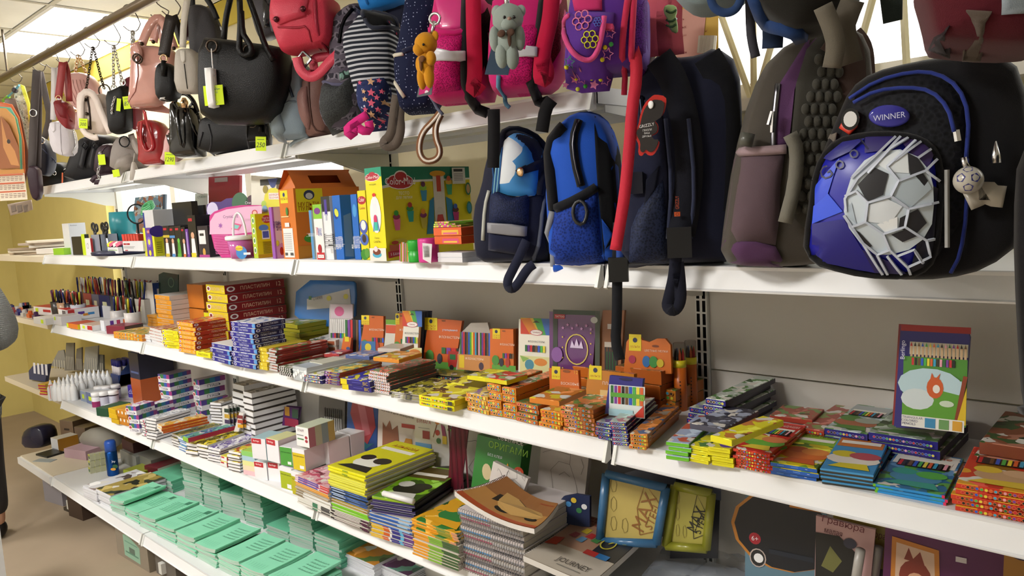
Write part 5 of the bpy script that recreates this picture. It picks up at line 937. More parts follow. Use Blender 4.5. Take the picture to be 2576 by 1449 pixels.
pinks('f',w,d,h1,lambda i:(i.rect(.1,.8,.6,.98,'e8dc2a'),i.text('МУЛЬТИ',.35,.86,.035,'b04a1a',.45),i.ell(.35,.92,.03,.03,'2a3a7a'),i.rect(.1,.02,.75,.44,'eeeeec'),*[i.rect(.15,.12+k*.03,.65,.13+k*.03,'b0b0b4') for k in range(9)],i.rect(.15,.05,.3,.09,'555555'),i.rect(.5,.05,.68,.09,'555555'),i.ell(.5,.68,.03,.06,'4a8a3a'),i.rect(.1,.6,.6,.615,'f0d8a0'),i.rect(.3,.46,.6,.52,'e8e8e8')),hb,None,'front_print')
pinks('r',w,d,h1,lambda i:(i.rect(.03,.66,.42,.99,'e2d424'),i.ell(.22,.9,.09,.07,'26305a'),i.ell(.22,.885,.06,.045,'c8c8c8'),i.text('МУЛЬТИ',.2,.77,.06,'a03c14',.3),i.text('ПУЛЬТИ',.2,.71,.06,'a03c14',.3),i.ell(.2,.28,.12,.06,'4a9a3a'),i.ell(.3,.3,.1,.05,'5aa83a'),i.rect(0,0,1,.18,'c8862e'),i.ell(.6,.45,.06,.14,'8a5a2a')),hb,None,'side_print')
for o_ in list(hb.children):
    if o_.name.startswith(('front_print','side_print')):o_.location=((A.x+B.x)/2-hb.location.x,0,0)
# slim boxes
def slim(lb,xL,xR,x3,yb,yt,Y,f,r,fn=None,fr=None,t=None,nm='toy_box'):
    kd,l=KB('c6',nm,'box',xL,xR,x3,yb,yt,Y,f=f,r=r,t=t)
    if fn:fn(kd.ink['f'])
    if fr:fr(kd.ink['r'])
    return kd.place(l,0,lb,RG)
slim('thin pale blue book standing after the orange house box',690,712,715,1050,545,.02,'5a9ad0','d8e8f0',lambda i:i.text('Почему чистим зубы?',.5,.5,.4,'e8f0f8',.8,math.pi/2),nm='thin_book')
slim('white and green toy box with red base panel',730,808,812,1058,490,.012,'f0f0ee','e0e0e0',lambda i:(i.rect(0,.74,1,1,'8ac83a'),i.ell(.5,.88,.1,.06,'7a3a8a'),i.text('БУМАЖНЫЙ',.3,.52,.1,'c03a6a',.5,math.pi/2),i.text('СЮРПРИЗ',.65,.5,.12,'3a5ac0',.5,math.pi/2),i.rect(.1,.0,1,.13,'c82a34'),i.rect(.2,.03,.9,.09,'f4f4f4'),i.text('МАСТЕР',.55,.06,.025,'a02020',.5),i.ell(.5,.2,.06,.08,'b02030')))
slim('white vacuum cleaner kit box with bold black lettering',812,890,912,1063,415,.016,'eef0f4','d8dce2',lambda i:(i.rect(0,.76,1,1,'2a2c28'),i.rect(.35,.7,.65,.95,'4a3a9a'),i.rect(.4,.62,.6,.72,'c0c8d8'),i.text('ПЫЛЕСОС',.6,.3,.3,'1a1a1a',.95,math.pi/2),i.text('КОНСТРУКТОР',.86,.14,.06,'555555',.3,math.pi/2)))
slim('blue kit box for an air-driven car',915,985,1085,1063,405,.02,'1a6ac8','2274cc',lambda i:(i.ell(.4,.72,.06,.09,'183a9a'),i.ell(.45,.73,.05,.07,'d8e04a',10,.5),i.text('ЭВРИКИ',.3,.2,.2,'f0f4f8',.4,math.pi/2),i.text('ВОЗДУХОМОБИЛЬ',.65,.28,.24,'f0f4f8',.8,math.pi/2)),lambda i:(i.poly([(.1,.05),(.9,.03),(.9,.72),(.2,.68)],'6a98d0'),))
slim('blue kit box for a submarine',1085,1140,1150,1063,395,.03,'1a6ac8','1a62ba',lambda i:(i.ell(.5,.75,.05,.1,'4aa0e0'),i.text('ЭВРИКИ',.3,.2,.22,'f0f4f8',.4,math.pi/2),i.text('ПОДВОДНАЯ ЛОДКА',.7,.3,.24,'f0f4f8',.8,math.pi/2)))
slim('yellow cookie dough box squeezed against the large modelling box',1150,1222,1228,1063,360,.024,'e8dc1e','d8c81a',lambda i:(i.ell(.5,.86,.1,.06,'b82030'),i.text('Color',.5,.87,.06,'ffffff',.7),i.text('Cookies',.5,.75,.04,'c02a2a',.7),i.ell(.5,.48,.1,.1,'4a5ab0'),i.ell(.5,.5,.06,.07,'f0f0ea'),i.ell(.5,.3,.1,.09,'4a6ac0'),i.ell(.5,.31,.05,.06,'3a2a20'),i.ell(.4,.08,.09,.08,'3a8a2a'),i.ell(.75,.1,.06,.07,'5a9a3a')))
# the big modelling dough box
kd,l=KB('c6','modelling_box','box',1232,1382,2262,1070,145,.0,f='f0e41c',r='d8c81c',t='1a9a7a',d=.33)
i=kd.ink['f'];i.poly([(0,.88),(1,.9),(1,1),(0,1)],'169878');i.ell(.45,.9,.13,.045,'f0f0f0');i.ell(.45,.9,.125,.04,'b82038');i.ell(.45,.925,.06,.03,'b82038');i.text('Color-Mud',.45,.9,.035,'ffffff',.8);i.text('экструдер',.45,.82,.018,'5a5a10',.6);i.ell(.5,.5,.095,.2,'f4f4f4');i.rect(.36,.46,.62,.66,'eceef4');i.rect(.42,.62,.56,.71,'f4f4f4');i.ell(.49,.71,.03,.02,'d83030');i.poly([(.3,.32),(.42,.5),(.36,.32)],'3a8ac8');i.poly([(.7,.32),(.58,.5),(.64,.32)],'3a8ac8');i.ell(.49,.45,.03,.05,'d8386a');i.rect(.4,.33,.6,.42,'3ac0a8');i.text('Легко',.5,.25,.022,'6a5a10');i.text('сжать',.5,.21,.022,'6a5a10');i.rect(0,0,1,.14,'ece8e0');i.ell(.45,.07,.08,.035,'4ab0d0');i.ell(.45,.1,.07,.035,'7a3a20');i.ell(.4,.13,.035,.03,'f0d8d8')
i=kd.ink['r'];i.poly([(0,.8),(.3,.85),(1,.86),(1,1),(0,1)],'1c7a5c');i.poly([(0,.77),(.3,.83),(1,.85),(1,.87),(.3,.855),(0,.8)],'e8e8d8')
i.ell(.19,.84,.19,.085,'e8e4e0');i.ell(.19,.84,.18,.075,'a82a30');i.ell(.2,.9,.09,.06,'e8e4e0');i.ell(.2,.895,.08,.05,'a82a30');i.text('Color-Mud',.19,.845,.075,'f4f0f0',.32);i.text('ТЕСТО',.22,.715,.034,'f0eed8');i.text('ДЛЯ ЛЕПКИ',.22,.665,.034,'f0eed8',.22)
i.rect(.55,.3,.68,.92,'cfc8b8');i.ell(.61,.92,.12,.035,'d89a1e');i.rect(.59,.72,.64,.9,'c0402a');i.poly([(.44,.25),(.5,.62),(.55,.66),(.53,.25)],'2a7a9a');i.poly([(.8,.25),(.76,.62),(.69,.66),(.7,.25)],'2a7a9a');i.ell(.61,.48,.06,.07,'c8c0b0');i.poly([(.56,.36),(.66,.36),(.64,.46),(.58,.46)],'b83a3a');i.rect(.55,.24,.68,.33,'3a6a7a')
for x,y,c1,c2,c3 in ((.12,.42,'d8608a','8a2a4a','3a9a3a'),(.27,.5,'2a9a8a','3a8a3a','a02a2a'),(.43,.72,'3a8aa8','8ab83a','5a2a4a'),(.73,.78,'3a9a6a','d8a83a','c05a3a'),(.41,.42,'b8a83a','7a2a5a','d88a2a'),(.79,.46,'a82a6a','5a2a2a','3a5aa0')):
    i.poly([(x-.035,y+.02),(x+.04,y+.02),(x+.028,y-.1),(x-.02,y-.1)],c1);i.ell(x,y+.045,.05,.03,c2);i.ell(x,y+.085,.032,.03,c3)
i.ell(.14,.2,.1,.03,'c8b83a');i.poly([(.02,.03),(.14,.05),(.13,.16),(.02,.17)],'b05a3a');i.ell(.08,.19,.05,.02,'a83a2a');i.poly([(.0,.03),(.17,.05),(.17,.11),(.0,.1)],'a82030');i.text('5 БАНОК',.09,.07,.03,'f0e8e8',.13)
i.rect(.77,.8,.93,.985,'d8d6cc');i.rect(.79,.94,.9,.97,'333333')
for k in range(5):i.rect(.79,.84+k*.018,.9,.846+k*.018,'777777')
for y in (.74,.52):i.ell(.955,y,.045,.075,'2a7a5a');i.ell(.955,y,.03,.055,'c09a6a' if y>.6 else '3a8aa8')
mb=kd.place(l,0,'large green and yellow modelling dough set box in the middle of the shelf',RG)
# small goods before it
pk=thing('stick_pack','clear pack of coloured plastic sticks before the large modelling box','pack',atY(T('c6',(1550,1062))[0],-.0));rnd=random.Random(2)
for k in range(12):q=atY(T('c6',(1505+k*8.5,1060))[0],.0);tp=atY(T('c6',(1500+k*8.8,850+rnd.uniform(-8,8)))[0],.0);q.z=ZB;g=G();g.tube([q,tp],.0035,6);g.to('stick',mat(['d85aa0','5ac03a','e07a3a','d8d0d0','e04a6a','5ab04a'][k%6],'plastic'),pk)
def can(lb,xc,rad,yt,Y,c,ribs=0,lid=None,cat='jar',nm='jar',crop='c6',yb=1065,z=ZB):
    q=atY(T(crop,(xc,yb))[0],Y);t=atY(T(crop,(xc,yt))[0],Y);h=t.z-z;q.z=z;o=thing(nm,lb,cat,q);g=G();pr=[]
    if ribs:
        for k in range(ribs):a=h*(.04+.42*k/ribs);pr+=[(rad,a),(rad*.97,a+h*.42/ribs*.5)]
        g.lathe(q,[(rad*.96,0),(rad,.004),(rad,h*.47),(rad*.94,h*.49),(rad*.94,h*.52),(rad,h*.54),(rad,h-.004),(rad*.95,h)],28)
    else:g.lathe(q,[(rad*.96,0),(rad,.004),(rad,h-.004),(rad*.95,h)],20)
    g.to('body',mat(c,'plastic'),o,True)
    if lid:g=G();g.lathe(q+Vector((0,0,h)),[(rad*1.03,0),(rad*1.03,.012),(rad*.95,.015)],20);g.to('lid',mat(lid,'plastic'),o,True)
    return o
can('green ribbed plastic jar before the large modelling box',1662,.024,822,-.005,'1fa82e',6)
o=can('pink plastic cup with a white barcode label beside the green jar',1768,.027,805,.0,'d83a96');pl=Pl(T('c6',(1745,940))[0],-.03,20);quad(pl,T('c6',(1705,1000),(1780,1042),(1790,860),(1700,850)),.001,mat('e8e6e6','paper'),o,'barcode_label');ink_on(pl,T('c6',(1712,980))[0],T('c6',(1765,870))[0],lambda i:[i.rect(.1,k*.07,.9,k*.07+.035,'555555') for k in range(14)],'barcode',o,.0012)
for k in range(2):
    kd,l=KB('c6','white_box','box',1850,2075,2268,1078,985,-.008,f='e4e4ea',r='c9ccd4',t='d8dae2');l.z=ZB+k*kd.h;kd.place(l,.0,'%s white carton under the orange tool boxes'%('lower' if k==0 else 'upper'),'white cartons beside the novelty backpack')
    kd,l2=KB('c6','orange_box','box',1818,2065,2262,890,810,-.008,f='e0682a',r='d8622c',t='e07a44',kind='plastic',z=ZB+.0);kd.h2=kd.h
    kd=Kind('orange_tool_box','box',kd.w,kd.d,.0205,mat('e0602a','plastic',.15),mat('d8562a','plastic',.15),mat('e2784a','plastic',.12));kd.ink['f'].rect(.3,.15,.9,.7,'e8b83a' if k else 'd84a7a');kd.ink['f'].rect(.35,.2,.85,.4,'e05a8a' if k else 'e8c03a');kd.place((l2.x,l2.y,ZB+.0455+k*.0212),.03*k,'%s clear orange clay tool box on the white cartons'%('lower' if k==0 else 'upper'),'orange clay tool boxes')
for k,c in enumerate(('d8e03a','9ac83a','c8d83a')):kd=Kind('craft_packet','packet',.085,.11,.0045,mat(c,'art',.3,'d84a9a',1.2),mat('7ab83a','plastic'));q=atY(T('c6',(2010-k*25,690-k*18))[0],.03);kd.place((q.x,.0,ZB+.0455+.0425+k*.0048),.2-k*.25,'%s lime green craft packet on the orange tool boxes'%['lowest','middle','topmost'][k],'lime craft packets')
# ---------------------------------------------------------------- backpacks standing on the middle shelf
NV=mat('161a30','fabric',.75);NVM=mat('1e2748','mesh',.6);GRYR=mat('8a8a90','plastic',.45)
def bbag(name,label,out,Y,yaw,T_,m,**k):return bag(name,label,'backpack',out,Y,yaw,T_,m,floor=ZB,group=BP,**k)
# navy backpack with a sky-print panel (the cartoon figure of the print is left out)
th,pl,pw=bbag('sky_backpack','navy school backpack with blue sky and cloud print and mesh front pocket',T('c7',(150,1352),(118,1180),(105,850),(190,610),(225,400),(290,210),(400,100),(520,95),(640,180),(720,330),(775,600),(800,1000),(790,1340),(600,1380),(380,1385)),.05,26,.2,NV,edge=.12)
sew(pw,'sky_panel',T('c7',(232,650),(270,400),(310,220),(400,135),(480,125),(570,170),(630,280),(640,520),(630,680),(600,715),(400,715),(260,665)),mat('3a8ac8','art',.5,'dfe6ea',.28),th,.004,.004,1)
for x in range(5):stitch(pw,'tower_print',T('c7',(222+x*14,700-x*8),(240+x*14,480),(272+x*10,260)),.0022,mat('8fc8dc' if x%2 else '2f5f9a','fabric'),th,.006)
sew(pw,'mesh_pocket',T('c7',(190,960),(205,690),(250,660),(400,730),(540,700),(560,720),(550,990),(400,975)),NVM,th,.006,.012);sew(pw,'lower_pocket',T('c7',(185,1210),(190,1040),(400,1050),(545,1085),(550,1200),(440,1250)),mat('1c203a','fabric'),th,.006,.01)
sew(pw,'reflector',T('c7',(190,955),(400,968),(540,990),(535,1080),(400,1072),(190,1045)),GRYR,th,.018);stitch(pw,'piping',T('c7',(650,230),(700,400),(680,900),(640,1250),(560,1350)),.005,mat('5a6070','fabric'),th);stitch(pw,'zip_rim',T('c7',(255,420),(300,220),(400,112),(520,108),(620,180),(670,330),(660,700)),.009,mat('101428','fabric'),th,.003);stitch(pw,'reflective_strip',T('c7',(188,660),(150,800),(130,1120)),.0045,mat('b9bcb4','plastic'),th)
sew(pw,'snap_tab',T('c7',(440,475),(520,430),(640,365),(640,470),(540,500),(480,515)),mat('141830','fabric'),th,.012);g=G();u,v=pw.uv(T('c7',(492,490))[0]);g.lathe(pw.front(u,v,.013),[(.011,0),(.011,.003),(.006,.005)],14,0,Matrix.Rotation(math.radians(90),3,'X'));g.to('snap',GOLD,th,True)
pxstrap(pl,'loose_strap',T('c7',(530,1120),(470,1260),(400,1400),(350,1500),(370,1570),(430,1560),(540,1380),(600,1340)),.021,mat('1a1e34','fabric'),th,.105,2);sew(pw,'black_side',T('c7',(700,420),(735,430),(790,700),(785,1320),(690,1330),(690,900)),BK,th,.003)
# blue
th,pl,pw=bbag('blue_backpack','royal blue backpack with black zip and mesh side pocket',T('c7',(790,1392),(770,1000),(745,600),(790,230),(870,50),(1000,-60),(1180,-70),(1310,40),(1390,300),(1430,900),(1400,1300),(1330,1392)),.05,28,.2,mat('2058c8','fabric',.7),edge=.12)
sew(pw,'mesh_pocket',T('c7',(800,1340),(795,850),(1000,760),(1185,650),(1210,1000),(1290,1370),(1050,1385)),mat('1c3a92','mesh',.7,None,.6),th,.004,.014);sew(pw,'black_back',T('c7',(1165,-30),(1290,60),(1370,320),(1405,900),(1380,1290),(1300,1360),(1230,1000),(1190,600)),mat('101216','fabric'),th,.004)
stitch(pw,'binding',T('c7',(805,825),(1000,740),(1180,630)),.010,mat('14161c','fabric'),th,.006);stitch(pw,'zip',T('c7',(1020,10),(965,180),(985,400),(1040,620)),.009,mat('14161a','fabric'),th,.004);stitch(pw,'zip_teeth',T('c7',(1020,10),(965,180),(985,400),(1040,600)),.003,mat('5a5a60','metal'),th,.012);stitch(pw,'black_edge',T('c7',(880,60),(790,250),(760,560),(785,840)),.012,mat('101218','fabric'),th)
stitch(pw,'grey_edge',T('c7',(780,850),(775,1100),(785,1360)),.008,mat('8c909a','fabric'),th);g=G();u,v=pw.uv(T('c7',(1040,860))[0]);g.ring(pw.front(u,v,.02),.024,.004,pl.t*.6,pl.up);g.to('zip_pull',mat('2a2c30','plastic'),th,True);sew(pw,'blue_wing',T('c7',(1230,920),(1335,1060),(1260,1200)),mat('1f56c0','fabric'),th,.008);stitch(pw,'bottom_binding',T('c7',(790,1375),(950,1370),(1080,1340),(1310,1380)),.008,mat('1f56c0','fabric'),th,.01)
sw=thing('strap_buckle','black ladder-lock buckle and webbing hanging over the shelf edge below the red strap','strap',atY((1545,700),-.06));pb_=Pl((1555,700),-.06,28)
pxstrap(pb_,'webbing',[(1555,560),(1553,660),(1552,800),(1548,860),(1560,905)],.020,mat('15171c','fabric'),sw,0,1);g=G();q=pb_.px((1556,678),.008);g.obox(q,pb_.t*.019,pb_.n*.006,Vector((0,0,.024)));g.to('buckle',mat('101113','plastic'),sw);pxstrap(pb_,'blue_webbing',[(1560,600),(1559,668)],.014,mat('2a4a9a','fabric'),sw,.012,0)
# navy with straps
th,pl,pw=bbag('navy_backpack','tall navy backpack standing sideways with padded straps and a bear-shaped tag',T('p',(1562,683),(1566,560),(1572,400),(1585,260),(1640,146),(1700,152),(1758,146),(1800,124),(1858,164),(1866,320),(1858,560),(1840,660),(1780,690),(1650,692)),.06,30,.22,NV,edge=.1)
sew(pw,'side_panel',T('c7',(1400,1370),(1420,1000),(1440,700),(1470,250),(1560,-150),(1690,-200),(1790,0),(1830,500),(1840,1380)),mat('1c2038','fabric'),th,.004);sew(pw,'mesh_pocket',T('c7',(1480,1320),(1500,1000),(1570,830),(1790,560),(1830,900),(1830,1330)),mat('232c48','mesh',.6,None,.7),th,.006,.012);sew(pw,'gusset',T('c7',(1640,560),(1760,430),(1720,650),(1620,800)),mat('161a2c','fabric'),th,.008)
stitch(pw,'zip',T('c4',(30,640),(45,760),(40,900)),.005,mat('2a2e3a','metal'),th,.004);g=G();u,v=pw.uv(T('c7',(1550,590))[0]);g.obox(pw.front(u,v,.012),pl.t*.012,pl.n*.006,Vector((0,0,.02)));g.to('buckle',mat('1a1c2a','plastic'),th)
for k,pts in enumerate(((((150,380),(250,520),(330,800),(360,1100),(330,1400),(300,1560))),(((470,370),(560,520),(600,800),(590,1150),(570,1400))))):pxstrap(pl,'shoulder_strap',T('c4',*pts),(.05,.05)[k],(mat('12141f','fabric'),mat('0d0f17','fabric'))[k],th,.115-.02*k,2)
for a in (1880,2090):stitch(pw,'strap_piping',T('c7',(a-60,0),(a,600),(a-40,1100)),.004,mat('2a3048','fabric'),th,.012)
ink_on(pl,T('c7',(1895,900))[0],T('c7',(1950,690))[0],lambda i:(i.text('GRIZZLY',.55,.62,.16,'b04a22',2,math.pi/2),i.rect(.05,.0,.95,.2,'c0501e'),i.ringe(.5,.1,.07,.07,.02,'5a2010')),'strap_label',th,.126)
g=G();q=pl.px(T('c7',(1945,1140))[0],.125);g.obox(q,pl.t*.022,pl.n*.006,Vector((0,0,.028)));g.to('strap_buckle',mat('14151a','plastic'),th);pxstrap(pl,'strap_tail',T('c7',(1920,1180),(1900,1450),(1850,1650),(1830,1740),(1900,1780),(1960,1680),(1950,1500),(1930,1320)),.022,mat('151828','fabric'),th,.12,2)
pr=Pl((1636,315),-.105,25);bear=thing('bear_tag','flat black bear-shaped tag with red outline lettered GRIZZLY','tag',pr.px(T('c4',(60,1040))[0]))
bo=[(105,640),(130,628),(200,640),(203,690),(185,760),(150,785),(125,800),(150,830),(150,870),(135,890),(100,905),(125,940),(160,935),(150,980),(120,1030),(85,1035),(60,1010),(40,1040),(15,1025),(20,960),(0,925),(-15,880),(15,840),(30,760),(55,690)]
for nm,sc_,m,d in (('red_outline',1.0,mat('c82a22','plastic'),0),('black_face',.86,mat('1c1412','plastic',.5),.003)):
    cx=sum(p[0] for p in bo)/len(bo);cy=sum(p[1] for p in bo)/len(bo);o=chaikin([pr.uv(p,d) for p in T('c4',*[(cx+(x-cx)*sc_,cy+(y-cy)*sc_) for x,y in bo])],1);n=len(o);o.reverse() if sum(o[i-1][0]*o[i][1]-o[i][0]*o[i-1][1] for i in range(n))<0 else None
    V=[pr.at(u,v,d) for u,v in o]+[pr.at(u,v,d+.003) for u,v in o];part(nm,V,[tuple(range(n))[::-1],tuple(range(n,2*n))]+[(i,(i+1)%n,n+(i+1)%n,n+i) for i in range(n)],m,bear)
ink_on(pr,T('c4',(15,920))[0],T('c4',(130,810))[0],lambda i:(i.text('GRIZZLY',.5,.83,.2,'f0f0f0',.85,.12),i.text('ГРИЗЛИ',.52,.52,.14,'e8e8e8',.5,.06),i.text('ВАШ',.5,.32,.12,'e8e8e8',.3),i.text('ДРУЗЬЯ',.48,.1,.14,'e8e8e8',.55)),'lettering',bear,.0062)
g=G();g.sphere(pr.px(T('c4',(98,695))[0],.007),(.006,.002,.007));g.to('eye',mat('f0f0f0','plastic'),bear,True)
# purple and grey with massage back
th,pl,pw=bbag('purple_backpack','purple and olive grey backpack with a bobbled foam back panel',T('p',(1812,655),(1822,560),(1846,400),(1890,230),(1940,140),(2040,85),(2110,72),(2168,105),(2180,220),(2160,340),(2110,420),(2080,560),(2060,660),(1985,678),(1880,670)),.04,30,.22,mat('4a453e','fabric',.8),edge=.1)
sew(pw,'purple_stripe',T('c4',(900,980),(925,600),(1020,450),(1120,290),(1230,200),(1120,420),(1050,600),(1010,980)),mat('5c3a62','fabric'),th,.004);sew(pw,'side_pocket',T('c8',(150,1150),(240,480),(280,400),(640,400),(600,700),(590,980),(560,1180),(360,1150)),mat('5e4c54','fabric',.7),th,.006,.012);sew(pw,'purple_base',T('c8',(125,1190),(160,1140),(400,1150),(560,1190),(620,1360),(400,1350),(200,1320)),mat('5a3a5e','fabric'),th,.007)
stitch(pw,'pink_binding',T('c8',(275,430),(450,420),(645,405)),.008,mat('a08a90','fabric'),th,.012);sew(pw,'foam_panel',T('c4',(1030,900),(1060,560),(1130,330),(1230,220),(1300,260),(1320,500),(1310,800),(1200,1449),(1120,1520),(1050,1449)),mat('3d3b35','fabric'),th,.006)
rnd=random.Random(9);bob=G()
for r_ in range(13):
    for c in range(4):
        x,y=1195+(c-1.5)*58+(r_%2)*26-(r_-6)*7,400+r_*82
        if c==0 and r_<3:continue
        u,v=pw.uv(T('c4',(x,y))[0])
        if pw.rho(u,v)<.93:g=G();g.sphere(pw.front(u,v,.006),(.007,.007,.009),0,10,7);g.to('foam_bobble',mat('46443d','fabric'),th,True)
pxstrap(pl,'webbing',T('c8',(680,280),(740,400),(720,700),(640,1000)),.022,mat('7a776c','fabric'),th,.125,1);pxstrap(pl,'padded_strap',T('c4',(1290,230),(1400,300),(1420,560),(1380,800)),.05,mat('4e3d38','fabric'),th,.1,2);pxstrap(pl,'padded_strap',T('c4',(1420,240),(1490,320),(1500,520)),.04,mat('54413c','fabric'),th,.05,2)
stitch(pw,'zip',T('c4',(910,1000),(915,800),(940,560)),.005,mat('8a8a92','metal'),th,.004)
for k in (0,1):g=G();g.tube([pw.pl.px(p,.125) for p in T('c4',(905+k*6,740),(880+k*24,830+k*50))],.0035,5);g.to('zip_pull',SILV,th)
g=G();g.tube([pl.px(p,.12) for p in T('c4',(742,885),(722,970))],.012,10);g.to('bottle_clip',mat('55564f','plastic'),th,True)
# football backpack
th,pl,pw=bbag('football_backpack','black school backpack with blue football front panel and WINNER badge',T('p',(2048,640),(2040,560),(2055,440),(2085,370),(2110,310),(2145,230),(2200,190),(2300,165),(2400,150),(2500,140),(2570,190),(2590,400),(2570,600),(2480,670),(2380,695),(2250,706),(2110,676)),-.10,14,.24,mat('121216','fabric',.8),edge=.1,bulge=.15)
sew(pw,'mid_panel',T('c4',(1340,1000),(1390,800),(1460,640),(1600,540),(1800,480),(1980,475),(2120,540),(2200,680),(2220,900),(2180,1300),(2170,1449),(2000,1700),(1500,1600)),mat('1e1f24','mesh',.7,None,.5),th,.004,.012);stitch(pw,'blue_piping',T('c4',(1420,660),(1600,540),(1830,480),(2000,490),(2140,580),(2210,760),(2190,1060)),.0026,mat('2a3a8a','fabric'),th,.008);stitch(pw,'blue_piping',T('c4',(1450,690),(1600,610),(1800,588),(1960,610),(2070,720),(2110,880)),.0026,mat('2a3a8a','fabric'),th,.018);stitch(pw,'blue_piping',T('c8',(2110,480),(2110,900),(2060,1250),(1980,1400)),.0026,mat('22307a','fabric'),th,.008)
fp_=[(905,660),(960,480),(1080,350),(1300,303),(1560,300),(1740,340),(1850,430),(1890,620),(1880,900),(1850,1200),(1790,1340),(1640,1412),(1300,1400),(1000,1325),(875,1225),(870,950)]
FT=lambda i:None
V,F=patch(pw,T('c8',*fp_),.02,.018,1);fpan=part('front_shell',V,F,mat('1c1fa0','plastic',.35),th,True);stitch(pw,'shell_rim',T('c8',*(fp_+fp_[:1])),.006,BK,th,.018,1)
# print on the shell, following its bulge
shell=chaikin([pw.uv(p) for p in T('c8',*fp_)],1);scx=sum(p[0] for p in shell)/len(shell);scy=sum(p[1] for p in shell)/len(shell)
def shell_at(p,e):
    u,v=pw.uv(p);dx,dy=u-scx,v-scy;L=math.hypot(dx,dy);best=1e9
    for i in range(len(shell)):
        ax,ay=shell[i-1][0]-scx,shell[i-1][1]-scy;bx,by=shell[i][0]-scx,shell[i][1]-scy;ex,ey=bx-ax,by-ay;det=dx*(-ey)+dy*ex
        if abs(det)<1e-12:continue
        t=(ax*(-ey)+ay*ex)/det;w=(dx*ay-dy*ax)/det
        if t>0 and -1e-6<=w<=1+1e-6:best=min(best,t)
    r_=min(1,1/best) if L>1e-6 else 0
    return pw.front(u,v,.0205+.018*math.sqrt(max(0,1-r_*r_))+e)
def shell_poly(pts,m,nm,e,sub=3):
    q=[]
    for i in range(len(pts)):
        a,b_=pts[i],pts[(i+1)%len(pts)]
        for k in range(sub):q.append((a[0]+(b_[0]-a[0])*k/sub,a[1]+(b_[1]-a[1])*k/sub))
    cx=sum(p[0] for p in q)/len(q);cy=sum(p[1] for p in q)/len(q);n=len(q);R=(1,.66,.33)
    V=[shell_at(T('c8',(cx+(x-cx)*r_,cy+(y-cy)*r_))[0],e) for r_ in R for x,y in q]+[shell_at(T('c8',(cx,cy))[0],e)]
    F=[(k*n+(i+1)%n,k*n+i,(k+1)*n+i,(k+1)*n+(i+1)%n) for k in range(len(R)-1) for i in range(n)]+[(len(V)-1,(len(R)-1)*n+(i+1)%n,(len(R)-1)*n+i) for i in range(n)]
    F=[f[::-1] for f in F];base=th.location;return put(nm,me_of(nm,[x-base for x in V],F,m,None,True),fpan)
PAP=lambda c:mat(c,'plastic',.4)
for pts,c in (([(900,700),(1100,480),(1010,760),(900,850)],'2a4ad8'),([(890,860),(1010,760),(1130,900),(880,1000)],'2a50e0'),([(960,480),(1120,350),(1300,320),(1180,430),(1030,500)],'1c1c78'),([(1300,310),(1560,305),(1450,420),(1300,440)],'2a2068'),([(1560,305),(1750,350),(1850,440),(1800,560),(1640,420)],'3a2a62'),([(880,1000),(1140,960),(1280,1200),(1380,1390),(1000,1315),(880,1220)],'1c1a7c'),([(1380,1390),(1280,1200),(1500,1300),(1640,1405)],'201a58'),([(1840,700),(1880,720),(1840,1200),(1790,1330),(1650,1400),(1700,1200)],'17172a')):shell_poly(pts,PAP(c),'colour_facet',.001)
ball=[(1140,900),(1145,800),(1200,620),(1300,500),(1420,430),(1580,412),(1720,470),(1810,580),(1840,700),(1845,850),(1830,1000),(1760,1120),(1650,1200),(1500,1240),(1390,1240),(1270,1150),(1180,1030)]
shell_poly(ball,PAP('c9d4dc'),'football_print',.002,2)
for pts,c in (([(1250,690),(1380,555),(1490,605),(1450,770),(1325,825)],'1c1c22'),([(1640,440),(1720,480),(1780,575),(1660,615)],'26262c'),([(1700,620),(1760,600),(1800,660),(1770,700)],'1e1e24'),([(1580,950),(1720,880),(1790,990),(1700,1080),(1570,1030)],'1f1f26'),([(1510,1080),(1620,1040),(1720,1090),(1600,1140)],'26262e'),([(1200,1030),(1260,1060),(1360,1170),(1330,1190)],'1c1c22'),([(1160,880),(1200,830),(1240,1000),(1180,950)],'aab8c4'),([(1330,850),(1480,800),(1600,860),(1500,1000),(1330,980)],'dde4ea'),([(1500,800),(1560,660),(1760,600),(1830,720),(1650,880)],'b4c2cc'),([(1400,1000),(1560,940),(1560,1040),(1460,1060)],'f0f4f6'),([(1390,520),(1560,420),(1640,450),(1650,600),(1500,590)],'dfe6ea')):shell_poly(pts,PAP(c),'ball_facet',.0032)
net=[[(1330,830),(1510,780),(1650,880),(1880,830)],[(1510,780),(1570,660),(1480,550)],[(1570,660),(1780,580),(1870,490)],[(1780,580),(1890,660)],[(1650,880),(1620,1020),(1450,1075),(1310,980),(1205,1020)],[(1330,830),(1310,980)],[(1330,830),(1240,740),(1150,780)],[(1620,1020),(1790,1130),(1850,1120)],[(1450,1075),(1500,1200),(1640,1340),(1660,1400)],[(1790,1130),(1820,1260),(1640,1340)],[(1500,1200),(1400,1240),(1290,1150),(1140,930)],[(1400,1240),(1480,1400)],[(1290,1150),(1440,1400)],[(1160,900),(1150,800),(1250,640),(1430,480),(1580,310)],[(1200,640),(1400,450),(1540,310)],[(1330,600),(1500,410),(1640,320)],[(1480,550),(1620,420),(1700,340)],[(1540,500),(1740,350)],[(1720,480),(1820,410)],[(1560,1250),(1690,1200),(1760,1310)],[(1480,1250),(1590,1400)]]
for ln in net:
    g=G();q=[]
    for a,b_ in zip(ln,ln[1:]):q+=[(a[0]+(b_[0]-a[0])*k/4,a[1]+(b_[1]-a[1])*k/4) for k in range(4)]
    q.append(ln[-1]);g.tube([shell_at(p,.004) for p in T('c8',*q)],.0021,4);put('net_cord',me_of('net_cord',[x-th.location for x in g.v],g.f,PAP('c4ccdc')),fpan)
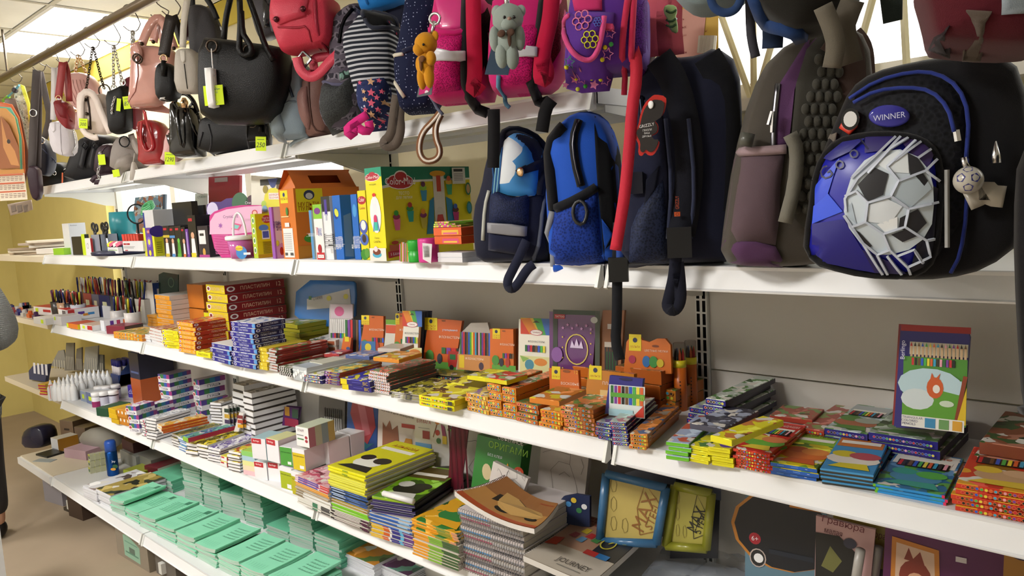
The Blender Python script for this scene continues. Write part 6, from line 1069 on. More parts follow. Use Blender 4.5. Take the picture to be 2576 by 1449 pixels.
def shell_text(t,pc,hh,rot,col,step):
    """letters laid out one by one along a slanting line on the shell"""
    x,y=pc
    for ch in t:
        vs,fs,tw,t_h=glyphs(ch);k=hh/t_h*(1 if ch in 'Gl' else .68);V=[]
        for a,b_ in vs:aa,bb=a*k,b_*k;V.append(shell_at(T('c8',(x+aa*math.cos(rot)-bb*math.sin(rot)*-1*0-bb*math.sin(rot),y-aa*math.sin(rot)-bb*math.cos(rot)))[0],.002))
        put('lettering',me_of('lettering',[q-th.location for q in V],fs,PAP(col)),fpan);x+=step[0];y+=step[1]
shell_text('Gool',(985,668),105,math.radians(38),'121240',(112,-85))
pd=Pl((2237,292),None,14,0,pw.front(*pw.uv(T('c8',(1485,135))[0]),.024));n=30;o=[pd.uv(p) for p in [(1776+(1485+168*math.cos(a))/3.22,250+(135+92*math.sin(a))/3.22) for a in [2*math.pi*k/n for k in range(n)]]]
bw=Pillow(pd,o,.014,0,.25,.4,px=False);bw.to('badge',mat('3a3a9a','gloss',.1),th);ink_on(pd,T('c8',(1340,215))[0],T('c8',(1630,60))[0],lambda i:i.text('WINNER',.5,.5,.36,'d0d4f0',.9,.05),'badge_lettering',th,.008)
tg=[(1110,200),(1160,90),(1230,100),(1250,150),(1230,230),(1170,292),(1090,240)];sew(pw,'red_tag',T('c8',*tg),mat('c8301e','plastic'),th,.022);disc(Pl((2140,300),None,14,0,pw.front(*pw.uv(T('c8',(1165,170))[0]),.026)),T('c8',(1168,160))[0],.011,.014,'1a1a1a',th,'tag_ball',.002);disc(Pl((2140,300),None,14,0,pw.front(*pw.uv(T('c8',(1165,170))[0]),.026)),T('c8',(1168,160))[0],.008,.010,'e8e8e8',th,'tag_ball',.003)
g=G();g.sphere(pl.px(T('c8',(2125,655))[0],.15),.0165,0,20,14);kb=thing('ball_keyring','silver and blue football keyring hanging from the football backpack zip','keyring',pl.px(T('c8',(2125,770))[0],.15));bo_=g.to('ball',mat('b9b4a8','gloss',.25),kb,True)
for k,p in enumerate(((2058,635),(2180,632),(2120,715),(2120,560))):q=pl.px(T('c8',p)[0],.15);c=pl.px(T('c8',(2125,655))[0],.15);d=(q-c);e=d-pl.n*0;fr=(e+pl.n*math.sqrt(max(.0001,.0165**2-e.length_squared))).normalized();a_=fr.orthogonal().normalized();b_=fr.cross(a_);part('blue_patch',[c+(fr*.0163+a_*(.006*math.cos(x))+b_*(.006*math.sin(x))).normalized()*.0169 for x in [2*math.pi*j/5 for j in range(5)]],[(0,1,2,3,4)],mat('3a3c78','gloss'),kb)
g=G();g.tube([pl.px(p,.15) for p in T('c8',(2120,555),(2095,520),(2085,470))],.004,6);g.to('clasp',SILV,kb,True)
for p0,p1 in (((1950,570),(1952,1200)),):g=G();g.tube([pl.px(p,.14) for p in T('c8',p0,p1)],.003,5);g.to('reflective_cord',mat('9a9a98','plastic'),th)
pxstrap(pl,'white_tab',T('c8',(2110,820),(2230,770),(2260,730),(2310,780),(2420,790)),.026,mat('b9b2a4','plastic'),th,.13,1);g=G();g.lathe(pl.px(T('c8',(2345,515))[0],.13),[(.006,0),(.005,.01),(.001,.026)],8);g.to('metal_cone',SILV,th,True);g=G();g.tube([pl.px(p,.125) for p in T('c8',(2020,250),(2035,340))],.005,6);g.to('zip_pull',SILV,th)
sew(pw,'side_strap_loop',T('c8',(1005,350),(1020,265),(1062,270),(1050,362)),mat('6a625a','fabric'),th,.006)
pl2=Pl((2576,800),-.25,10);th,pl,pw=bag('dark_garment','long black cloth garment hanging at the right edge of the picture','garment',[(2548,560),(2560,380),(2640,330),(2760,360),(2780,700),(2740,960),(2600,1045),(2572,1040),(2556,800)],-.24,10,.1,mat('121114','fabric'),group=None)
stitch(pw,'hem',[(2572,1030),(2650,1010),(2735,950)],.006,mat('1c1b1e','fabric'),th)
# ---------------------------------------------------------------- pencil shelf
ZC,ZD,ZE=TOP['C'],TOP['D'],TOP['E']
PAL=['c8282e','e8d83a','2a6a3a','2a5ac8','3a2a20','1a1a1a','d8602a','7a3a9a','4ab04a','e8a0b0','6a4a2a','3aa0c8']
def sty(kd,code):
    """ink for a product: P plasticine lettering, D rows of pencil ends, A picture on top, B band, M marker ends, W window, T lettering"""
    for c in code.split(';'):
        if not c:continue
        k,a=c[0],c[1:].split(',');F_,R_,T_=kd.ink['f'],kd.ink['r'],kd.ink['t']
        if k=='P':
            for i,asp in ((F_,kd.w/kd.h),(R_,kd.d/kd.h)):i.ell(.5/asp+.03,.5,.5,.3,'e8e4e4');i.ell(.5/asp+.03,.5,.3,.18,a[1]);i.text(a[0],.5,.5,.42,a[2],.5);i.text(a[3],.9,.5,.5,a[2],.12)
        elif k=='D':
            n,rows,bg=int(a[0]),int(a[1]),(a[2] if len(a)>2 else 'd8c8a0')
            for q in range(rows):
                for j in range(n):x=.06+.88*(j+.5)/n;y=(q+.5)/rows*.8+.1;r_=min(.3/rows,.36*kd.w/n/kd.h);F_.ell(x,y,r_*1.2,r_*1.2,bg,8);F_.ell(x,y,r_*.85,r_*.85,PAL[(j*5+q*3)%len(PAL)],8)
        elif k=='M':
            n,rows=int(a[0]),int(a[1])
            for q in range(rows):
                for j in range(n):x=(j+.5)/n;y=(q+.5)/rows;r_=min(.46/rows,.46*kd.w/n/kd.h);F_.ell(x,y,r_,r_,'eceaea',8);F_.ell(x,y,r_*.4,r_*.4,PAL[(j*3+q)%12] if len(a)>2 else '6a6a70',6)
        elif k=='A':
            T_.rect(.04,.62,.96,.96,a[0]);T_.ell(.5,.3,.2,.14,a[1]);T_.ell(.3,.42,.1,.08,a[2]);T_.ell(.7,.4,.12,.09,a[3] if len(a)>3 else a[0]);T_.rect(.1,.7,.9,.78,'f0ece0');T_.poly([(.1,.08),(.9,.06),(.8,.2),(.3,.18)],a[2])
            if len(a)>4:T_.text(a[4],.5,.86,.07,a[5],.85)
        elif k=='B':F_.rect(0,float(a[0]),1,float(a[1]),a[2]);R_.rect(0,float(a[0]),1,float(a[1]),a[2])
        elif k=='T':F_.text(a[0],float(a[1]),float(a[2]),float(a[3]),a[4],.85)
        elif k=='R':R_.text(a[0],float(a[1]),float(a[2]),float(a[3]),a[4],.8)
        elif k=='E':F_.ell(float(a[0]),float(a[1]),float(a[2]),float(a[3]),a[4])
        elif k=='Q':F_.rect(*[float(x) for x in a[:4]],a[4])
        elif k=='S':R_.rect(*[float(x) for x in a[:4]],a[4])
        elif k=='W':T_.rect(.12,.55,.88,.72,'2a2420');[T_.rect(.14+j*.074,.56,.14+j*.074+.05,.71,PAL[(j*5)%12]) for j in range(10)]
def ST(z,crop,xL,yL,xR,yR,yT,n,d,f,r,t,label,code='',name='box',cat='box',group=None,dy=0,jit=.004,rj=.03,kind='card',turn=0):
    a,b_=T(crop,(xL,yL),(xR,yR));m,w,rz=span(a,b_,z);pa=onZ(a,z);rz=max(-.35,min(.35,rz))+turn
    
    if pa.y>.39-d:Y=.39-d;pa,pb=atY(a,Y),atY(b_,Y);w=pb.x-pa.x;rz=turn;m=Vector(((pa.x+pb.x)/2,Y,z))
    zt=atY(T(crop,(xL,yT))[0],pa.y).z;h=max(.004,(zt-z)/n);off=Vector((-math.sin(rz),math.cos(rz),0))*dy
    kd=Kind(name,cat,w,d,h*.965,f,r,t,kind);sty(kd,code);return stack(kd,(m.x+off.x,m.y+off.y,z),rz,n,label,group or label.replace('{}','').strip(),jit,rj,h)
A_=lambda c1,c2,s=.8:mat(c1,'art',.4,c2,s)
PLA='ПЛАСТИЛИН'
rows=[
 # plasticine
 ('d2',95,632,200,640,522,4,.12,'e0961e','d8d4cc','e8a83a','{} short orange plasticine box in the small pile at the far end','T%s,.5,.5,.4,f0d0a0'%PLA),
 ('d2',195,650,348,668,322,8,.2,'e0981e','d4d0cc','c8c4c0','{} orange-fronted plasticine box with white sides in the tall far pile','T%s,.5,.5,.4,f4d8b0'%PLA),
 ('d1',1475,1085,1850,1130,1000,2,.14,'d8901e','c87a1c',A_('c8a040','8a9a50'),'{} flat orange crayon box at the shelf edge','D8,1,e8d090'),
 ('d2',118,795,245,832,648,5,.17,'dcdcde','b8504a',A_('b0604a','d8c0a0'),'{} white boxed paint set beside the yellow plasticine',''),
 ('d2',36,778,112,795,712,3,.1,'e2e4e8','d0d0d4','e8e8ea','{} tiny white carton in front of the white paint sets',''),
 ('d2',247,848,408,868,672,5,.13,'e8e010','d8c818',A_('d8c820','a83a2a'),'{} yellow plasticine box beside the red and yellow pile','P%s,3a3a6a,b0a040,6'%PLA),
 ('d2',412,888,575,918,588,7,.2,'e8a81e','a82c1c',A_('c8461e','e0b03a'),'{} red-sided plasticine box in the front pile of ten-colour sets','P%s,9a4a7a,f0d8c0,10'%PLA),
 ('d2',690,512,882,520,215,7,.26,'e0cc1c','84181e','a8948c','{} dark red plasticine box in the rear pile of twelve-colour sets','P%s,7a2a3a,e8c8a8,12'%PLA),
 ('d2',1005,540,1188,548,330,5,.1,'e09420','c06a1c',A_('d8a030','a86a2a'),'{} orange plasticine box beside the dark red pile','T%s,.5,.5,.4,f4d8b0'%PLA),
 ('d2',495,420,640,425,210,2,.12,'d0781e','b8641a','c87a2a','{} orange carton behind the tall far pile',''),
 ('d2',645,560,820,575,488,1,.2,'e0dc18','c8a020',A_('8a5a2a','c8863a'),'single yellow plasticine box lying behind the red pile','T%s,.5,.5,.4,b0a030'%PLA),
 ('d2',575,935,720,958,880,1,.12,'e6e01a','d8cc1a',A_('e0d020','b88a2a'),'single yellow box lying between red and blue plasticine','T%s,.5,.5,.4,8a8a30'%PLA),
 ('d2',728,975,925,1022,800,4,.1,'24248c','1c1c5a','e4e4ea','{} blue plasticine box in the low front pile','P%s,3a3a8a,e0e4f4,8;Q.88,.1,.99,.9,5a9ad8'%PLA),
 ('d2',945,1030,1178,1070,592,9,.12,'24248c','1a1a4a',A_('e4e4ea','8a9ac8'),'{} blue plasticine box in the tall front pile','P%s,3a3a8a,e0e4f4,12;Q.88,.1,.99,.9,5a9ad8'%PLA),
 # marker packs
 ('d2',1185,1060,1288,1078,845,6,.16,'d8c030','c8a82a','e0c83a','{} yellow marker pack beside the blue plasticine','E.5,.5,.3,.3,f0e880',),
 ('d2',1290,1072,1385,1090,862,8,.2,'4a4648','8a2a22',A_('b04a2a','4a8a4a'),'{} felt-pen pack with white pen ends in the brown-sided pile','M8,1'),
 ('d2',1400,1118,1530,1148,1032,4,.16,'1a1c1c','2a2a2c',A_('5a6a4a','c8c8c0'),'{} black felt-pen pack beside the clear case','M6,1'),
 ('d2',1705,945,1965,958,765,3,.13,'d8c8bc','c09a8a',A_('e0dcd8','8a8a90'),'{} white felt-pen carton with a brown marker drawing','E.3,.5,.5,.2,a8603a;Q.7,.2,.95,.8,a85a3a'),
 ('d3',35,885,215,912,800,2,.17,'1c1c5c','24246a',A_('e0e0d8','c8c83a'),'{} navy pencil box with coloured ends at the rail joint','D10,1,e0e0e0'),
 ('d3',232,905,385,930,775,5,.17,'5a2272','b0502a',A_('d8b83a','6a9a8a'),'{} purple wax-crayon box beside the navy pencil boxes','E.32,.5,.3,.3,d8982a;Q.5,.4,.85,.62,8ab08a;Q.08,.3,.2,.7,c8b0d8'),
 ('d3',395,962,690,1002,850,2,.15,'201a78','1c1862',A_('2a2a9a','e0d83a'),'{} blue BIC pencil box with a yellow end','Q0,0,.22,1,e0d018;TBIC,.85,.5,.6,c8b030;Q.4,.5,.7,.6,5a5ab0'),
 ('d3',695,985,888,1018,775,7,.19,'6a6a6e','505052',A_('c8604a','6a9a6a',1.2),'{} clear felt-pen pack with ringed ends beside the BIC boxes','M9,1,c'),
 ('d3',905,1050,1200,1095,985,5,.17,'9a9690','7a7a7c',A_('a8a430','3a3a3a',1.0),'{} silver pouch of pens in the loose pile','Q.1,.2,.4,.8,d8d8d8;Q.5,.2,.7,.8,3a3a40'),
 ('d3',1198,1125,1555,1192,1012,2,.13,'e6e01a','d8c420',A_('e0d820','7a5a2a',.6),'{} yellow wax-crayon box at the shelf edge','D16,1,e6e01a;Q.85,.2,.97,.8,3a3a3a'),
 ('d3',1480,990,1660,1010,890,1,.14,'e2da20','d0c020',A_('e0d820','8a7a2a',.7),'yellow chalk box lying behind the front yellow pair','Q.6,.2,.9,.7,5a5a20'),
 ('d3',1668,1175,1892,1228,990,4,.12,'d89a30','c08a2c',A_('c8b060','8a6ab0',.9),'{} small cream chalk box with square windows','D6,1,e8d090'),
 ('d3',1897,1228,2035,1252,900,4,.17,'d88a22','c87a20',A_('d8803a','6a8a4a',.9),'{} orange chalk box in the left pile of the pair','D5,2,e8c080'),
 ('d3',2045,1255,2182,1282,935,4,.19,'d88a22','cc7420',A_('d8743a','5a8a4a',.9),'{} orange chalk box in the right pile of the pair','D5,2,e8c080'),
 ('d3',1275,862,1655,892,805,1,.16,'2a2a30','3a3a3a',A_('9a9030','6a7a5a',.8),'flat felt-pen box showing a row of rainbow ends','D14,1,8a8a8a'),
 # orange sets
 ('d4',212,1120,432,1168,922,4,.2,'c06a30','b85c1e',A_('8a6a2a','4a7a4a',1.2),'{} brown-orange pencil box in a shrink-wrapped pile','D8,1,d8a070'),
 ('d4',440,1172,662,1218,1000,4,.2,'d8841c','c0701c',A_('d88a2a','e0c83a',.7),'{} orange six-pencil box with big round ends','D6,1,e0a040'),
 ('d4',668,1222,1005,1282,958,6,.2,'d07a28','bc5c1c',A_('c87a3a','4a8a3a',.8),'{} orange pencil box in the widest six-high pile','D10,1,e0b080'),
 ('d4',1010,1305,1172,1335,1130,4,.2,'241f80','201c68',A_('b8c8d0','8a6ab0',.8),'{} blue six-pencil box with round ends','D6,1,8a8ac0'),
 ('d4',1175,1362,1340,1378,1125,6,.21,'281f8a','1c1860',A_('b8d0c8','c87a8a',.8),'{} blue triangular-pencil box beside the shelf joint','D6,1,c8b0d0'),
 ('d4',1345,1405,1520,1425,1240,4,.23,'d8902a','b85e1c',A_('d0802a','3a6aa0',.8),'{} long orange pencil box right of the shelf joint','D6,1,e0b060'),
 ('d4',435,690,560,700,520,3,.1,'2a7ac8','a82848',A_('5a8ac0','d8e0e4',.7),'{} blue and crimson chalk box behind the orange chalk',''),
 ('d4',1540,950,1800,985,775,2,.14,'c87a24','b0601c',A_('a0642a','5a7a3a',.9),'{} orange paint box with two rows of dots before the tubes','D6,2,c88a40'),
 ('d4',730,740,950,760,560,3,.14,'c86a1e','b0581a',A_('b86a2a','4a8a3a',.7),'{} orange chalk carton behind the wax crayon box',''),
 ('d4',1200,770,1660,790,560,3,.16,'b05a1c','a04e18',A_('a8602a','6a5a2a',.7),'{} wide orange carton below the round-topped chalk card',''),
 ('d4',1940,1120,2118,1140,975,4,.22,'261f86','1c1a5c',A_('a8b8a0','8a8ac0',.8),'{} blue pencil box in the low dark pile by the upright','D6,1,8080b8'),
 ('d4',2110,1135,2310,1150,890,6,.24,'281f8c','141230',A_('c0c8c0','5a8a4a',.8),'{} blue pencil box in the higher dark pile by the upright','D6,1,c8c8b0'),
 # right of the joint
 ('e1',1382,385,1592,415,222,4,.2,'6ac02a','5aa828',A_('a8b8d8','c8604a',.7),'{} lime green pencil box at the shelf edge','Q.05,.2,.95,.35,8ad04a'),
 ('e1',1605,405,1780,440,258,4,.22,'e6de18','d8cc18',A_('e0d820','5a8a4a',.8),'{} yellow pencil pack in the left yellow pile','Q.1,.6,.9,.7,c8bc10'),
 ('e1',1788,442,1990,472,268,4,.22,'e6de18','d0c418',A_('e0d820','6a4aa0',.7),'{} yellow pencil pack in the right yellow pile','Q.1,.6,.9,.7,c8bc10'),
 ('d5',432,1168,705,1216,1020,6,.2,'cc3420','c8501e',A_('c82a20','c82a20'),'{} red triangular-pencil box with a cartoon meadow lid','D12,1,d86a30;Ac82a20,6ab03a,e0c83a,d8804a,КАРАНДАШИ,f0e8e0;W'),
 ('d5',705,1218,1050,1275,1118,3,.21,'1f5cb8','a8a41c',A_('e0d020','6a9a2a',.6),'{} blue-ended yellow pencil box with an orange squirrel','Q.15,.5,.3,.58,8ab8f0;Q.45,.5,.6,.58,8ab8f0;Q.75,.5,.8,.58,f0f0f0;A8ab830,d8702a,c85a20,e08a3a,COLOR PENCILS,5a3a10'),
 ('d5',1062,1285,1455,1345,1165,4,.22,'3a3a34','2a2a28','3a90cc','{} blue and orange folded pencil card in the thin pile','B.55,1,4a9ad0;Ac87428,e8e0d8,d8c82a,b84a5a'),
 ('d5',1468,1345,1998,1442,1278,3,.2,'2a90d4','5ab02a',A_('2a6a9a','5aa04a',.7),'{} sky blue pencil box with a dolphin lid','Q0,0,.04,1,6ab82a;Q.96,0,1,1,d82a5a;Ae8e8e0,4a8ab0,3a9a8a,5ab04a,морские,c8603a;W'),
 ('e2',2000,905,2700,1030,690,5,.2,'cc3a24','c0301c',A_('cc3a20','e0a02a',.5),'{} red pencil box with a sandy lid at the right edge','D16,1,d87040;Ac03020,c8a078,e0c03a,d8b088,КАРАНДАШИ,f0e0d8;W'),
 ('d5',1108,930,1425,985,868,3,.2,'221a78','1a1650',A_('a8b8b8','5a8a4a',.7),'{} blue pencil box in the rear pile left of the standing pack','D12,1,8a80b8;Ab0b8b8,b06a4a,5a8a3a,a8b0a0;W'),
 ('d5',1445,1010,1955,1085,895,3,.2,'221a7c','141238',A_('9aa89a','5a7a4a',.6),'{} blue pencil box under the standing pencil pack','D18,1,8888c0;A90a090,7a9a6a,4a7a3a,c8b020'),
 ('d5',920,905,1105,925,865,3,.2,'b03a2a','a03020',A_('a8584a','8a9a5a',.7),'{} red pencil box half hidden between red and blue piles','D8,1,c87050'),
 ('d5',2230,1060,2576,1110,965,3,.22,'7a3a20','8a3a20',A_('8a4a2a','3a5a2a',.6),'{} dark orange pencil box behind the red pile at the right',''),
]
for R in rows:ST(ZC,*R,name='box',group='boxed goods on the pencil shelf')
# blue piles standing behind
for lb,p,n,h,w,d,c in (('{} navy plasticine box behind the tall blue pile',(1345,830),6,.0145,.1,.17,'20206a'),('{} dark navy plasticine box under the yellow-green boxes',(1605,775),3,.016,.12,.19,'181848')):
    q=onZ(T('d2',p)[0],ZC);kd=Kind('plasticine_box','box',w,d,h,c,c,'dcdce4');sty(kd,'P%s,3a3a8a,d8dcf0,8'%PLA);stack(kd,(q.x-w/2,q.y,ZC),0,n,lb,'boxed goods on the pencil shelf')
q=atY(T('d2',(1590,680))[0],.2);kd=Kind('folder_box','box',.14,.16,.0165,'a09a1c','8f8c18',A_('98941c','6a8a2a',.5));stack(kd,(q.x-.07,q.y,ZC),0,7,'{} olive yellow flat box in front of the blue board','boxed goods on the pencil shelf')
# clear case with pens
q=onZ(T('d2',(1540,1165))[0],ZC);e=onZ(T('d2',(1765,1175))[0],ZC);w=e.x-q.x;cc=thing('pen_case','long clear plastic case of white pens lying on the pencil shelf','case',((q.x+e.x)/2,q.y,ZC));g=G();g.box(q.x,e.x,q.y,q.y+.21,ZC,ZC+.045);g.to('shell',mat('b9c0c4','plastic',.12),cc);g=G();g.box(q.x+.004,e.x-.004,q.y+.06,q.y+.15,ZC+.045,ZC+.047);g.to('label',mat('c8c8b8','paper'),cc);g=G();g.box(q.x-.001,e.x+.001,q.y-.001,q.y+.211,ZC+.03,ZC+.034);g.to('lid_seam',mat('d8e0e2','plastic',.1),cc)
for k in range(6):g=G();x=q.x+w*(k+.5)/6;g.tube([(x,q.y-.002,ZC+.014+(k%3)*.008),(x,q.y+.004,ZC+.014+(k%3)*.008)],.0075,8);g.to('pen_end',mat('eceeee','plastic'),cc)
# standing packs along the back
CP='packs standing at the back of the pencil shelf'
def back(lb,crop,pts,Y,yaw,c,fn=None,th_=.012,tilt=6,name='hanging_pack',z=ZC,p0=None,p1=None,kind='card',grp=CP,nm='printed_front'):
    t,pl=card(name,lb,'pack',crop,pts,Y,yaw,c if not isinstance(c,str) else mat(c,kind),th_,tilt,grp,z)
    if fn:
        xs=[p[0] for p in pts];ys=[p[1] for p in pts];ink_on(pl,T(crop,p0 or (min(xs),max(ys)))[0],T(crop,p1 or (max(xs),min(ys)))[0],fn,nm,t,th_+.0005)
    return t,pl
def pens(i,x0,x1,y0,y1,n):
    for k in range(n):i.rect(x0+(x1-x0)*k/n,y0,x0+(x1-x0)*(k+.8)/n,y1,PAL[(k*5+2)%12])
def orange(txt,n=6):return lambda i:(i.rect(.02,.74,.34,.98,'e2cc1e'),i.text('МУЛЬТИ',.18,.82,.04,'b0501a',.26),i.text('ПУЛЬТИ',.18,.77,.04,'b0501a',.26),i.ell(.18,.91,.04,.04,'2a3050'),i.text(txt,.64,.62,.055,'f0dcc8',.6),i.ell(.5,.93,.05,.018,'8a4a1a'),i.rect(0,0,1,.14,'5a9a3a'),i.ell(.15,.24,.1,.12,'4a8a3a'),i.ell(.4,.2,.06,.1,'2a2a3a'),i.ell(.66,.2,.06,.11,'a83a2a'),pens(i,.45,.95,.3,.42,n))
def gamma(i):i.rect(0,.7,1,1,'d8b83a');i.poly([(0,.7),(.3,.7),(0,.98)],'c8402a');i.poly([(.3,.7),(.6,.7),(.3,1),(0,.98)],'d8802a');i.poly([(.62,.7),(.85,.7),(.7,1),(.4,1)],'4aa04a');i.poly([(.8,.7),(1,.7),(1,1),(.65,1)],'3a6ab8');i.poly([(.5,.96),(.62,.92),(.38,.92)],'3a3a2a');i.ell(.5,.74,.14,.055,'b84a6a');i.ell(.5,.74,.12,.045,'f0ece4');i.text('гамма',.5,.74,.035,'8a2a3a',.3);i.text('ФЛОМАСТЕРЫ',.5,.57,.04,'6a6a6a',.8);pens(i,.15,.8,.38,.5,8);i.rect(0,0,1,.3,'d8d49a');i.ell(.3,.14,.1,.1,'4a8aa0');i.ell(.65,.2,.14,.07,'d8863a');i.poly([(0,.3),(.3,.26),(.1,.18)],'8ab05a')
for k in range(3):back(['clear pack of white felt pens standing at the far end','clear pack of coloured pens leaning beside the white ones','small orange pack of pens leaning against the clear packs'][k],'d3',[((285,590),(300,95),(525,100),(520,560)),((430,560),(500,255),(610,265),(560,590)),((412,590),(440,430),(520,440),(500,600))][k],.26-.03*k,18,['b8b4b2','4a4648','c8641e'][k],[lambda i:(i.rect(.05,.7,.95,.98,'c8b8c0'),i.ell(.4,.84,.12,.1,'c85a8a'),pens(i,.03,.97,.3,.4,12),[i.rect(.04+j*.08,.4,.1+j*.08,.68,'e4e2de') for j in range(12)]),lambda i:pens(i,.05,.95,.02,.98,6),lambda i:(i.rect(.2,.7,.6,.98,'e0cc20'),i.ell(.5,.3,.14,.1,'3a4a7a'))][k])
back('orange felt-pen box with a blue picture, beside the clear pens','d3',((600,600),(660,210),(845,222),(845,560)),.25,16,'c8601e',lambda i:(orange('ФЛОМАСТЕРЫ')(i),i.rect(.02,.02,.6,.32,'3a70a8'),i.ell(.3,.17,.1,.1,'d8c83a')))
back('green-topped orange pouch half hidden among the felt pens','d3',((850,560),(880,262),(1000,262),(985,560)),.27,12,'d0cdc0',lambda i:(i.rect(0,.84,1,1,'6a9a2a'),i.rect(0,.55,1,.82,'c8502a')))
back('orange felt-pen box behind the rainbow-topped cards','d3',((945,640),(985,190),(1070,190),(1070,640)),.27,12,'c8641e',orange('ФЛОМ',2))
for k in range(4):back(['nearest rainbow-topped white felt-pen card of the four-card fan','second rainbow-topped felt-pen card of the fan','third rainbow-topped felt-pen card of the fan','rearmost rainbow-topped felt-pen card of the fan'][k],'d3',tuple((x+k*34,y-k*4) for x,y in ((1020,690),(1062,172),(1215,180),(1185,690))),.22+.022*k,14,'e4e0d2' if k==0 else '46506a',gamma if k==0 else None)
back('large orange box of thick felt pens with a red bus','d3',((1235,745),(1302,240),(1642,268),(1570,745)),.27,12,'cc5e20',lambda i:(orange('ФЛОМАСТЕРЫ',4)(i),i.text('утолщенные',.66,.75,.045,'c8d8e8',.5),i.rect(.62,.06,.98,.36,'a82a24'),i.ell(.7,.05,.05,.05,'1a1a1a'),i.rect(.66,.2,.8,.3,'2a6a3a')))
back('clear pack of rainbow felt pens in the middle of the back row','d3',((1580,760),(1640,380),(1730,290),(1900,285),(1925,380),(1915,760)),.26,12,'a8a098',lambda i:(pens(i,.06,.96,.32,.78,18),i.rect(.0,.0,1,.32,'c88a50'),i.text('ФЛОМАСТЕРЫ',.5,.24,.05,'f0e0d0',.7),i.rect(.05,.04,.2,.3,'e0c030'),i.ell(.7,.1,.06,.08,'4a3a4a')))
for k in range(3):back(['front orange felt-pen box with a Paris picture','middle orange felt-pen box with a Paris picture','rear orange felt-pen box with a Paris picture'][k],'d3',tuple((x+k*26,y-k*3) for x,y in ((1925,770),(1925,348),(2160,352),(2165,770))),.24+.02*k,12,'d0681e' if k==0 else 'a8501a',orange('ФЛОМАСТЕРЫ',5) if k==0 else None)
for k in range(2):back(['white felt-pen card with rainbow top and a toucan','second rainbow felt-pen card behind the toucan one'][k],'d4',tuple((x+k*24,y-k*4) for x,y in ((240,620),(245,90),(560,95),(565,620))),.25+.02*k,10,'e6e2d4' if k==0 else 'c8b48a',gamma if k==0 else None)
def crown(i):i.rect(0,.93,1,1,'3a4a3a');i.rect(.0,0,.1,1,'3a4238');i.rect(.9,.0,1,1,'4a5244');i.ell(.88,.86,.06,.05,'c8ccc8');i.rect(.03,.86,.26,.93,'b02a34');i.text('TATTOO',.15,.895,.03,'f0e8e8',.2);[i.star(.22+.1*k,.72+.05*(k%2),.03,'d8a0d8') for k in range(7)];i.ringe(.52,.4,.2,.24,.02,'d8c060');i.poly([(.38,.42),(.42,.54),(.47,.45),(.52,.57),(.57,.45),(.62,.54),(.66,.42)],'dcc8e8');[i.ell(.22+.6*(k%2),.1+.08*k,.012,.012,'d8b840') for k in range(8)];i.ell(.1,.3,.1,.12,'8a5aa0')
back('violet sticker-mosaic pack with a crown ornament','d4',((570,640),(568,10),(1045,35),(1000,640)),.27,10,'6a3c74',crown,.02,kind='gloss')
back('kraft card of grey pencils behind the hanging strap','d4',((1000,640),(1090,0),(1310,0),(1265,640)),.29,14,'a06a44',lambda i:(pens(i,.3,.75,.05,.35,1),[i.rect(.3+k*.09,.04,.36+k*.09,.42,'3a3634') for k in range(5)],i.rect(.3,.42,.7,.5,'d8d0c4'),i.rect(.4,.7,.6,.78,'e0dcd8')))
back('orange wax crayon box standing in front of the orange cartons','d4',((560,900),(550,582),(845,608),(862,900)),.12,12,'cc661c',lambda i:(i.rect(.02,.6,.3,.98,'e2cc1e'),i.text('МУЛЬТИ',.16,.68,.05,'b0501a',.22),i.ell(.16,.82,.06,.06,'2a3050'),i.ell(.5,.86,.12,.04,'8a4a1a'),i.text('12',.82,.85,.1,'e8b840'),i.text('ВОСКОВЫЕ',.62,.5,.08,'f0dcc8',.6),i.text('МЕЛКИ',.62,.34,.08,'f0dcc8',.42)))
back('gold foil plasticine pouch behind the blue crayon box','d4',((925,900),(965,585),(1420,640),(1425,900)),.14,12,'c07a24',lambda i:(i.rect(.02,.58,.28,.98,'e2cc1e'),i.text('МУЛЬТИ',.15,.68,.06,'b0501a',.2),i.ell(.15,.85,.07,.07,'2a3050'),i.text('ПЛАСТИЛИН',.55,.5,.09,'f0dcc8',.5),i.rect(.25,.1,.9,.3,'d8b878')),.02,kind='gloss')
back('blue box of twelve shiny crayons standing upright','d4',((1115,1040),(1165,655),(1500,690),(1460,1060)),.06,12,'2a2680',lambda i:(i.rect(.06,.0,1,.72,'dce4e4'),pens(i,.1,.98,.28,.7,9),i.rect(.1,.44,1,.54,'5aa03a'),i.ell(.93,.45,.06,.06,'8ab83a'),i.text('12',.93,.45,.06,'2a5a1a'),i.ell(.5,.87,.16,.03,'1a1648'),i.poly([(.7,.02),(.98,.02),(.98,.3)],'c83a2a'),i.rect(.06,.0,.7,.16,'a8d0dc')))
back('round-topped orange card of coloured chalks','d4',((1300,640),(1330,320),(1380,250),(1440,245),(1490,300),(1560,320),(1640,285),(1720,285),(1775,350),(1785,640)),.25,12,'cc6a1e',lambda i:(i.rect(.08,.56,.34,.96,'e2cc1e'),i.text('МУЛЬТИ',.21,.66,.05,'b0501a',.2),i.ell(.21,.82,.06,.06,'2a3050'),i.text('ЦВЕТНЫЕ МЕЛКИ',.65,.58,.06,'e8d0b8',.56),i.ell(.64,.7,.09,.03,'7a3a18'),i.ell(.15,.35,.09,.1,'a82a4a'),i.ell(.45,.32,.1,.14,'2a6aa8'),i.ell(.6,.32,.11,.14,'3a8a3a'),i.ell(.74,.3,.09,.1,'c8b02a')))
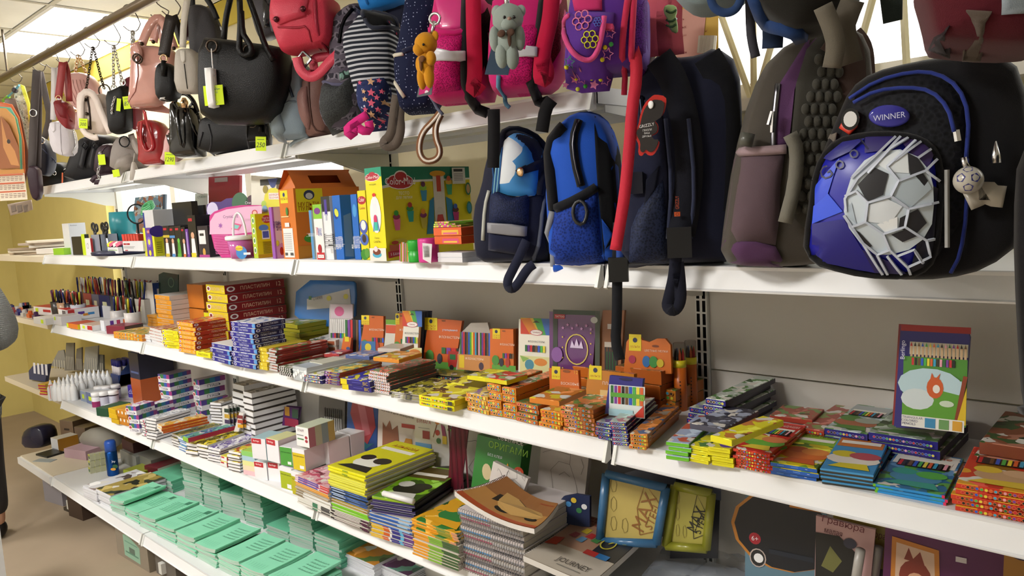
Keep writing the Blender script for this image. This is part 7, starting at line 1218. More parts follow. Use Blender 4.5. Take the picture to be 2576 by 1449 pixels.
for k,(p,r_,yt,Y) in enumerate((((1865,1010),.0155,470,.14),((1975,960),.0145,440,.22))):
    q=onZ(T('d4',p)[0],ZC);t_=atY(T('d4',(p[0]-40,500 if k==0 else 470))[0],q.y).z;o=thing('pencil_tube',['orange cardboard tube of pencils with a clear top','second orange pencil tube close behind the first'][k],'tube',q,0,'pencil tubes');h=t_-ZC;lean=Vector((-.012,0,0))
    g=G();g.lathe(q,[(r_,0),(r_,h*.86)],20);g.to('body',mat('cc661c' if k==0 else 'c0601e','card'),o,True);g=G();g.lathe(q+Vector((0,0,h*.86)),[(r_*1.01,0),(r_*1.01,h*.14)],20);g.to('yellow_band',mat('e0d028','card'),o,True)
    g=G();g.lathe(q+Vector((0,0,h)),[(r_*.96,0),(r_*.96,h*.32),(r_*.9,h*.33)],20);g.to('clear_top',mat('b8b4b0','trans',.1),o,True)
    for j in range(7):a=j*2*math.pi/7;c=q+Vector((r_*.6*math.cos(a),r_*.6*math.sin(a),h));g=G();g.tube([c,c+Vector((0,0,h*.1)),c+Vector((0,0,h*.22))],[.0035,.0035,.0006],6);g.to('pencil',mat(PAL[j],'plastic'),o)
    for j in range(8):g=G();c=q+Vector((r_*.5,-r_*.88,h*(.1+.07*j)));g.sphere(c,.0018,0,6,4);g.to('dot',mat('3a2a20','card'),o)
# blue drawing board
pl=Pl(T('d2',(1860,500))[0],.33,12,8);bd=thing('drawing_board','blue plastic modelling board in clear wrap with a white label','board',pl.px(T('d2',(1860,640))[0]));o=chaikin([pl.uv(p) for p in T('d2',(1545,640),(1575,175),(2130,180),(2170,215),(2155,640))],1);o=[(u,max(v,ZC-pl.o.z)) for u,v in o];pw=Pillow(pl,o,.012,0,.03,.05,px=False);pw.to('board',mat('2f6cb0','plastic',.2),bd)
quad(pl,T('d2',(1670,470),(2110,440),(2095,262),(1670,365)),.001,mat('c8c6c4','paper'),bd,'label',.0075);ink_on(pl,T('d2',(1675,450))[0],T('d2',(2095,300))[0],lambda i:(i.text('СТАММ',.25,.62,.2,'1a1a1a',.22,.14),i.rect(.03,.5,.1,.72,'3a7a4a'),i.ell(.52,.62,.2,.16,'c8c04a'),i.ell(.92,.75,.2,.16,'c8c04a')),'label_print',bd,.0082)
# standing coloured-pencil packs at the right
for k in range(3):
    t,pl=back(['front big blue pencil pack with a fox picture lettered TRIANGULAR COLORED PENCILS','second big blue pencil pack behind the fox one','rear big blue pencil pack with a red top'][k],'d5',tuple((x-k*14,y-k*9) for x,y in ((1640,860),(1690,120),(2165,150),(2185,200),(2130,890))),.20+.02*k,6,'2c2578' if k<2 else '8a2020',None,.016,8,z=ZC+.05)
    if k==0:ink_on(pl,T('d5',(1645,870))[0],T('d5',(2185,130))[0],lambda i:(i.rect(0,.94,1,1,'a02420'),i.rect(.14,.72,.97,.84,'e0dcc8'),[i.rect(.15+.055*j,.66,.185+.055*j,.8,'d8b890') for j in range(15)],[i.poly([(.15+.055*j,.8),(.185+.055*j,.8),(.167+.055*j,.84)],PAL[(j*5)%12]) for j in range(15)],i.rect(.06,.08,.97,.7,'4a8a2a'),[i.rect(.18+.045*j,.62,.215+.045*j,.69,PAL[(j*5)%12]) for j in range(14)],i.ell(.45,.44,.27,.16,'b8d4dc'),i.rect(.08,.42,.9,.5,'b8d4dc'),i.poly([(.06,.08),(.97,.08),(.97,.36),(.6,.4),(.06,.3)],'5a9a2a'),i.ell(.28,.3,.14,.1,'cfdadc'),i.ell(.53,.42,.07,.1,'cc5a20'),i.poly([(.46,.5),(.48,.56),(.52,.51)],'cc5a20'),i.poly([(.58,.5),(.6,.56),(.54,.51)],'cc5a20'),i.ell(.55,.41,.03,.04,'e8e4da'),i.ell(.7,.28,.06,.03,'c8d8c0'),i.line([(.95,.55),(.84,.12)],.035,'8a3a1a'),i.poly([(.97,.1),(.97,.45),(.84,.1)],'d8b820'),i.rect(.06,.03,.95,.14,'e8e6de'),i.text('TRIANGULAR',.22,.12,.022,'3a3a6a',.3),i.text('COLORED',.18,.09,.022,'3a3a6a',.24),i.text('PENCILS',.17,.06,.022,'3a3a6a',.22),i.rect(.4,.04,.55,.13,'3a8ab8'),i.rect(.6,.04,.74,.13,'6a9a5a'),i.rect(.79,.04,.92,.13,'d8a030'),i.text('Berlingo',.06,.76,.05,'e0e0f0',None,math.pi/2)),'printed_front',t,.0166)
# flat picture boxes lying here and there on top
for lb,crop,p,w,d,zo,rz,m,c in (('flat orange picture box on the felt-pen piles','d3',(850,690),.16,.13,.09,.15,A_('d8903a','e0c83a',.6),'d88a2a'),('white crumpled pouch lying on the felt-pen boxes','d3',(880,590),.13,.1,.095,.3,mat('c8c0bc','plastic',.2),'c8c0bc'),('blue pouch of pens behind the purple crayon boxes','d3',(560,660),.16,.11,.06,.2,A_('5a78b0','c8b0b0',.8),'4a5a90'),('red pouch lying beside the white felt-pen cartons','d3',(300,640),.1,.1,.04,.3,A_('b03a3a','5a3a7a',.8),'a83030'),('yellow picture box set on the front yellow crayon boxes','d3',(1780,880),.12,.12,.065,.05,A_('e0d820','9a8a2a',.7),'e2da1c'),('red and yellow chalk box on top of the left orange chalk pile','d3',(1960,905),.12,.1,None,.0,A_('c83a2a','8ab06a',.7),'d8cc1c'),
 ('orange opened pencil box leaning over the brown-orange pile','d4',(480,960),.12,.14,.1,.1,A_('d07a20','e0cc20',.6),'d07a20'),('yellow pencil pack slanting on the yellow piles','e1',(1890,250),.07,.21,None,-.15,A_('e6de1c','c87a3a',.7),'e6de18'),('dark picture box between lime green and blue piles','d5',(230,900),.12,.2,.05,0,A_('3a3a4a','a8b0c8',.8),'4a4a5a'),('red box lid far back beside the dark blue pile','d5',(850,835),.14,.12,.03,.1,A_('a85a4a','7a9a5a',.8),'a84030')):
    q=onZ(T(crop,p)[0],ZC+(zo if zo is not None else .085));kd=Kind('picture_box','box',w*.62,d*.75,.012,c,c,m);kd.place((q.x,q.y,ZC+(zo if zo is not None else .085)),rz,lb,'boxes lying on top of the piles')
# ---------------------------------------------------------------- paint and album shelf
GD='boxed goods on the paint shelf'
GOU='B0,.5,ecebf0;B.5,1,4a3a8a;Q.2,.5,.5,1,3a7a4a;Q.5,.5,.75,1,3a5ab0;Q.75,.5,1,1,a03a80;S.2,.5,.4,1,3a7a4a;S.4,.5,.6,1,2a7a9a;S.6,.5,.8,1,3a4a9a;S.8,.5,1,1,8a3a7a;TГУАШЬ,.5,.25,.28,4a4a6a;RГУАШЬ,.55,.25,.3,3a3a5a;E.12,.55,.3,.24,e8d8d0;E.12,.55,.2,.14,b0404a'
PT='B.0,.26,3a3634;B.26,1,e6e6e8'  # dark foot band paints in the shaded gap under each stacked tray
rows=[
 ('d6',460,612,545,618,490,4,.08,'c8385a','d8a83a','e0b040','{} small bright box at the far end of the paint shelf','B.6,1,e8c83a'),
 ('d6',935,682,1003,700,562,1,.12,'8a9ab8','a8b0c0','d0d4d8','small grey-blue correction fluid carton with a yellow price','Q.3,.3,.7,.7,c8e020'),
 ('d6',1012,705,1108,742,572,1,.1,'5a6ea0','8a98b8','d0d4dc','larger grey-blue glue carton beside the white jars','Q.25,.3,.6,.65,c8e020'),
 ('d6',1130,855,1255,872,760,1,.13,'1f4a34','2a6a3a','27543a','dark green flat box at the shelf edge with a white pen on it',''),
 ('d6',1372,955,1495,985,775,2,.12,'c8822a','b8721f','d8a040','{} amber paint jar tray near the gouache','E.2,.62,.16,.2,eeeeee;E.55,.62,.16,.2,eeeeee;E.88,.62,.14,.2,eeeeee'),
 ('d6',1280,935,1370,960,770,3,.1,'d8b01e','c89a1c','e0b830','{} yellow folded card carton left of the amber trays',''),
 ('d6',1500,1042,1612,1055,748,3,.1,'ecebf0','ecebf0',A_('ececf0','c87ab0',.8),'{} gouache box with rainbow band in the front pile',GOU),
 ('d6',1735,960,1815,975,720,3,.1,'ecebf0','ecebf0',A_('ececf0','c87ab0',.8),'{} gouache box with rainbow band in the second pile',GOU),
 ('d7',130,660,262,680,195,5,.12,'ecebf0','ecebf0','6a5a6a','{} gouache box in the tall pile by the bay joint',GOU),
 ('d7',525,575,582,580,252,4,.13,'ecebf0','ecebf0','8a7a80','{} gouache box in the rear pile under the price rail',GOU),
 ('d6',1628,695,1738,705,490,2,.09,'e0cc12','d0bc14','c8b82a','{} yellow gouache box behind the front pile','TCOLOR,.5,.7,.2,7a5a1a;Q.1,.2,.9,.3,a88a1a'),
 ('d6',1488,645,1612,650,502,1,.1,'4a3aa0','3a2a80','5a4aa8','violet glue carton with white handwriting print','Tclass,.5,.5,.4,e8e8f4'),
 ('d6',1520,480,1615,485,405,2,.14,'a84a22','983e1c','b05a2a','{} rust brown paint carton behind the yellow gouache','TГУАШЬ,.5,.5,.3,e0c8b0'),
 ('d6',1500,340,1600,345,100,1,.18,'1a1a3c','17182e','20203a','dark navy display carton at the back under the pencil shelf','B0,.5,a8501e;Q.1,.6,.9,.64,4a5a8a'),
 ('d6',1650,1085,1705,1100,905,6,.1,'e2e4ea','d8d8de','e8e8ec','{} white paint tray with a crimson corner',PT+';Q.6,.42,.9,1,b03a5a'),
 ('d6',1712,1118,1822,1140,885,7,.17,'dfe1e8','d0d2d8',A_('d8dae0','9aa0a8',1.2),'{} clear watercolour tray beside the orange sets',PT),
 ('d7',250,1015,332,1045,885,4,.19,'e6e6ea','dcdce0',A_('d0c050','6a9a6a',.9),'{} white watercolour set left of the blue-ended sets',PT),
 ('d7',332,1062,412,1095,915,5,.19,'dfe6ec','c8d0d8',A_('6aa8a0','4a5aa8',.9),'{} blue-ended watercolour set','B.0,.4,5a8ac8;B.4,1,e4e8ec'),
 ('d7',418,1112,552,1135,985,3,.19,'e8e8ea','e0e0e2',A_('d8c020','8a6a2a',.9),'{} watercolour set with a yellow lid picture',PT),
 ('d7',548,1152,668,1175,1000,4,.19,'e8e8ea','e0e0e2',A_('d0c01c','5a5a2a',.9),'{} watercolour set in the middle white pile',PT),
 ('d7',672,1185,815,1215,1040,5,.2,'e8e8ee','e0e0e4',A_('d4d4e0','6a5aa0',1.1),'{} watercolour set with a clear lid in the pile of five',PT),
 ('d7',705,798,838,806,525,8,.12,'e2e0de','d8d6d4',A_('9a8a6a','7a6a5a',.8),'{} watercolour set in the rear pile left of the standing palettes',PT),
 ('d7',958,572,1085,580,300,7,.14,'d8d6d0','c8c6c0',A_('a89a80','8a8070',.8),'{} grey watercolour set in the far back pile',PT),
 ('d7',1092,705,1192,715,395,9,.2,'dcdad6','d8d6d2',A_('9a9080','5a5a3a',.8),'{} watercolour set in the tallest back pile',PT),
 ('d7',1072,885,1162,905,760,4,.2,'e2e0de','dcdad8',A_('a88a7a','7a3a2a',.9),'{} watercolour set lying before the tallest pile',PT),
 ('d7',812,1245,885,1268,1130,2,.06,'e8e8e8','b8282c','e0d848','{} tiny white and red honey paint box','Q.1,.6,.6,.9,c03030'),
 ('d7',908,1295,1048,1325,1085,6,.13,'e8e8ea','e0e0e2',A_('d0be20','a8402a',.8),'{} small watercolour set beside the pastel paper block',PT),
 ('d7',1058,1348,1202,1380,1072,1,.09,'e8d8d0','c8d8e0','a8d048','pastel rainbow block of note paper standing on end','B0,.2,e8c0c8;B.2,.4,e8d8b8;B.4,.6,e0e098;B.6,.8,a8c8d8;B.8,1,8ac86a'),
 ('d7',1212,1390,1352,1418,1190,1,.09,'eaeaee','dcdce2','e8e8ec','lower left white note block with a red brand label','Q.02,.7,.75,.98,b82430;TBerlingo,.38,.84,.12,ffffff'),
 ('d7',1357,1425,1492,1448,1205,1,.09,'eaeaee','dcdce2','e8e8ec','lower right white note block with a red brand label','Q.02,.7,.85,.98,b82430;TBerlingo,.42,.84,.12,ffffff'),
 ('e4',925,490,1052,532,232,1,.09,'a8b81e','e4e4e8','e8e8ec','lower lime green note block lettered for notes','Q0,.8,1,1,e8e8ee;Q0,0,1,.06,e8e8ee;TБлок для записи,.5,.68,.08,4a5a10;Q.55,.12,.9,.3,eeeeee'),
 ('e4',1062,545,1180,592,285,1,.09,'b8b01e','e4e4e8','e8e8ec','lower olive note block beside the white notebooks','Q0,.8,1,1,e8e8ee;TБлок для записи,.5,.68,.08,4a5a10'),
]
for R in rows:ST(ZD,*R,group=GD)
z1=ZD+.088
for R in [('d7',1178,1165,1342,1188,922,1,.09,'e6e6ec','7ab0c0','a8c8d0','upper left white note block with blue pages','Q.02,.74,.7,.98,b82430;TBerlingo,.36,.86,.1,ffffff'),('d7',1352,1192,1492,1228,925,1,.09,'e8e8ee','d8c8c8','d8d8a0','upper right white note block with pastel pages','Q.02,.74,.75,.98,b82430;TBerlingo,.38,.86,.1,ffffff'),
          ('d7',1505,1240,1642,1265,1022,1,.09,'4a9a3a','e0e0e4','e4e4e8','green note block lettered for notes','TБлок для записи,.5,.72,.08,1a4a1a;Q.6,.1,.9,.25,eeeeee'),('d7',1652,1290,1792,1322,1040,1,.088,'d8c01e','e6dede','ececec','yellow note block in the upper row','Q0,.8,1,1,e8e8ee;TБлок для записи,.5,.66,.08,5a4a10;Q.55,.1,.9,.25,eeeeee')]:ST(z1,*R,group=GD,jit=0)
q=onZ(T('d7',(1722,1306))[0],z1)
for k in range(2):kd=Kind('paper_block','paper block',.085,.085,.083,'e8e4e4','e2d8d6','ececec');kd.place((q.x,q.y+.091*(k+1),z1),0,['middle','rear'][k]+' plain white paper block behind the yellow note block',GD)
for k in range(4):kd=Kind('paper_block','paper block',.085,.085,.086,'e4e2e2','e0d8d8','e8e8e8');kd.place((q.x-.02-(k%2)*.09,q.y+.093+.09*(k//2),ZD),0,['rear plain white block under the yellow note block','plain white block behind the lower note blocks','farther plain white block behind the lower row','farthest plain white block behind the lower row'][k],GD)
ST(z1+.086,'d7',1690,1015,1835,1048,785,1,.11,'ececec','b0707a','c8d0b8','white STAFF note block with coloured page edges on top of the blocks','TSTAFF,.4,.82,.13,5a2a3a;Q.06,.55,.6,.6,8a8a8a;E.8,.5,.1,.08,a02a3a;E.8,.32,.1,.08,a02a3a;Q.1,.35,.6,.42,5a8a5a;S.25,0,.5,1,b8b89a;S.5,0,.75,1,8a9a9a;S.75,0,1,1,c0a860',group=GD,jit=0)
ST(ZD+.072,'d7',78,850,132,882,765,3,.19,'e8e0d8','c85a1c',A_('d8a030','c8c0b0',.9),'{} orange watercolour box on the white trays','',group=GD)
kd=Kind('paint_box','box',.05,.2,.02,'8ab83a','a82444',A_('5a9a8a','3a3a9a',.9));q=onZ(T('d7',(400,960))[0],ZD+.07);kd.place((q.x,q.y,ZD+.066),0,'long crimson-sided paint box across the watercolour sets',GD)
# standing palettes
for k in range(4):back('%s white palette standing upright among the paint sets'%['first','second','third','fourth'][k],'d7',tuple((x+k*40,y-k*7) for x,y in ((848,850),(838,560),(905,545),(925,850))),.20+.015*k,12,'dcdad6',lambda i:[i.rect(.2,.1+.2*j,.8,.24+.2*j,['3a2a2a','4a3a5a','c8a03a','2a3a30'][j]) for j in range(4)],.008,4,'paint_palette',ZD,grp='standing palettes')
for k in range(3):back('%s small palette with a clear hanger leaning by the paint sets'%['front','middle','rear'][k],'d7',tuple((x+k*36,y-k*6) for x,y in ((975,850),(1040,625),(1090,640),(1030,850))),.17+.015*k,14,'d8d4d0',lambda i:[i.rect(.25,.2+.22*j,.75,.36+.22*j,['d8a02a','a83a2a','7a2a2a'][j]) for j in range(3)],.008,4,'paint_palette',ZD,grp='standing palettes')
for k in range(2):back(['front','rear'][k]+' purple plastic palette at the back of the paint shelf','d7',tuple((x+k*24,y-k*14) for x,y in ((1530,780),(1555,565),(1720,580),(1690,790))),.31+.012*k,8,'4a1a5a',lambda i:(i.rect(.12,.5,.4,.9,'a87a1e'),i.rect(.55,.45,.9,.85,'2a4a34'),i.rect(.1,.05,.9,.4,'8a1a3a')) if k==0 else None,.006,4,'purple_palette',ZD,kind='plastic',grp='purple palettes')
# glue bottles
g=G();g.lathe((0,0,0),[(.018,0),(.02,.003),(.02,.07),(.012,.084),(.012,.09),(.008,.1),(.003,.116),(.002,.118)],12);bm_=me_of('glue_bottle',g.v,g.f,mat('eef0f2','plastic',.35),None,True);g=G();g.lathe((0,0,.082),[(.0125,0),(.0125,.01)],12);cm=me_of('cap_ring',g.v,g.f,mat('ffffff','plastic'))
for r_ in range(5):
    for c in range(6):
        q=onZ(T('d6',(605+c*52+r_*100,655-r_*34+c*4))[0],ZD)
        if q.x<-.8 or q.y>.38:continue
        o=put('glue_bottle',bm_,None,(q.x,q.y,ZD-(.0095 if q.x<0 else 0)));tag(o,'white glue bottle with a pointed tip in the crowd on the paint shelf','bottle','white glue bottles');put('cap_ring',cm,o)
kd=Kind('glue_label','box',.022,.03,.08,'e04a1e','e8e8e8');q=onZ(T('d6',(632,655))[0],ZD);kd.place((q.x,q.y-.02,ZD),0,'narrow orange and white glue carton before the glue bottles')
for k,(x,y,c) in enumerate(((1130,745,'8a2a6a'),(1215,735,'b8b8c8'),(1325,722,'b8b8c8'),(1245,665,'c0c0cc'),(1350,650,'c0c0cc'),(1160,668,'c8c8d0'))):
    q=onZ(T('d6',(x,y))[0],ZD);o=thing('paint_jar',['tall white jar with a magenta base','white screw-top jar with a dark line, front middle','white screw-top jar with a dark line, front right','white jar in the second row, middle','white jar in the second row, right','white jar in the second row, left'][k],'jar',q,0,'white glue and paint jars');g=G();g.lathe(q,[(.024,0),(.025,.004),(.025,.05),(.022,.054)],16);g.to('body',mat(c if k else 'dcdce4','plastic'),o,True);g=G();g.lathe(q+Vector((0,0,.056)),[(.026,0),(.026,.018),(.022,.021)],16);g.to('lid',mat('f0f0f2','plastic'),o,True)
    g=G();g.lathe(q+Vector((0,0,.05 if k else .0)),[(.0256,0),(.0256,.004 if k else .03)],16);g.to('band',mat('2a1a2a' if k else '8a1a5a','plastic'),o)
gb_=thing('glue_display','navy display carton of glue sticks with purple caps','box',onZ(T('d6',(1420,470))[0],ZD));q=onZ(T('d6',(1290,478))[0],ZD);w=.12;g=G();g.box(q.x,q.x+w,q.y,q.y+.1,ZD,ZD+.06);g.add([(q.x+w,q.y,ZD),(q.x+w,q.y+.1,ZD),(q.x+w,q.y+.1,ZD+.15),(q.x+w,q.y+.02,ZD+.08)],[(0,1,2,3)]);g.to('carton',mat('1f3a7a','card'),gb_)
for a in range(4):
    for b_ in range(3):c=Vector((q.x+.018+a*.028,q.y+.018+b_*.03,ZD+.055));g=G();g.lathe(c,[(.012,0),(.012,.055)],10);g.lathe(c+Vector((0,0,.055)),[(.0135,0),(.0135,.035),(.012,.037)],10,1);g.to('glue_stick',[mat('e0d8dc','plastic'),mat('2a2a8a','plastic')],gb_,True)
pen=thing('white_pen','white correction pen lying on the dark green box','pen',onZ(T('d6',(1180,745))[0],ZD+.04));g=G();g.tube([onZ(p,ZD+.04) for p in T('d6',(1180,750),(1220,738),(1360,702))],[.001,.006,.006],8);g.to('barrel',mat('ececf2','plastic'),pen,True)
# brushes and pouches hanging in the dark at the back
rnd=random.Random(4)
for k in range(5):back('%s dim pouch of brushes hanging behind the glue bottles'%['first','second','third','fourth','fifth'][k],'d6',[((600,330),(690,100),(750,90),(790,330)),((760,330),(780,10),(870,10),(870,330)),((880,330),(900,80),(960,60),(960,330)),((985,330),(1000,60),(1150,40),(1140,330)),((1090,340),(1080,140),(1210,150),(1215,340))][k],.33-.02*(k%2),10,['8a8884','7a7670','6f6a66','9a9a94','5a5a54'][k],lambda i:[i.rect(.15+.14*j,.05,.2+.14*j,.5,'b8b4a8') for j in range(5)],.008,3,'brush_pouch',ZD,grp='brush pouches')
back('navy pouch of white-capped pens at the far corner of the paint shelf','d6',((390,590),(370,330),(420,270),(600,250),(570,590)),.1,10,'2a3560',lambda i:[i.rect(.15+.18*j,.62,.25+.18*j,.95,'d8d8e0') for j in range(4)],.02,3,'pen_pouch',ZD)
# pads and boxes standing at the back of the paint shelf
def S2(lb,crop,pts,Y,yaw,c,fn,th_=.01,tilt=5,name='drawing_pad',p0=None,p1=None,kind='card'):return back(lb,crop,pts,Y,yaw,c,fn,th_,tilt,name,ZD,p0,p1,kind,'pads and sets standing at the back')
S2('clear pack of paint brushes hung on a kraft strip','d8',((385,700),(400,55),(640,90),(630,700)),.27,10,'5a5652',lambda i:(i.rect(0,.45,1,.5,'a8843a'),i.rect(.05,.04,.85,.42,'9a9488'),[i.rect(.2+.07*j,.5,.23+.07*j,.68+.03*(j%3),'b8b8b8') for j in range(9)],[i.rect(.2+.07*j,.68,.235+.07*j,.8,'2a2420') for j in range(9)],i.rect(.6,.1,.8,.16,'4a4a4a')),.012)
S2('blue painting pad with a red sailing ship','d8',((645,700),(660,90),(945,150),(920,700)),.26,10,'274a86',lambda i:(i.poly([(.1,.75),(.2,1),(.75,1),(.85,.6),(.6,.35),(.3,.45)],'9a3a40'),i.poly([(.3,.95),(.5,.98),(.7,.5),(.5,.45)],'b06068'),i.poly([(0,.3),(.3,.45),(.6,.35),(.8,.38),(.5,.25),(0,.25)],'2a6a7a'),i.rect(0,0,1,.25,'a89a94'),i.text('Сам Мастер',.3,.2,.05,'3a3030',.5)))
S2('watercolour paper pad with a brown castle sketch','d8',((930,700),(945,165),(1290,235),(1280,700)),.28,10,'cfc8be',lambda i:(i.text('Бумага для акварели',.5,.86,.06,'5a5048',.85,-.1),i.poly([(.1,.3),(.12,.7),(.2,.62),(.3,.74),(.36,.6),(.5,.68),(.55,.25)],'8a5a40'),i.poly([(.58,.3),(.7,.5),(.85,.5),(.88,.3)],'c88a2a'),i.rect(.6,.66,.95,.72,'a83a2a'),i.rect(.1,.2,.6,.26,'c8a080')))
S2('white drawing paper pad with brushes and fruit','d8',((1275,700),(1285,225),(1600,300),(1600,700)),.28,10,'cdc8c2',lambda i:(i.text('БУМАГА',.24,.8,.06,'a02a34',.4),i.rect(.08,.68,.4,.69,'8a8a8a'),i.rect(.2,.5,.4,.64,'8a2a2a'),i.line([(.5,.55),(.68,.95)],.02,'7a4a2a'),i.ell(.62,.84,.06,.06,'c8803a'),i.ell(.62,.64,.05,.05,'b03a2a'),i.ell(.65,.5,.05,.05,'3a6a3a'),i.poly([(.72,.8),(.82,.76),(.86,.6),(.76,.6)],'8a2a5a'),i.rect(.76,.46,.88,.6,'d8b83a'),i.rect(.9,.7,1,.74,'5a8a3a'),i.rect(.0,.3,.45,.42,'6a9ac0')))
S2('tall crimson corrugated divider panel between the pads and canvases','d8',((1575,940),(1615,310),(1770,330),(1695,940)),.22,30,'6a1028',lambda i:[i.rect(.15+.2*j,0,.22+.2*j,1,'560c20') for j in range(4)],.01,0,'panel_divider')
def sketch(pts_list,c='3a3a3a'):return lambda i:[i.line(p,.006,c) for p in pts_list]
S2('canvas board with an outline sailing ship','d8',((1700,960),(1765,360),(1960,400),(1900,960)),.30,10,'bdb8b2',sketch([[(.1,.75),(.5,.8),(.7,.78)],[(.25,.4),(.7,.7),(.5,.25),(.25,.4)],[(.5,.3),(.75,.6)],[(.0,.2),(.4,.22),(.8,.16)],[(.1,.1),(.6,.12)]]),.016,4,'canvas_board')
t,pl=S2('green paper-folding craft box lettered ОБЪЁМНОЕ ОРИГАМИ','d8',((1865,950),(1935,385),(2350,488),(2290,950)),.24,10,'2f7a34',lambda i:(i.text('ОБЪЁМНОЕ',.6,.83,.07,'e8ece8',.55,-.1),i.text('ОРИГАМИ',.55,.7,.1,'8ac83a',.75,-.1),i.text('БЕЗ КЛЕЯ',.3,.57,.04,'d8e8f0',.3,-.1),i.ell(.14,.32,.08,.12,'c8b890'),i.ell(.75,.4,.08,.07,'c84a2a'),i.text('8+',.75,.4,.05,'f0f0f0'),i.poly([(.4,.3),(.55,.5),(.6,.3)],'d89a2a'),i.rect(.04,.02,.2,.08,'d8a020'),i.rect(.06,.92,.14,.98,'e8e8e8')),.05)
snail=[[(.3,.35),(.28,.45),(.34,.52),(.42,.5),(.45,.4),(.38,.33),(.3,.35)],[(.34,.52),(.26,.68),(.22,.72),(.2,.66)],[(.42,.5),(.44,.66),(.48,.7),(.5,.64)],[(.42,.6),(.5,.78),(.66,.74),(.68,.56),(.5,.5)],[(.46,.42),(.62,.52),(.78,.4),(.8,.2)],[(.8,.6),(.84,.68),(.86,.58),(.9,.66),(.86,.52),(.8,.6)],[(.2,.15),(.8,.18)]]
S2('small canvas with an outline snail leaning before the green box','d8',((1945,1010),(2020,655),(2340,815),(2270,1010)),.14,14,'cfcac4',sketch(snail,'2a2a2a'),.018,10,'canvas_board')
S2('large canvas board with a faint outline drawing','e1',((195,900),(260,240),(700,320),(640,900)),.28,10,'b4aca4',sketch([[(.1,.8),(.3,.86),(.6,.82)],[(.3,.3),(.25,.6),(.4,.72),(.6,.7),(.7,.5),(.75,.3)],[(.6,.7),(.62,.9)],[(.4,.55),(.5,.6),(.6,.55)],[(.2,.3),(.5,.2),(.8,.28)],[(.8,.6),(.85,.7),(.8,.8)]],'7a726a'),.02,5,'canvas_board')
S2('round-topped dark blue book with bright spots behind the car albums','e1',((370,1000),(380,800),(450,720),(560,700),(690,720),(690,1000)),.2,12,'1e2a4c',lambda i:[i.ell(.2+.15*j,.5+.12*(j%3),.08,.07,['a8302a','4a8ac0','d8b83a','3a7a4a','e0e0e0'][j]) for j in range(5)])
def plaque(lb,pts,Y,fc,ic,fn):
    t,pl=S2(lb,'e1',pts,Y,12,ic,None,.012,6,'plaster_plaque');xs=[p[0] for p in pts];o=[pl.uv(p) for p in T('e1',*pts)]
    for a,b_ in zip(o,o[1:]+o[:1]):g=G();g.tube([pl.at(*a,.015),pl.at(*b_,.015)],.011,8);g.to('frame_bar',mat(fc,'plastic',.25),t,True)
    ys=[p[1] for p in pts];ink_on(pl,T('e1',(min(xs)+60,max(ys)-60))[0],T('e1',(max(xs)-60,min(ys)+60))[0],fn,'outline_print',t,.0125);return t,pl
MXS=lambda c:lambda i:([i.line([(.1+.2*math.cos(a+1.05*k)*.3+.22*(j%3),.2+.12*math.sin(a+1.05*k)+.3*(j//3)) for k in range(7)],.007,'6a5a2a') for j,a in ((0,.2),(3,.5),(6,.1),(1,.3))],i.text('MAX',.68,.46,.2,c,.8,1.2),i.text('STEEL',.84,.42,.12,c,.8,1.2),i.line([(.6,.1),(.55,.5),(.7,.9),(.98,.6),(.9,.2),(.6,.1)],.012,c))
plaque('blue-framed yellow plaster picture with outline drawing',((790,1130),(850,510),(1400,640),(1310,1150)),.20,'3a6a94','b8a45a',MXS('8a5a2a'))
plaque('olive-framed yellow plaster picture beside the blue-framed one',((1400,1170),(1480,620),(1820,690),(1770,1200)),.25,'8a8a2c','a8a048',MXS('1c1c18'))
for k in range(2):S2(['dark comic card behind the blue-framed plaster picture','dark comic card behind the olive-framed plaster picture'][k],'e1',[((800,1100),(850,370),(1480,500),(1440,1100)),((1420,1300),(1480,500),(1890,590),(1860,1300))][k],.31,12,'20222c',lambda i:(i.poly([(.3,.75),(.6,.85),(1,.8),(1,.7),(.5,.7)],'5a6070'),i.poly([(.75,1),(1,1),(1,.8),(.85,.82)],'7a7e88')),.003)
S2('large engraving set card with a dark night picture','e2',((320,1500),(325,660),(985,830),(960,1500)),.30,8,'5d7c8c',lambda i:(i.rect(0,.8,1,1,'b8b4ac'),i.text('Гравюра',.5,.9,.09,'8a1a2a',.75,-.12),i.ell(.45,.5,.42,.33,'b8782a'),i.ell(.48,.5,.41,.32,'0e1118'),i.rect(.55,.72,1,.82,'b8741e'),i.ell(.12,.4,.05,.05,'a82030'),i.text('6+',.12,.4,.04,'f0f0f0'),i.ell(.16,.24,.07,.08,'b8a8a0'),i.ell(.16,.24,.06,.07,'1a1a1a'),i.ell(.17,.24,.04,.04,'e8e8e8'),i.rect(.3,.3,.85,.34,'17202e')),.004)
S2('small pink engraving card lettered Гравюра with a white scraper','e2',((885,1560),(900,945),(1380,1060),(1330,1560)),.2,10,'c09a98',lambda i:(i.text('Гравюра',.46,.82,.1,'6a2a34',.8,-.12),i.text('малая',.3,.71,.05,'5a2a34',.3,-.1),i.ell(.5,.94,.14,.03,'6a5a58'),i.poly([(0,0),(.7,0),(.72,.5),(.4,.68),(0,.68)],'1c1c1a'),i.poly([(.1,.3),(.25,.55),(.45,.4),(.3,.25)],'6a6a3a'),i.ell(.58,.62,.07,.06,'3a3a4a'),i.poly([(.72,0),(.85,0),(.68,.3)],'a8401e')))
S2('yellow engraving card half hidden behind the pink one','e2',((1010,1560),(1040,920),(1485,1010),(1450,1560)),.24,10,'a89448',lambda i:(i.text('Гравюра',.7,.72,.09,'6a2a34',.5,-.12),i.rect(0,0,1,.35,'2a1c18')))
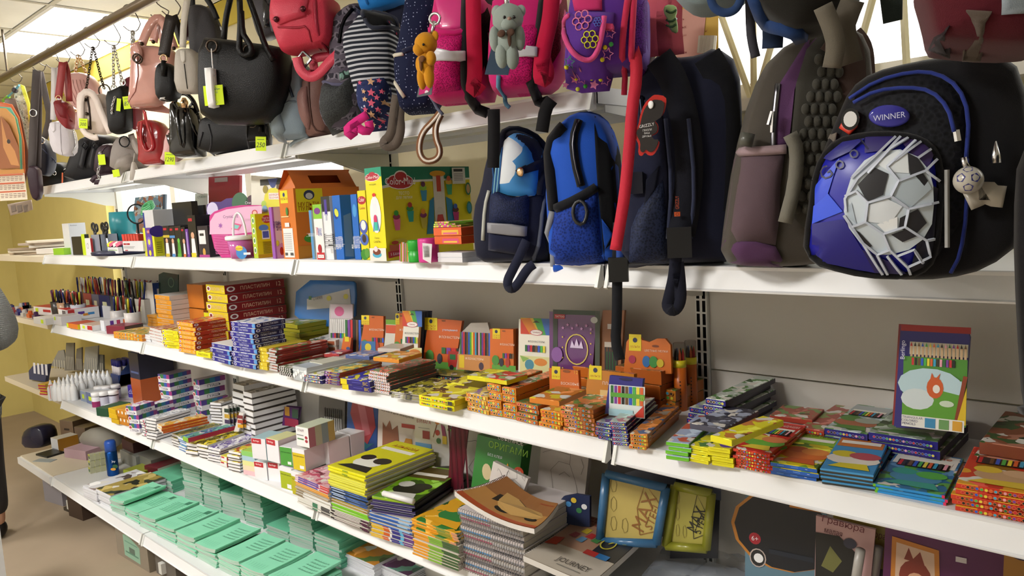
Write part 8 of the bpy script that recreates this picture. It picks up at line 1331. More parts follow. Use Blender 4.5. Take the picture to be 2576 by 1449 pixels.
for k in range(2):q=[(1245,1230),(1390,1210)][k];o=thing('white_scraper',['white plastic scraper rod on the pink engraving card','white plastic scraper rod on the yellow engraving card'][k],'rod',atY(T('e2',(q[0]-40,1560))[0],.17+.05*k),0,'scraper rods');g=G();g.tube([atY(T('e2',(q[0]+8,q[1]))[0],.17+.05*k),atY(T('e2',(q[0]-45,1560))[0],.17+.05*k)],.009,10);g.to('rod',mat('a8a49e','plastic'),o,True)
S2('large purple game box with a framed portrait print','e2',((1455,1600),(1490,950),(2440,1180),(2420,1600)),.24,6,'551a4c',lambda i:(i.rect(.03,.85,.9,.98,'7a1a44'),i.rect(.06,.72,.18,.85,'5a90b8'),i.text('4+',.12,.79,.07,'d8e8f0'),i.poly([(.04,.1),(.05,.6),(.46,.55),(.48,.05)],'b8742a'),i.poly([(.08,.1),(.09,.55),(.42,.51),(.44,.05)],'c8a890'),i.ell(.26,.24,.14,.17,'7a2e20'),i.poly([(.16,.4),(.2,.52),(.24,.42),(.3,.5),(.34,.38)],'7a2e20'),i.ell(.27,.18,.09,.11,'d0a080'),i.ell(.05,.12,.06,.05,'4a8a3a'),i.rect(.6,.48,.69,.53,'c8c0c0')),.04)
S2('ochre game box at the right edge of the paint shelf','e2',((2420,1600),(2440,1150),(2700,1200),(2700,1600)),.2,4,'9a6a1e',lambda i:i.ell(.5,.75,.2,.14,'2a1a3a'),.04)
# notebooks and albums piled at the shelf edge: one object each
def pile(z,crop,xL,yL,xR,yR,yT,d,seq,where,group,cat='notebook',nm='notebook',bow=0,turn=0):
    """seq = (how many, front colour, side colour, top colour, ink code, what) from the bottom up"""
    n=sum(s[0] for s in seq);a,b_=T(crop,(xL,yL),(xR,yR));m,w,rz=span(a,b_,z);rz=max(-.3,min(.3,rz))+turn;h=(atY(T(crop,(xL,yT))[0],onZ(a,z).y).z-z)/n;zz=z
    for cnt,f,r,t,code,what in seq:
        kd=Kind(nm,cat,w,d,h*.93,f,r,t);sty(kd,code)
        for k in range(cnt):
            p=nth(cnt-1-k,cnt);kd.place((m.x+random.uniform(-.004,.004),m.y+random.uniform(-.004,.004),zz),rz+random.uniform(-.02,.02),' '.join(('%s %s %s'%(p,what,where)).split()),group);zz+=h
    return zz
PG=mat('cfc9bc','pages',.7);NB='notebooks piled on the album shelf'
pile(ZD,'d8',178,1045,492,1185,800,.24,[(4,'dcdcd6',PG,PG,'Q.45,.1,.6,.9,3a7a5a;Q.7,.1,.95,.9,4a4a4a','white pen-print notebook'),(4,'e4e4e2',PG,PG,'Q0,.1,.22,.9,8a7a62','white-spined notebook'),(2,'a8957a',PG,PG,'','kraft notebook'),(2,'d89422',PG,PG,'','amber notebook'),(3,'d8d0d8',PG,A_('d8a8b0','c0506a',.7),'Q.1,.1,.7,.9,5a4a9a;Q.75,.1,1,.9,c03a30','pink fairy notebook')],'left of the panda albums',NB)
pile(ZD,'d8',502,1205,842,1335,715,.28,[(5,'1a1416',PG,PG,'Q.1,.25,.8,.75,c8c0bc;Q.85,0,1,1,4a1a3a','black and white spine album'),(3,'74c01e',PG,PG,'','lime green album'),(2,'8a6a24',PG,PG,'Q.1,.2,.9,.7,a8963a','brown leaf album'),(5,'1f4a8c',PG,'26281e','Q.05,.4,.4,.75,c8d8e8;Q.5,.3,.8,.6,6a8ac0','blue album'),(6,'d8d83a',PG,'c8c42a','Q.0,.2,.9,.5,e4e46a','pale yellow panda album'),(3,'e4e010',PG,mat('d8d41a','card'),'Q.4,.2,.55,.8,8aa020;Ad8d41a,e8e8e0,1c1c1c,2a2420,АЛЬБОМ,b03a1a','bright yellow panda album')],'in the panda album pile',NB,'album','album')
zt=pile(ZD,'d8',862,1345,1250,1470,1120,.26,[(7,'5a2a7a',PG,PG,'Q0,.1,.3,.9,d8b020;Q.3,.1,.45,.9,c85a1e;Q.45,.1,.5,.9,e0e0e0;Q.5,.1,.7,.9,2a2a80;Q.7,.1,.78,.9,5ab0d8','rainbow-spined album'),(6,'1f5cb4',PG,PG,'Q.7,.15,.95,.85,8ab8e0','blue album')],'in the pile below the engraving folders',NB,'album','album')
zt=pile(zt+.001,'d8',868,1125,1258,1190,985,.27,[(4,'281f5c','14141c','1e1a3a','Q0,.1,1,.2,c8c4d0','violet engraving folder'),(1,'8ab01e','1c2014',A_('7ab01e','5a8a20',.4),'A5a4a1e,1c1c14,c8c8c0,2a2a20','lime green engraving folder')],'with a white scraper on top',NB,'folder','engraving_folder')
sc=thing('scraper_stick','white plastic scraper stick lying on the lime engraving folder','rod',onZ(T('d8',(1110,1000))[0],zt+.01));g=G();g.tube([onZ(p,zt+.009) for p in T('d8',(975,960),(1250,1035))],.0085,10);g.to('rod',mat('e6e6e6','plastic'),sc,True)
pile(ZD,'e5',1042,1175,1535,1365,800,.26,[(9,'d8921a',PG,PG,'Q.35,.1,.65,.9,7aa83a;Q.65,.1,1,.9,3a5a34','orange and green spined album'),(4,'dc961a',PG,A_('d8a01e','2a7a34',.4),'Q.55,.1,.85,.9,8a8a2a;Q.88,.1,1,.9,c08a6a;Ad8cc1e,2a7a3a,d8a020','orange album with a yellow label')],'beside the spiral notebooks',NB,'album','album')
def coil(kd,n,col='b8b8bc'):
    g=G()
    for k in range(n):x=-kd.w/2+kd.w*(k+.5)/n;g.tube([(x,-.003+.0055*math.cos(a),kd.h/2+(kd.h*.62)*math.sin(a)) for a in [2*math.pi*j/6 for j in range(7)]],.0011,4,0,False)
    me=me_of('wire_coil',g.v,g.f,mat(col,'metal'));return lambda o,k_:put('wire_coil',me,o)
q,w,rz=span(*T('e5',(1565,1330),(2260,1560)),ZD);zz=ZD
for k in range(11):
    kd=Kind('spiral_notebook','notebook',w,.24,.0145,['c8c4c0','d8d0d0','b0a8a8'][k%3],PG,'c8c0c0') if k<3 else KS[k%3]
    if k<3:KS=([] if k==0 else KS)+[kd];kd.extra=coil(kd,26);kd.ink['f'].rect(0,0,.5,.3,['a8506a','4a8ac0','6a6a70'][k]);kd.ink['f'].rect(.5,0,1,.3,['b0b0b4','8a8a90','3a3a40'][k])
    kd.place((q.x+random.uniform(-.004,.004),q.y+random.uniform(-.004,.004),zz),rz*.6,'%s wire-bound notebook in the spiral pile'%nth(10-k,11),NB);zz+=.015
# big sketch albums with sagging covers
def sag(lb,pts,z,th_,mt,ms,bowf,coil_edge=True,fn=None,group='sketch albums',zc=None):
    """album whose four top corners are seen at pts (far left, far right, near right, near left); the cover sags"""
    P=[onZ(p,z) for p in pts];o=thing('sketch_album',lb,'album',(P[2]+P[3])/2-Vector((0,0,th_)),0,group);N=10;V=[];F=[]
    def S_(u,v):a=P[0].lerp(P[1],u);b_=P[3].lerp(P[2],u);q=a.lerp(b_,v);return q+Vector((0,0,bowf(u,v)))
    for lay in (0,-th_):
        for j in range(N+1):
            for i in range(N+1):V.append(S_(i/N,j/N)+Vector((0,0,lay)))
    M=(N+1)*(N+1)
    for j in range(N):
        for i in range(N):a=j*(N+1)+i;F.append((a,a+N+1,a+N+2,a+1));F.append((M+a,M+a+1,M+a+N+2,M+a+N+1))
    mi=[0,1]*(N*N)
    for i in range(N):
        for a,b_ in ((i,i+1),(N*(N+1)+i+1,N*(N+1)+i),((i+1)*(N+1),i*(N+1)),(i*(N+1)+N,(i+1)*(N+1)+N)):F.append((a,b_,M+b_,M+a));mi.append(1)
    part('pages',V,F,[mt,ms],o,False,mi)
    if fn: # print follows the sag
        i_=Ink(1,1);fn(i_);W_=[S_(min(1,max(0,x)),1-min(1,max(0,y)))+Vector((0,0,zz*.6+.0015)) for x,y,zz in i_.v];base=o.location;k_=i_.v;i_.v=[tuple(q-base) for q in W_];put('cover_print',i_.me('cover_print',Matrix.Identity(4)),o)
    if coil_edge:
        g=G()
        for k in range(34):q=S_(0,(k+.5)/34)-Vector((0,0,th_/2));d=(P[3]-P[0]).normalized();s_=d.cross(Vector((0,0,1)));g.tube([q+s_*(.007*math.cos(a))+Vector((0,0,(th_/2+.003)*math.sin(a))) for a in [2*math.pi*j/6 for j in range(7)]],.0012,4,0,False)
        g.to('wire_coil',mat('b0b0b6','metal'),o,True)
    return o
def dense(i,x0,y0,x1,y1,col,n=8):
    for a in range(n):
        for b_ in range(n):i.k=i.k*0+1;i.rect(x0+(x1-x0)*a/n,y0+(y1-y0)*b_/n,x0+(x1-x0)*(a+1)/n,y0+(y1-y0)*(b_+1)/n,col)
def carpic(i):
    dense(i,0,0,1,.12,'b8502a',8);dense(i,0,.12,1,.55,'b8864a',8);dense(i,0,.55,1,1,'94643a',8);i.k=4
    i.poly([(.22,.62),(.3,.66),(.34,.46),(.24,.4)],'2a241e');i.poly([(.25,.74),(.45,.76),(.62,.66),(.88,.62),(.95,.5),(.9,.36),(.6,.26),(.4,.3),(.3,.45)],'c09a5c');i.poly([(.45,.76),(.62,.66),(.6,.56),(.42,.62)],'3a342c');i.poly([(.66,.64),(.86,.6),(.84,.5),(.66,.52)],'4a4238');i.ell(.46,.3,.1,.09,'1c1814');i.ell(.46,.3,.06,.05,'8a7a60');i.ell(.84,.32,.08,.08,'1c1814');i.ell(.84,.32,.04,.04,'8a7a60');i.text('ARMATA',.85,.88,.04,'a83a2a',.25)
cz=ZD+.19;bw_=lambda u,v:.028*(1-u)**2+.03*(v-.4)**2-.01*math.sin(math.pi*u)
pc=T('d8',(2110,905),(2590,1075),(2370,1330),(1640,1075))
for k in range(5):sag('%s desert car sketch album with wire binding'%['lowest','fourth','third','second','topmost'][k],pc,cz-.014*(4-k),.0125,mat('a8703c','card') if k==4 else mat('c8502a','card'),mat('dcd8d2','pages',.7),bw_,k in (4,2,0),carpic if k==4 else None)
def jour(i):
    dense(i,0,0,.62,.38,'b9b0a2',8);dense(i,0,.38,.62,1,'a8826a',8);dense(i,.62,.38,1,1,'23262e',6);dense(i,.62,0,1,.38,'b8b0a4',6);i.k=4
    for a in range(4):
        for b_ in range(3):i.rect(.04+.09*a+.04*(b_%2),.84+.05*b_,.115+.09*a+.04*(b_%2),.88+.05*b_,'7a3a2c')
    for x,y,c in ((.3,.72,'c8b02a'),(.42,.66,'b02a2a'),(.5,.76,'3a6ab0'),(.36,.56,'5a8ab0'),(.22,.6,'8a2a2a'),(.54,.62,'4a8a4a'),(.46,.86,'3a5a8a')):i.poly([(x-.06,y-.04),(x+.05,y-.05),(x+.06,y+.04),(x-.03,y+.05)],c)
    i.poly([(.02,.3),(.18,.34),(.16,.5),(.04,.46)],'b03a22');i.rect(.56,.36,.74,.44,'b02a24');i.rect(.74,.36,.9,.44,'2a70b0');i.ringe(.72,.62,.1,.1,.016,'c8c03a');i.ringe(.88,.78,.1,.1,.016,'c8c03a');i.line([(.72,.62),(.8,.76),(.88,.78),(.76,.66),(.72,.62)],.012,'c8c03a');i.text('JOURNEY',.62,.14,.1,'4a4640',.5);i.rect(.45,.06,.78,.075,'8a867e')
for k in range(4):sag('%s spiral sketchbook of the JOURNEY pile at the bottom edge'%['lowest','third','second','topmost'][k],T('e1',(620,910),(1215,1080),(680,1560),(60,1290)),ZD+.10-.016*(3-k),.0145,mat('a89a8a','card'),mat('d4d0ca','pages',.7),lambda u,v:.012*(v-.5)**2,True,jour if k==3 else None)
fl=thing('plastic_film','hazy clear plastic film lying on the paint shelf at the lower right','film',onZ(T('e1',(1650,1500))[0],ZD+.03));g=G();N=8;rnd=random.Random(6)
a,b_,c,d=[onZ(p,ZD+.03) for p in T('e1',(1420,1190),(2150,1330),(2150,1640),(1080,1560))]
for j in range(N+1):
    for i in range(N+1):g.v.append(a.lerp(b_,i/N).lerp(d.lerp(c,i/N),j/N)+Vector((0,0,rnd.uniform(0,.02))))
g.f=[(j*(N+1)+i,(j+1)*(N+1)+i,(j+1)*(N+1)+i+1,j*(N+1)+i+1) for j in range(N) for i in range(N)];g.mi=[0]*len(g.f)
FM=bpy.data.materials.new('hazy_film');FM.use_nodes=True;p_=FM.node_tree.nodes['Principled BSDF'];p_.inputs['Base Color'].default_value=(.42,.47,.55,1);p_.inputs['Roughness'].default_value=.2;p_.inputs['Alpha'].default_value=.45;g.to('sheet',FM,fl,True)
# ---------------------------------------------------------------- bottom shelf: green exercise books, magazines, odds and ends
GRN='8edcb8';GPG=mat('b9cfc2','pages',.7,None,1.4)
def bookme(w,d,h,bow,top,side):
    N=8;V=[];F=[];mi=[]
    for z in (0,h):
        for j in range(3):
            for i in range(N+1):u=i/N;V.append((-w/2+w*u,d*j/2,z+bow*(((1-u)**2)*.2+(u**3)*1.0)+bow*.8*((j/2)**2)))
    M=3*(N+1)
    for j in range(2):
        for i in range(N):a=j*(N+1)+i;F+=[(M+a,M+a+1,M+a+N+2,M+a+N+1),(a,a+N+1,a+N+2,a+1)];mi+=[0,0]
    for i in range(N):F+=[(i,i+1,M+i+1,M+i),(2*(N+1)+i+1,2*(N+1)+i,M+2*(N+1)+i,M+2*(N+1)+i+1)];mi+=[1,1]
    for j in range(2):a=j*(N+1);b_=a+N+1;F+=[(b_,a,M+a,M+b_),(a+N,b_+N,M+b_+N,M+a+N)];mi+=[1,0]
    return me_of('exercise_book',V,F,[top,side],mi)
def bookprint(w,d,h,bow,style):
    i=Ink(w,d)
    if style:
        for r_ in range(5):
            for k in range(6):x=.3+.1*k+.02*(r_%2);y=.45+.085*r_;i.line([(x,y),(x+.03,y+.04),(x+.05,y),(x+.08,y+.03)],.009,'2f6a50')
    else:
        for r_ in range(9):i.rect(.22+.02*(r_%3),.38+.05*r_,.82,.392+.05*r_,'4f9a7a')
        i.rect(.62,.78,.86,.92,'3f8568')
    for k in range(7):i.line([(.1+.1*k,.2+.008*k),(.14+.1*k,.13),(.13+.1*k,.07)],.006,'55a383')
    P=i.v;i.v=[(x,y,z*.5+h+.0006+bow*(((1-x/w)**2)*.2+((x/w)**3))+bow*.8*((y/d)**2)) for x,y,z in P];return i.me('cover_print',Matrix(((1,0,0,-w/2),(0,1,0,0),(0,0,1,0),(0,0,0,1))))
GB='green exercise books';gm,gs=mat(GRN,'paper',.7),mat('49a47c','paper',.7)
def gpile(xL,yL,xR,yR,yT,n,where,crop='e3',style=0,d=.205,front=True,tone=GRN):
    a,b_=T(crop,(xL,yL),(xR,yR));m,w,rz=span(a,b_,ZE);rz=max(-.25,min(.25,rz));w=min(.2,w);h=(atY(T(crop,(xL,yT))[0],onZ(a,ZE).y).z-ZE)/n;tm=mat(tone,'paper',.7)
    lv=[bookme(w,d,h*.94,bw,tm,GPG) for bw in ((0,.004,.012) if front else (0,0,0))];pr=bookprint(w,d,h*.94,.012 if front else 0,style);z=ZE
    for k in range(n):
        f=k/n;me=lv[0 if f<.35 else 1 if f<.7 else 2];o=put('exercise_book',me,None,(m.x+random.uniform(-.004,.004),m.y+random.uniform(-.004,.004),z),(0,0,rz+random.uniform(-.03,.03)));z+=h
        tag(o,'%s green exercise book in %s'%(nth(n-1-k,n),where),'exercise book',GB)
        if k==n-1:put('cover_print',pr,o)
E3=[(1030,868,1160,925,752,10,0,'the first small pile by the magazines'),(1160,918,1292,990,838,10,0,'the second small pile from the magazines'),(1297,1005,1452,1085,895,11,0,'the third small pile from the magazines'),(1457,1095,1632,1185,985,11,0,'the fourth small pile from the magazines'),(1642,1205,1818,1295,1065,11,1,'the fifth small pile, above the rail joint'),(1828,1300,2008,1395,1165,12,1,'the sixth small pile, after the rail joint'),(2030,1410,2225,1515,1275,12,1,'the seventh small pile from the magazines'),(2240,1530,2460,1650,1370,12,1,'the eighth small pile at the bottom edge'),(2490,1660,2720,1790,1475,12,1,'the ninth pile, lowest in the picture')]
for a in E3:gpile(*a[:6],a[7],style=a[6])
B3=[('e3',1715,765,1880,810,412,20,'the tall rear pile beside the ledger'),('e3',1892,838,2050,885,490,19,'the second tall back pile'),('e3',2062,905,2262,960,690,9,'the lower rear pile between tall ones'),('e3',2275,985,2440,1035,652,16,'the tall rear pile behind the sixth'),('e4',765,1010,1012,1100,885,6,'the low dark back pile'),('e4',1025,1110,1292,1205,775,14,'the rear pile right of the dark one'),('e4',1322,1285,1592,1390,985,12,'the last back pile before the comics'),('e3',1460,660,1600,700,560,5,'the short back pile under the lime box'),('e3',1320,620,1440,660,545,5,'the short rear pile behind the first')]
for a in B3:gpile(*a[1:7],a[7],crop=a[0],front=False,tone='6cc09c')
# magazines
MG='magazines on the bottom shelf'
def mags(crop,xL,yL,xR,yR,yT,n,tm,where,d=.27):pile(ZE,crop,xL,yL,xR,yR,yT,d,[(n-1,'dcdce2',mat('d8d8dc','pages',.6),'dcdcdf','','magazine'),(1,'dcdce2',mat('d8d8dc','pages',.6),tm,'','cover magazine')],where,MG,'magazine','magazine')
mags('e3',775,745,905,800,640,9,A_('d8d8dc','8a7a78',.3),'in the white pile at the far end')
mags('e3',900,785,1040,855,665,10,A_('a8944a','3a4434',.35),'in the pile with the golden picture')
mags('e4',1600,1330,1960,1500,1190,8,A_('d08a2a','5a7a3a',.3),'in the orange comic pile at the bottom',.2);mags('e4',1930,1400,2330,1580,1290,8,A_('5a2a5a','6aa894',.3),'in the purple comic pile at the bottom',.2)
pile(ZE,'e3',1345,545,1470,575,445,.22,[(1,'5c1424','cdc8bc','6a1426','Q.1,.1,.9,.3,4a0e1c','dark red hardback ledger')],'lying at the back of the bottom shelf',MG,'book','ledger')
# odds and ends at the far end
def OD(lb,crop,xL,yL,xR,yR,yT,d,f,r=None,t=None,code='',nm='carton',cat='box',kind='card'):ST(ZE,crop,xL,yL,xR,yR,yT,1,d,f,r or f,t or f,lb,code,nm,cat,jit=0,kind=kind)
for a in (('lime green plastic box at the back of the bottom shelf','e3',1145,545,1290,580,485,.12,'8a9a14','7a8a14','9aa03a'),('white and amber medicine carton on the far corner shelf','e3',480,300,545,320,190,.12,'c8ccd4','b8842a','c8c4b8','Q.1,.1,.9,.2,8a90a0'),('brown cardboard box at the back of the far corner','e3',570,200,690,215,30,.14,'7a6652','6a5846','80705a','Q.3,.5,.7,.6,3a3028'),('second brown cardboard box on the far bottom shelf','e3',700,225,800,240,90,.14,'6e5c4c','5e4e40','75664f'),('translucent pink plastic tray on the far bottom shelf','e3',600,370,800,400,290,.16,'b89aa4','a88a94','c0a0ac'),('pale grey carton beside the blue spray can','e3',1120,400,1260,420,300,.14,'8a8c86','7a7c78','90928c'),('dark maroon carton at the back of the bottom shelf','e3',1130,260,1230,270,190,.12,'4a2020','3a1a1a','5a2a2a'),('white toothbrush carton behind the lime box','e3',1280,420,1400,440,340,.12,'7a7a72','6a6a64','80807a')):OD(*a)
q=onZ(T('e3',(470,345))[0],ZE);kd=Kind('black_wallet','wallet',.13,.1,.012,'1a1c1c');kd.place((q.x,q.y-.05,ZE-.0),.2,'flat black wallet lying on the far bottom shelf');q=onZ(T('e3',(435,400))[0],ZE);kd=Kind('grey_leaflet','leaflet',.13,.05,.003,'9aa4a8');kd.place((q.x,q.y-.03,ZE),.5,'grey leaflet lying by the black wallet')
wb_=thing('white_bag','crumpled white plastic bag at the back of the far bottom shelf','bag',onZ(T('e3',(930,250))[0],ZE));pl=Pl(T('e3',(930,160))[0],.25,20);Pillow(pl,T('e3',(740,200),(800,110),(960,80),(1110,130),(1130,230),(1000,330),(830,260)),.12,1,.3,.3).to('bag',mat('8f8c84','plastic',.5),wb_)
th,pl,pw=bag('blue_bag_dark','dark blue glossy bag on the far bottom shelf behind the person','bag',T('e3',(255,260),(260,120),(330,60),(440,70),(480,150),(478,250),(400,275)),.1,25,.14,mat('1a1c38','plastic',.25),group=None)
sp=thing('spray_can','blue spray can with a rounded cap on the bottom shelf','can',onZ(T('e3',(1050,530))[0],ZE));q=onZ(T('e3',(1050,530))[0],ZE);h=atY(T('e3',(1035,220))[0],q.y).z-ZE;g=G();g.lathe(q,[(.028,0),(.03,.005),(.03,h*.66),(.026,h*.7)],20);g.to('body',mat('2458a8','metal',.35),sp,True);g=G();g.lathe(q+Vector((0,0,h*.69)),[(.029,0),(.029,h*.24),(.024,h*.3),(.012,h*.31)],20);g.to('cap',mat('2a5cc0','plastic'),sp,True)
ink_on(Pl(None,None,40,0,q),T('e3',(1010,500))[0],T('e3',(1095,370))[0],lambda i:(i.text('Joy',.5,.7,.2,'e0e8f8',.8),i.ell(.6,.35,.2,.14,'2a5a3a'),i.ell(.4,.15,.2,.1,'d8a03a')),'label',sp,.0315)
for k in range(12):a,b_=k%4,k//4;q=onZ(T('e3',(830+a*48+b_*6,520-a*10+b_*0))[0],ZE);kd=Kind('freshener_box','box',.03,.03,.036,'c9c8a8','b8b898','c8c8b0') if k==0 else kd;(kd.ink['f'].ell(.5,.5,.3,.25,'2a5a3a'),kd.ink['f'].rect(0,.75,1,1,'c8c83a')) if k==0 else None;kd.place((q.x,q.y,ZE+b_*.037),0,'small green and cream air freshener box before the spray can','air freshener boxes')
# boxes on the floor under the bottom shelf
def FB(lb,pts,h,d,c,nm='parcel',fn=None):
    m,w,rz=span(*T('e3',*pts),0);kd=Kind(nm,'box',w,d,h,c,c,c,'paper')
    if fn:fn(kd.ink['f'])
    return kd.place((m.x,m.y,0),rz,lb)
FB('brown paper parcel with a pale green label on the floor',((1090,1262),(1385,1440)),.155,.2,'8f8474','parcel',lambda i:(i.poly([(.25,.12),(.74,.1),(.76,.62),(.4,.85),(.25,.8)],'8fb8a0'),i.rect(.3,.25,.7,.3,'5a8a74'),i.rect(.42,.3,.6,.48,'5f7468'),i.rect(.3,.6,.7,.64,'6a9a84')))
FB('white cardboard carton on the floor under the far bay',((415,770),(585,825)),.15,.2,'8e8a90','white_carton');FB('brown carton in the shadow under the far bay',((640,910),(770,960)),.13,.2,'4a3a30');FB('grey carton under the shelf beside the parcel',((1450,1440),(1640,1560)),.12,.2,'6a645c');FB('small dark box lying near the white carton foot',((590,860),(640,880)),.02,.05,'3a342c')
pb2=thing('counter_end','white panel end of a sales counter at the lower left edge','counter',(0,0,0));q=onZ((14,1449),0);pb2.location=(q.x,q.y-.5,0);g=G();a=onZ((2,1330),.55);c=onZ((16,1449),.3);g.box(c.x-.5,c.x,c.y-.6,c.y,0,.55);g.to('panel',mat('d4d6d8','enamel'),pb2)
# ---------------------------------------------------------------- far corner of the pencil shelf: pens and small stationery
rnd=random.Random(11);PGp='pens in the far corner of the pencil shelf';g=G();g.lathe((0,0,0),[(.004,0),(.0045,.004),(.0045,.1),(.0055,.1),(.0055,.14),(.003,.145)],8);penme=[me_of('pen',g.v,g.f,mat(c,'plastic'),None,True) for c in ('1c2a6a','8a1a24','1a1a1c','d8d8d4','c8603a','3a5a3a','c8c030','6a2a5a')]
for k,(x0,x1,y,c,lb) in enumerate(((975,1055,400,'2a2a2e','zebra-striped'),(1060,1165,410,'8a3a34','red'),(1170,1262,420,'5a5a68','grey'),(1265,1400,420,'1f2a58','blue'),(1405,1540,430,'3a3c44','dark grey'),(1545,1700,440,'5a1c24','wine red'),(1705,1850,470,'a8a49c','pale'))):
    a,b_=atY(T('d1',(x0,y))[0],.26),atY(T('d1',(x1,y))[0],.26);kd=Kind('pen_display','display box',b_.x-a.x,.09,.13,c,c,'2a2426');kd.ink['f'].rect(.3,.4,.7,.7,'c8c8a0');m=(a+b_)/2;kd.place((m.x,.26,ZC),0,lb+' cardboard pen display in the dark back row','pen displays')
    for j in range(9):o=put('pen',penme[(k*3+j)%8],None,(a.x+(b_.x-a.x)*(j+.5)/9,.27+.03*(j%3),ZC+.075),(rnd.uniform(-.12,.12),rnd.uniform(-.1,.1),0));tag(o,'pen standing in a display box in the dim back row of the pencil shelf','pen',PGp)
for k,(x,y,c,n,lb) in enumerate(((740,560,'3a3634',9,'black'),(910,500,'2a2830',9,'dark'),(835,650,'b08a6a',7,'kraft'),(1010,650,'c8ccd8',6,'blue and white'),(1700,620,'d0ccc8',8,'white'),(1520,620,'b8b4b4',7,'clear'))):
    q=atY(T('d1',(x,y))[0],.16);o=thing('pen_pot','%s pot of pens in the far corner of the pencil shelf'%lb,'pot',(q.x,q.y,ZC),0,'pen pots');g=G();g.lathe((q.x,q.y,ZC),[(.036,0),(.04,.085),(.036,.085),(.034,.01)],14);g.to('pot',mat(c,'plastic'),o,True)
    for j in range(n):a=j*2.4;p=put('pen',penme[(j*3+k*2)%8],None,(q.x+.022*math.cos(a),q.y+.022*math.sin(a),ZC+.012),(rnd.uniform(-.15,.15),rnd.uniform(-.15,.15),0));tag(p,'pen standing in the %s pot of pens'%lb,'pen',PGp)
for a in (('white carton with a blue label and white icons',1880,625,2000,635,345,.1,'c8c4c0','1f3a7a','d0ccc6','S.2,.7,.5,.85,d8d8e0;S.2,.4,.5,.55,d8d8e0;S.2,.1,.5,.25,d8d8e0'),('white sharpener box with a raised red lid',770,850,870,870,700,.17,'e0e0e0','eaeaea','c82a22','Q.5,.2,.95,.9,5a5058;S.05,.25,.25,.95,c03030;S.35,.45,.55,.7,5a3a9a;S.5,.3,.7,.5,d8902a;S.65,.35,.85,.55,3a8ac8'),('white and red eraser box left of the sharpener box',445,775,690,800,668,.12,'e0dcda','d4d0d0','b83030','Q.5,.4,.9,.7,b82a2a;Q.1,.3,.25,.8,c8e020'),('lower white clip box at the far edge',440,895,600,920,810,.12,'d4d2d0','c4c2c0','d8d4d0','Q.6,.2,.8,.8,c8e020'),('white correction tape box with a yellow price',700,905,800,925,790,.1,'d8d6d8','cccace','dcdadc','Q.1,.5,.3,.9,c8e020'),('orange and yellow eraser box at the shelf edge',870,950,1010,975,885,.1,'d8782a','e0c81e','c84a2a','Q0,.1,.15,.95,c8e020'),('white clip box with a red corner at the edge',1045,975,1200,1000,900,.1,'dcdad8','d4d2d0','d0b8a8','Q.6,.2,1,.9,b82a2a;Q.2,.3,.4,.8,c8e020'),('white pen carton printed with a red pen',1340,820,1440,835,660,.09,'d8d8de','e0e0e4','e4e4e8','S.5,.1,.6,.8,7a2a2a'),('white pen carton printed with a blue pen',1560,815,1640,825,640,.08,'d4d8dc','dcdce0','b8d020','S.3,.1,.45,.7,2a3a6a'),('white tray of coloured correction pens',1310,985,1360,995,850,.14,'d8dce4','e4e4ea','dcdce2','S.2,.3,.32,.9,5a2a8a;S.42,.3,.54,.9,a82a5a;S.64,.3,.76,.9,d86a2a;S.86,.3,.98,.9,7ac02a'),('dark crimson carton lying at the shelf edge',1385,1030,1625,1040,925,.1,'7a1c34','4a4440','84243c','')):ST(ZC,'d1',*a[1:6],1,*a[6:10],a[0],a[10],'carton','box',jit=0)
for k in range(16):q=onZ(T('d1',(40+(k%6)*58+rnd.uniform(-15,15),760-(k//6)*60+(k%6)*18))[0],ZC-.01);g=G();c=Vector((max(-1.25,q.x),min(.3,max(.06,q.y)),ZC-.01));g.box(c.x-.03,c.x+.03,c.y-.015,c.y+.015,ZC-.01,ZC+.012).lathe((c.x,c.y,ZC+.012),[(.014,0),(.012,.018),(.006,.02)],8);g.alone('sharpener',mat(['22242c','8a2226','2a2a6a','b8b4b0','c85a24','4a2a5a'][k%6],'plastic'),'small coloured desk sharpener in the jumble on the corner shelf','sharpener','jumbled sharpeners')
q=onZ(T('d1',(1175,640))[0],ZC);o=thing('ball_toy','white ball with red spots wrapped in clear film above the sharpener box','ball',(q.x,q.y+.05,ZC));c=atY(T('d1',(1172,555))[0],q.y+.05);g=G();g.sphere(c,.026,0,16,10);g.to('ball',mat('e4dede','plastic'),o,True);g=G();g.lathe((c.x,c.y,ZC),[(.022,0),(.018,c.z-ZC-.02)],12);g.to('stand',mat('b8b4b4','plastic',.15),o,True)
for a in ((1145,565),(1190,515),(1215,570)):p=atY(T('d1',a)[0],q.y+.05);d=(CAM-c).normalized();e=p-c;g=G();g.sphere(c+(e+d*.02).normalized()*.0245,.006,0,8,5);g.to('red_spot',mat('a8283a','plastic'),o,True)
back('dark green translucent folder standing behind the white carton','d1',((2075,560),(2070,260),(2130,230),(2320,260),(2320,560)),.33,10,'24382c',lambda i:i.ringe(.6,.6,.2,.2,.05,'3a5042'),.006,3,'green_folder',kind='gloss')
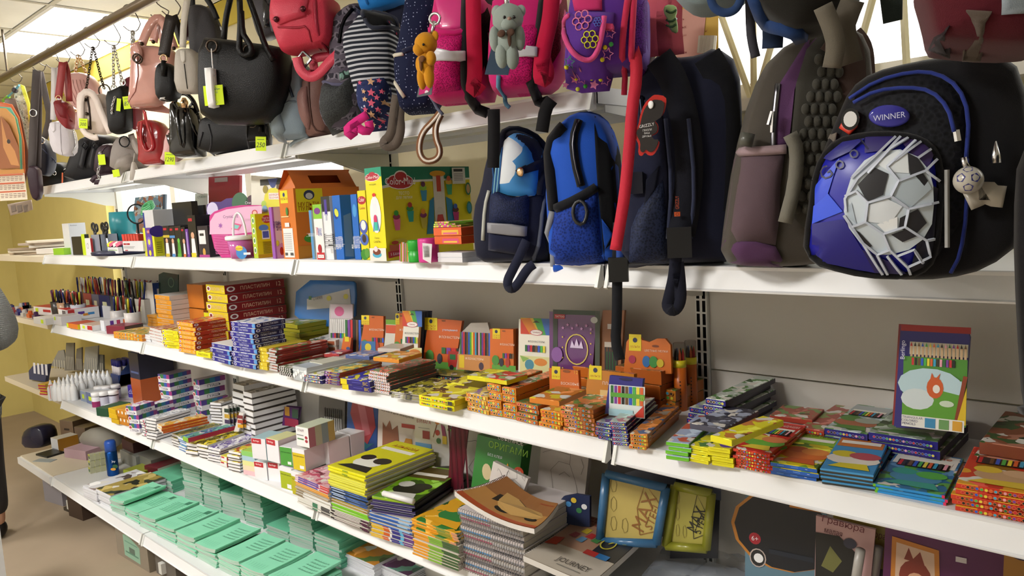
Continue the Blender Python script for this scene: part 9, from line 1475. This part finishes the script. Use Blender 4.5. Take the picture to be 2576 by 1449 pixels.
# ---------------------------------------------------------------- person at the left edge
def skin(name,chain_,m,parent,mods=2):
    """a body grown on joints: (parent index, place, radius)"""
    me=bpy.data.meshes.new(name);base=parent.location;me.from_pydata([tuple(Vector(p)-base) for _,p,_ in chain_],[(a,i) for i,(a,_,_) in enumerate(chain_) if a>=0],[]);o=put(name,me,parent);md=o.modifiers.new('skin','SKIN')
    for i,(_,_,r_) in enumerate(chain_):me.skin_vertices[0].data[i].radius=r_ if isinstance(r_,tuple) else (r_,r_)
    me.skin_vertices[0].data[0].use_root=True;s_=o.modifiers.new('round','SUBSURF');s_.levels=s_.render_levels=mods;me.materials.append(m);md.use_smooth_shade=True;return o
px_,py_=onZ((-38,1285),0).x+.54,onZ((-38,1285),0).y-.16
pe=thing('person','person in a chunky grey knitted sweater and dark trousers standing at the left edge','person',(px_,py_,0));X=lambda a,b_,c:(px_-b_,py_+a,c)
SK=mat('c99a80','wall',.6)
skin('body',[(-1,X(0,0,.86),(.14,.11)),(0,X(0,-.02,1.06),(.13,.1)),(1,X(0,-.02,1.26),(.15,.1)),(2,X(0,0,1.4),(.09,.07)),(3,X(0,.02,1.47),.05),(4,X(0,.04,1.56),(.07,.085)),(5,X(0,.04,1.64),(.075,.09)),(6,X(0,.03,1.70),.05),(2,X(.17,-.01,1.33),.06),(8,X(.24,.02,1.1),.045),(9,X(.12,.22,1.04),.035),(10,X(.08,.29,1.05),.03),(2,X(-.17,-.01,1.33),.06),(12,X(-.24,.03,1.1),.045),(13,X(-.14,.22,1.04),.035),(14,X(-.1,.29,1.05),.03),(0,X(.09,0,.78),.1),(16,X(.1,.02,.45),.065),(17,X(.1,-.02,.1),.045),(18,X(.1,.1,.04),.04),(0,X(-.09,0,.78),.1),(20,X(-.1,.02,.45),.065),(21,X(-.1,-.02,.1),.045),(22,X(-.1,.1,.04),.04)],SK,pe)
for s_ in (-1,1):
    for k in range(5):d=[(.035*s_,.0,.01),(.02,.05,0),(.005,.06,0),(-.01,.055,0),(-.025,.045,0)][k];p=X((.08 if s_>0 else -.1),.29,1.05);skin('finger',[(-1,p,.011),(0,(p[0]+d[0]*s_,p[1]+d[1]*.6,p[2]-.004),.0095),(1,(p[0]+d[0]*1.2*s_,p[1]+d[1]*1.1,p[2]-.022),.008)],SK,pe,1)
skin('sweater',[(-1,X(0,0,.56),(.22,.17)),(0,X(0,-.02,.95),(.2,.165)),(1,X(0,-.02,1.2),(.2,.15)),(2,X(0,0,1.36),(.11,.09)),(3,X(0,.01,1.43),.075),(2,X(.19,-.01,1.29),.095),(5,X(.25,.02,1.06),.092),(6,X(.16,.15,1.02),.07),(7,X(.11,.24,1.035),.05),(2,X(-.19,-.01,1.29),.095),(9,X(-.25,.02,1.06),.092),(10,X(-.16,.15,1.02),.07),(11,X(-.11,.24,1.035),.05)],mat('a9adac','knit',.9),pe)
skin('trousers',[(-1,X(0,0,.82),(.17,.13)),(0,X(.09,0,.72),.11),(1,X(.1,.02,.45),.085),(2,X(.1,-.02,.12),.065),(0,X(-.09,0,.72),.11),(4,X(-.1,.02,.45),.085),(5,X(-.1,-.02,.12),.065)],mat('2c2724','fabric'),pe)
for s_ in (-1,1):skin('shoe',[(-1,X(.1*s_,-.05,.06),.055),(0,X(.1*s_,.03,.05),.055),(1,X(.1*s_,.13,.038),.042)],mat('1c1917','leather'),pe)
skin('hair',[(-1,X(0,.02,1.70),(.085,.1)),(0,X(0,-.03,1.64),(.09,.09)),(1,X(0,-.05,1.55),.07)],mat('4a3a2e','fabric'),pe)
for s_ in (-1,1):g=G();g.sphere(X(.03*s_,.125,1.62),.011);g.to('eye',mat('2a241e','gloss'),pe,True);g=G();g.sphere(X(.083*s_,.03,1.60),(.012,.022,.03));g.to('ear',SK,pe,True)
g=G();g.sphere(X(0,.14,1.59),(.014,.02,.024));g.to('nose',SK,pe,True);g=G();g.sphere(X(0,.125,1.55),(.026,.01,.008));g.to('mouth',mat('a85a54','plastic'),pe,True)
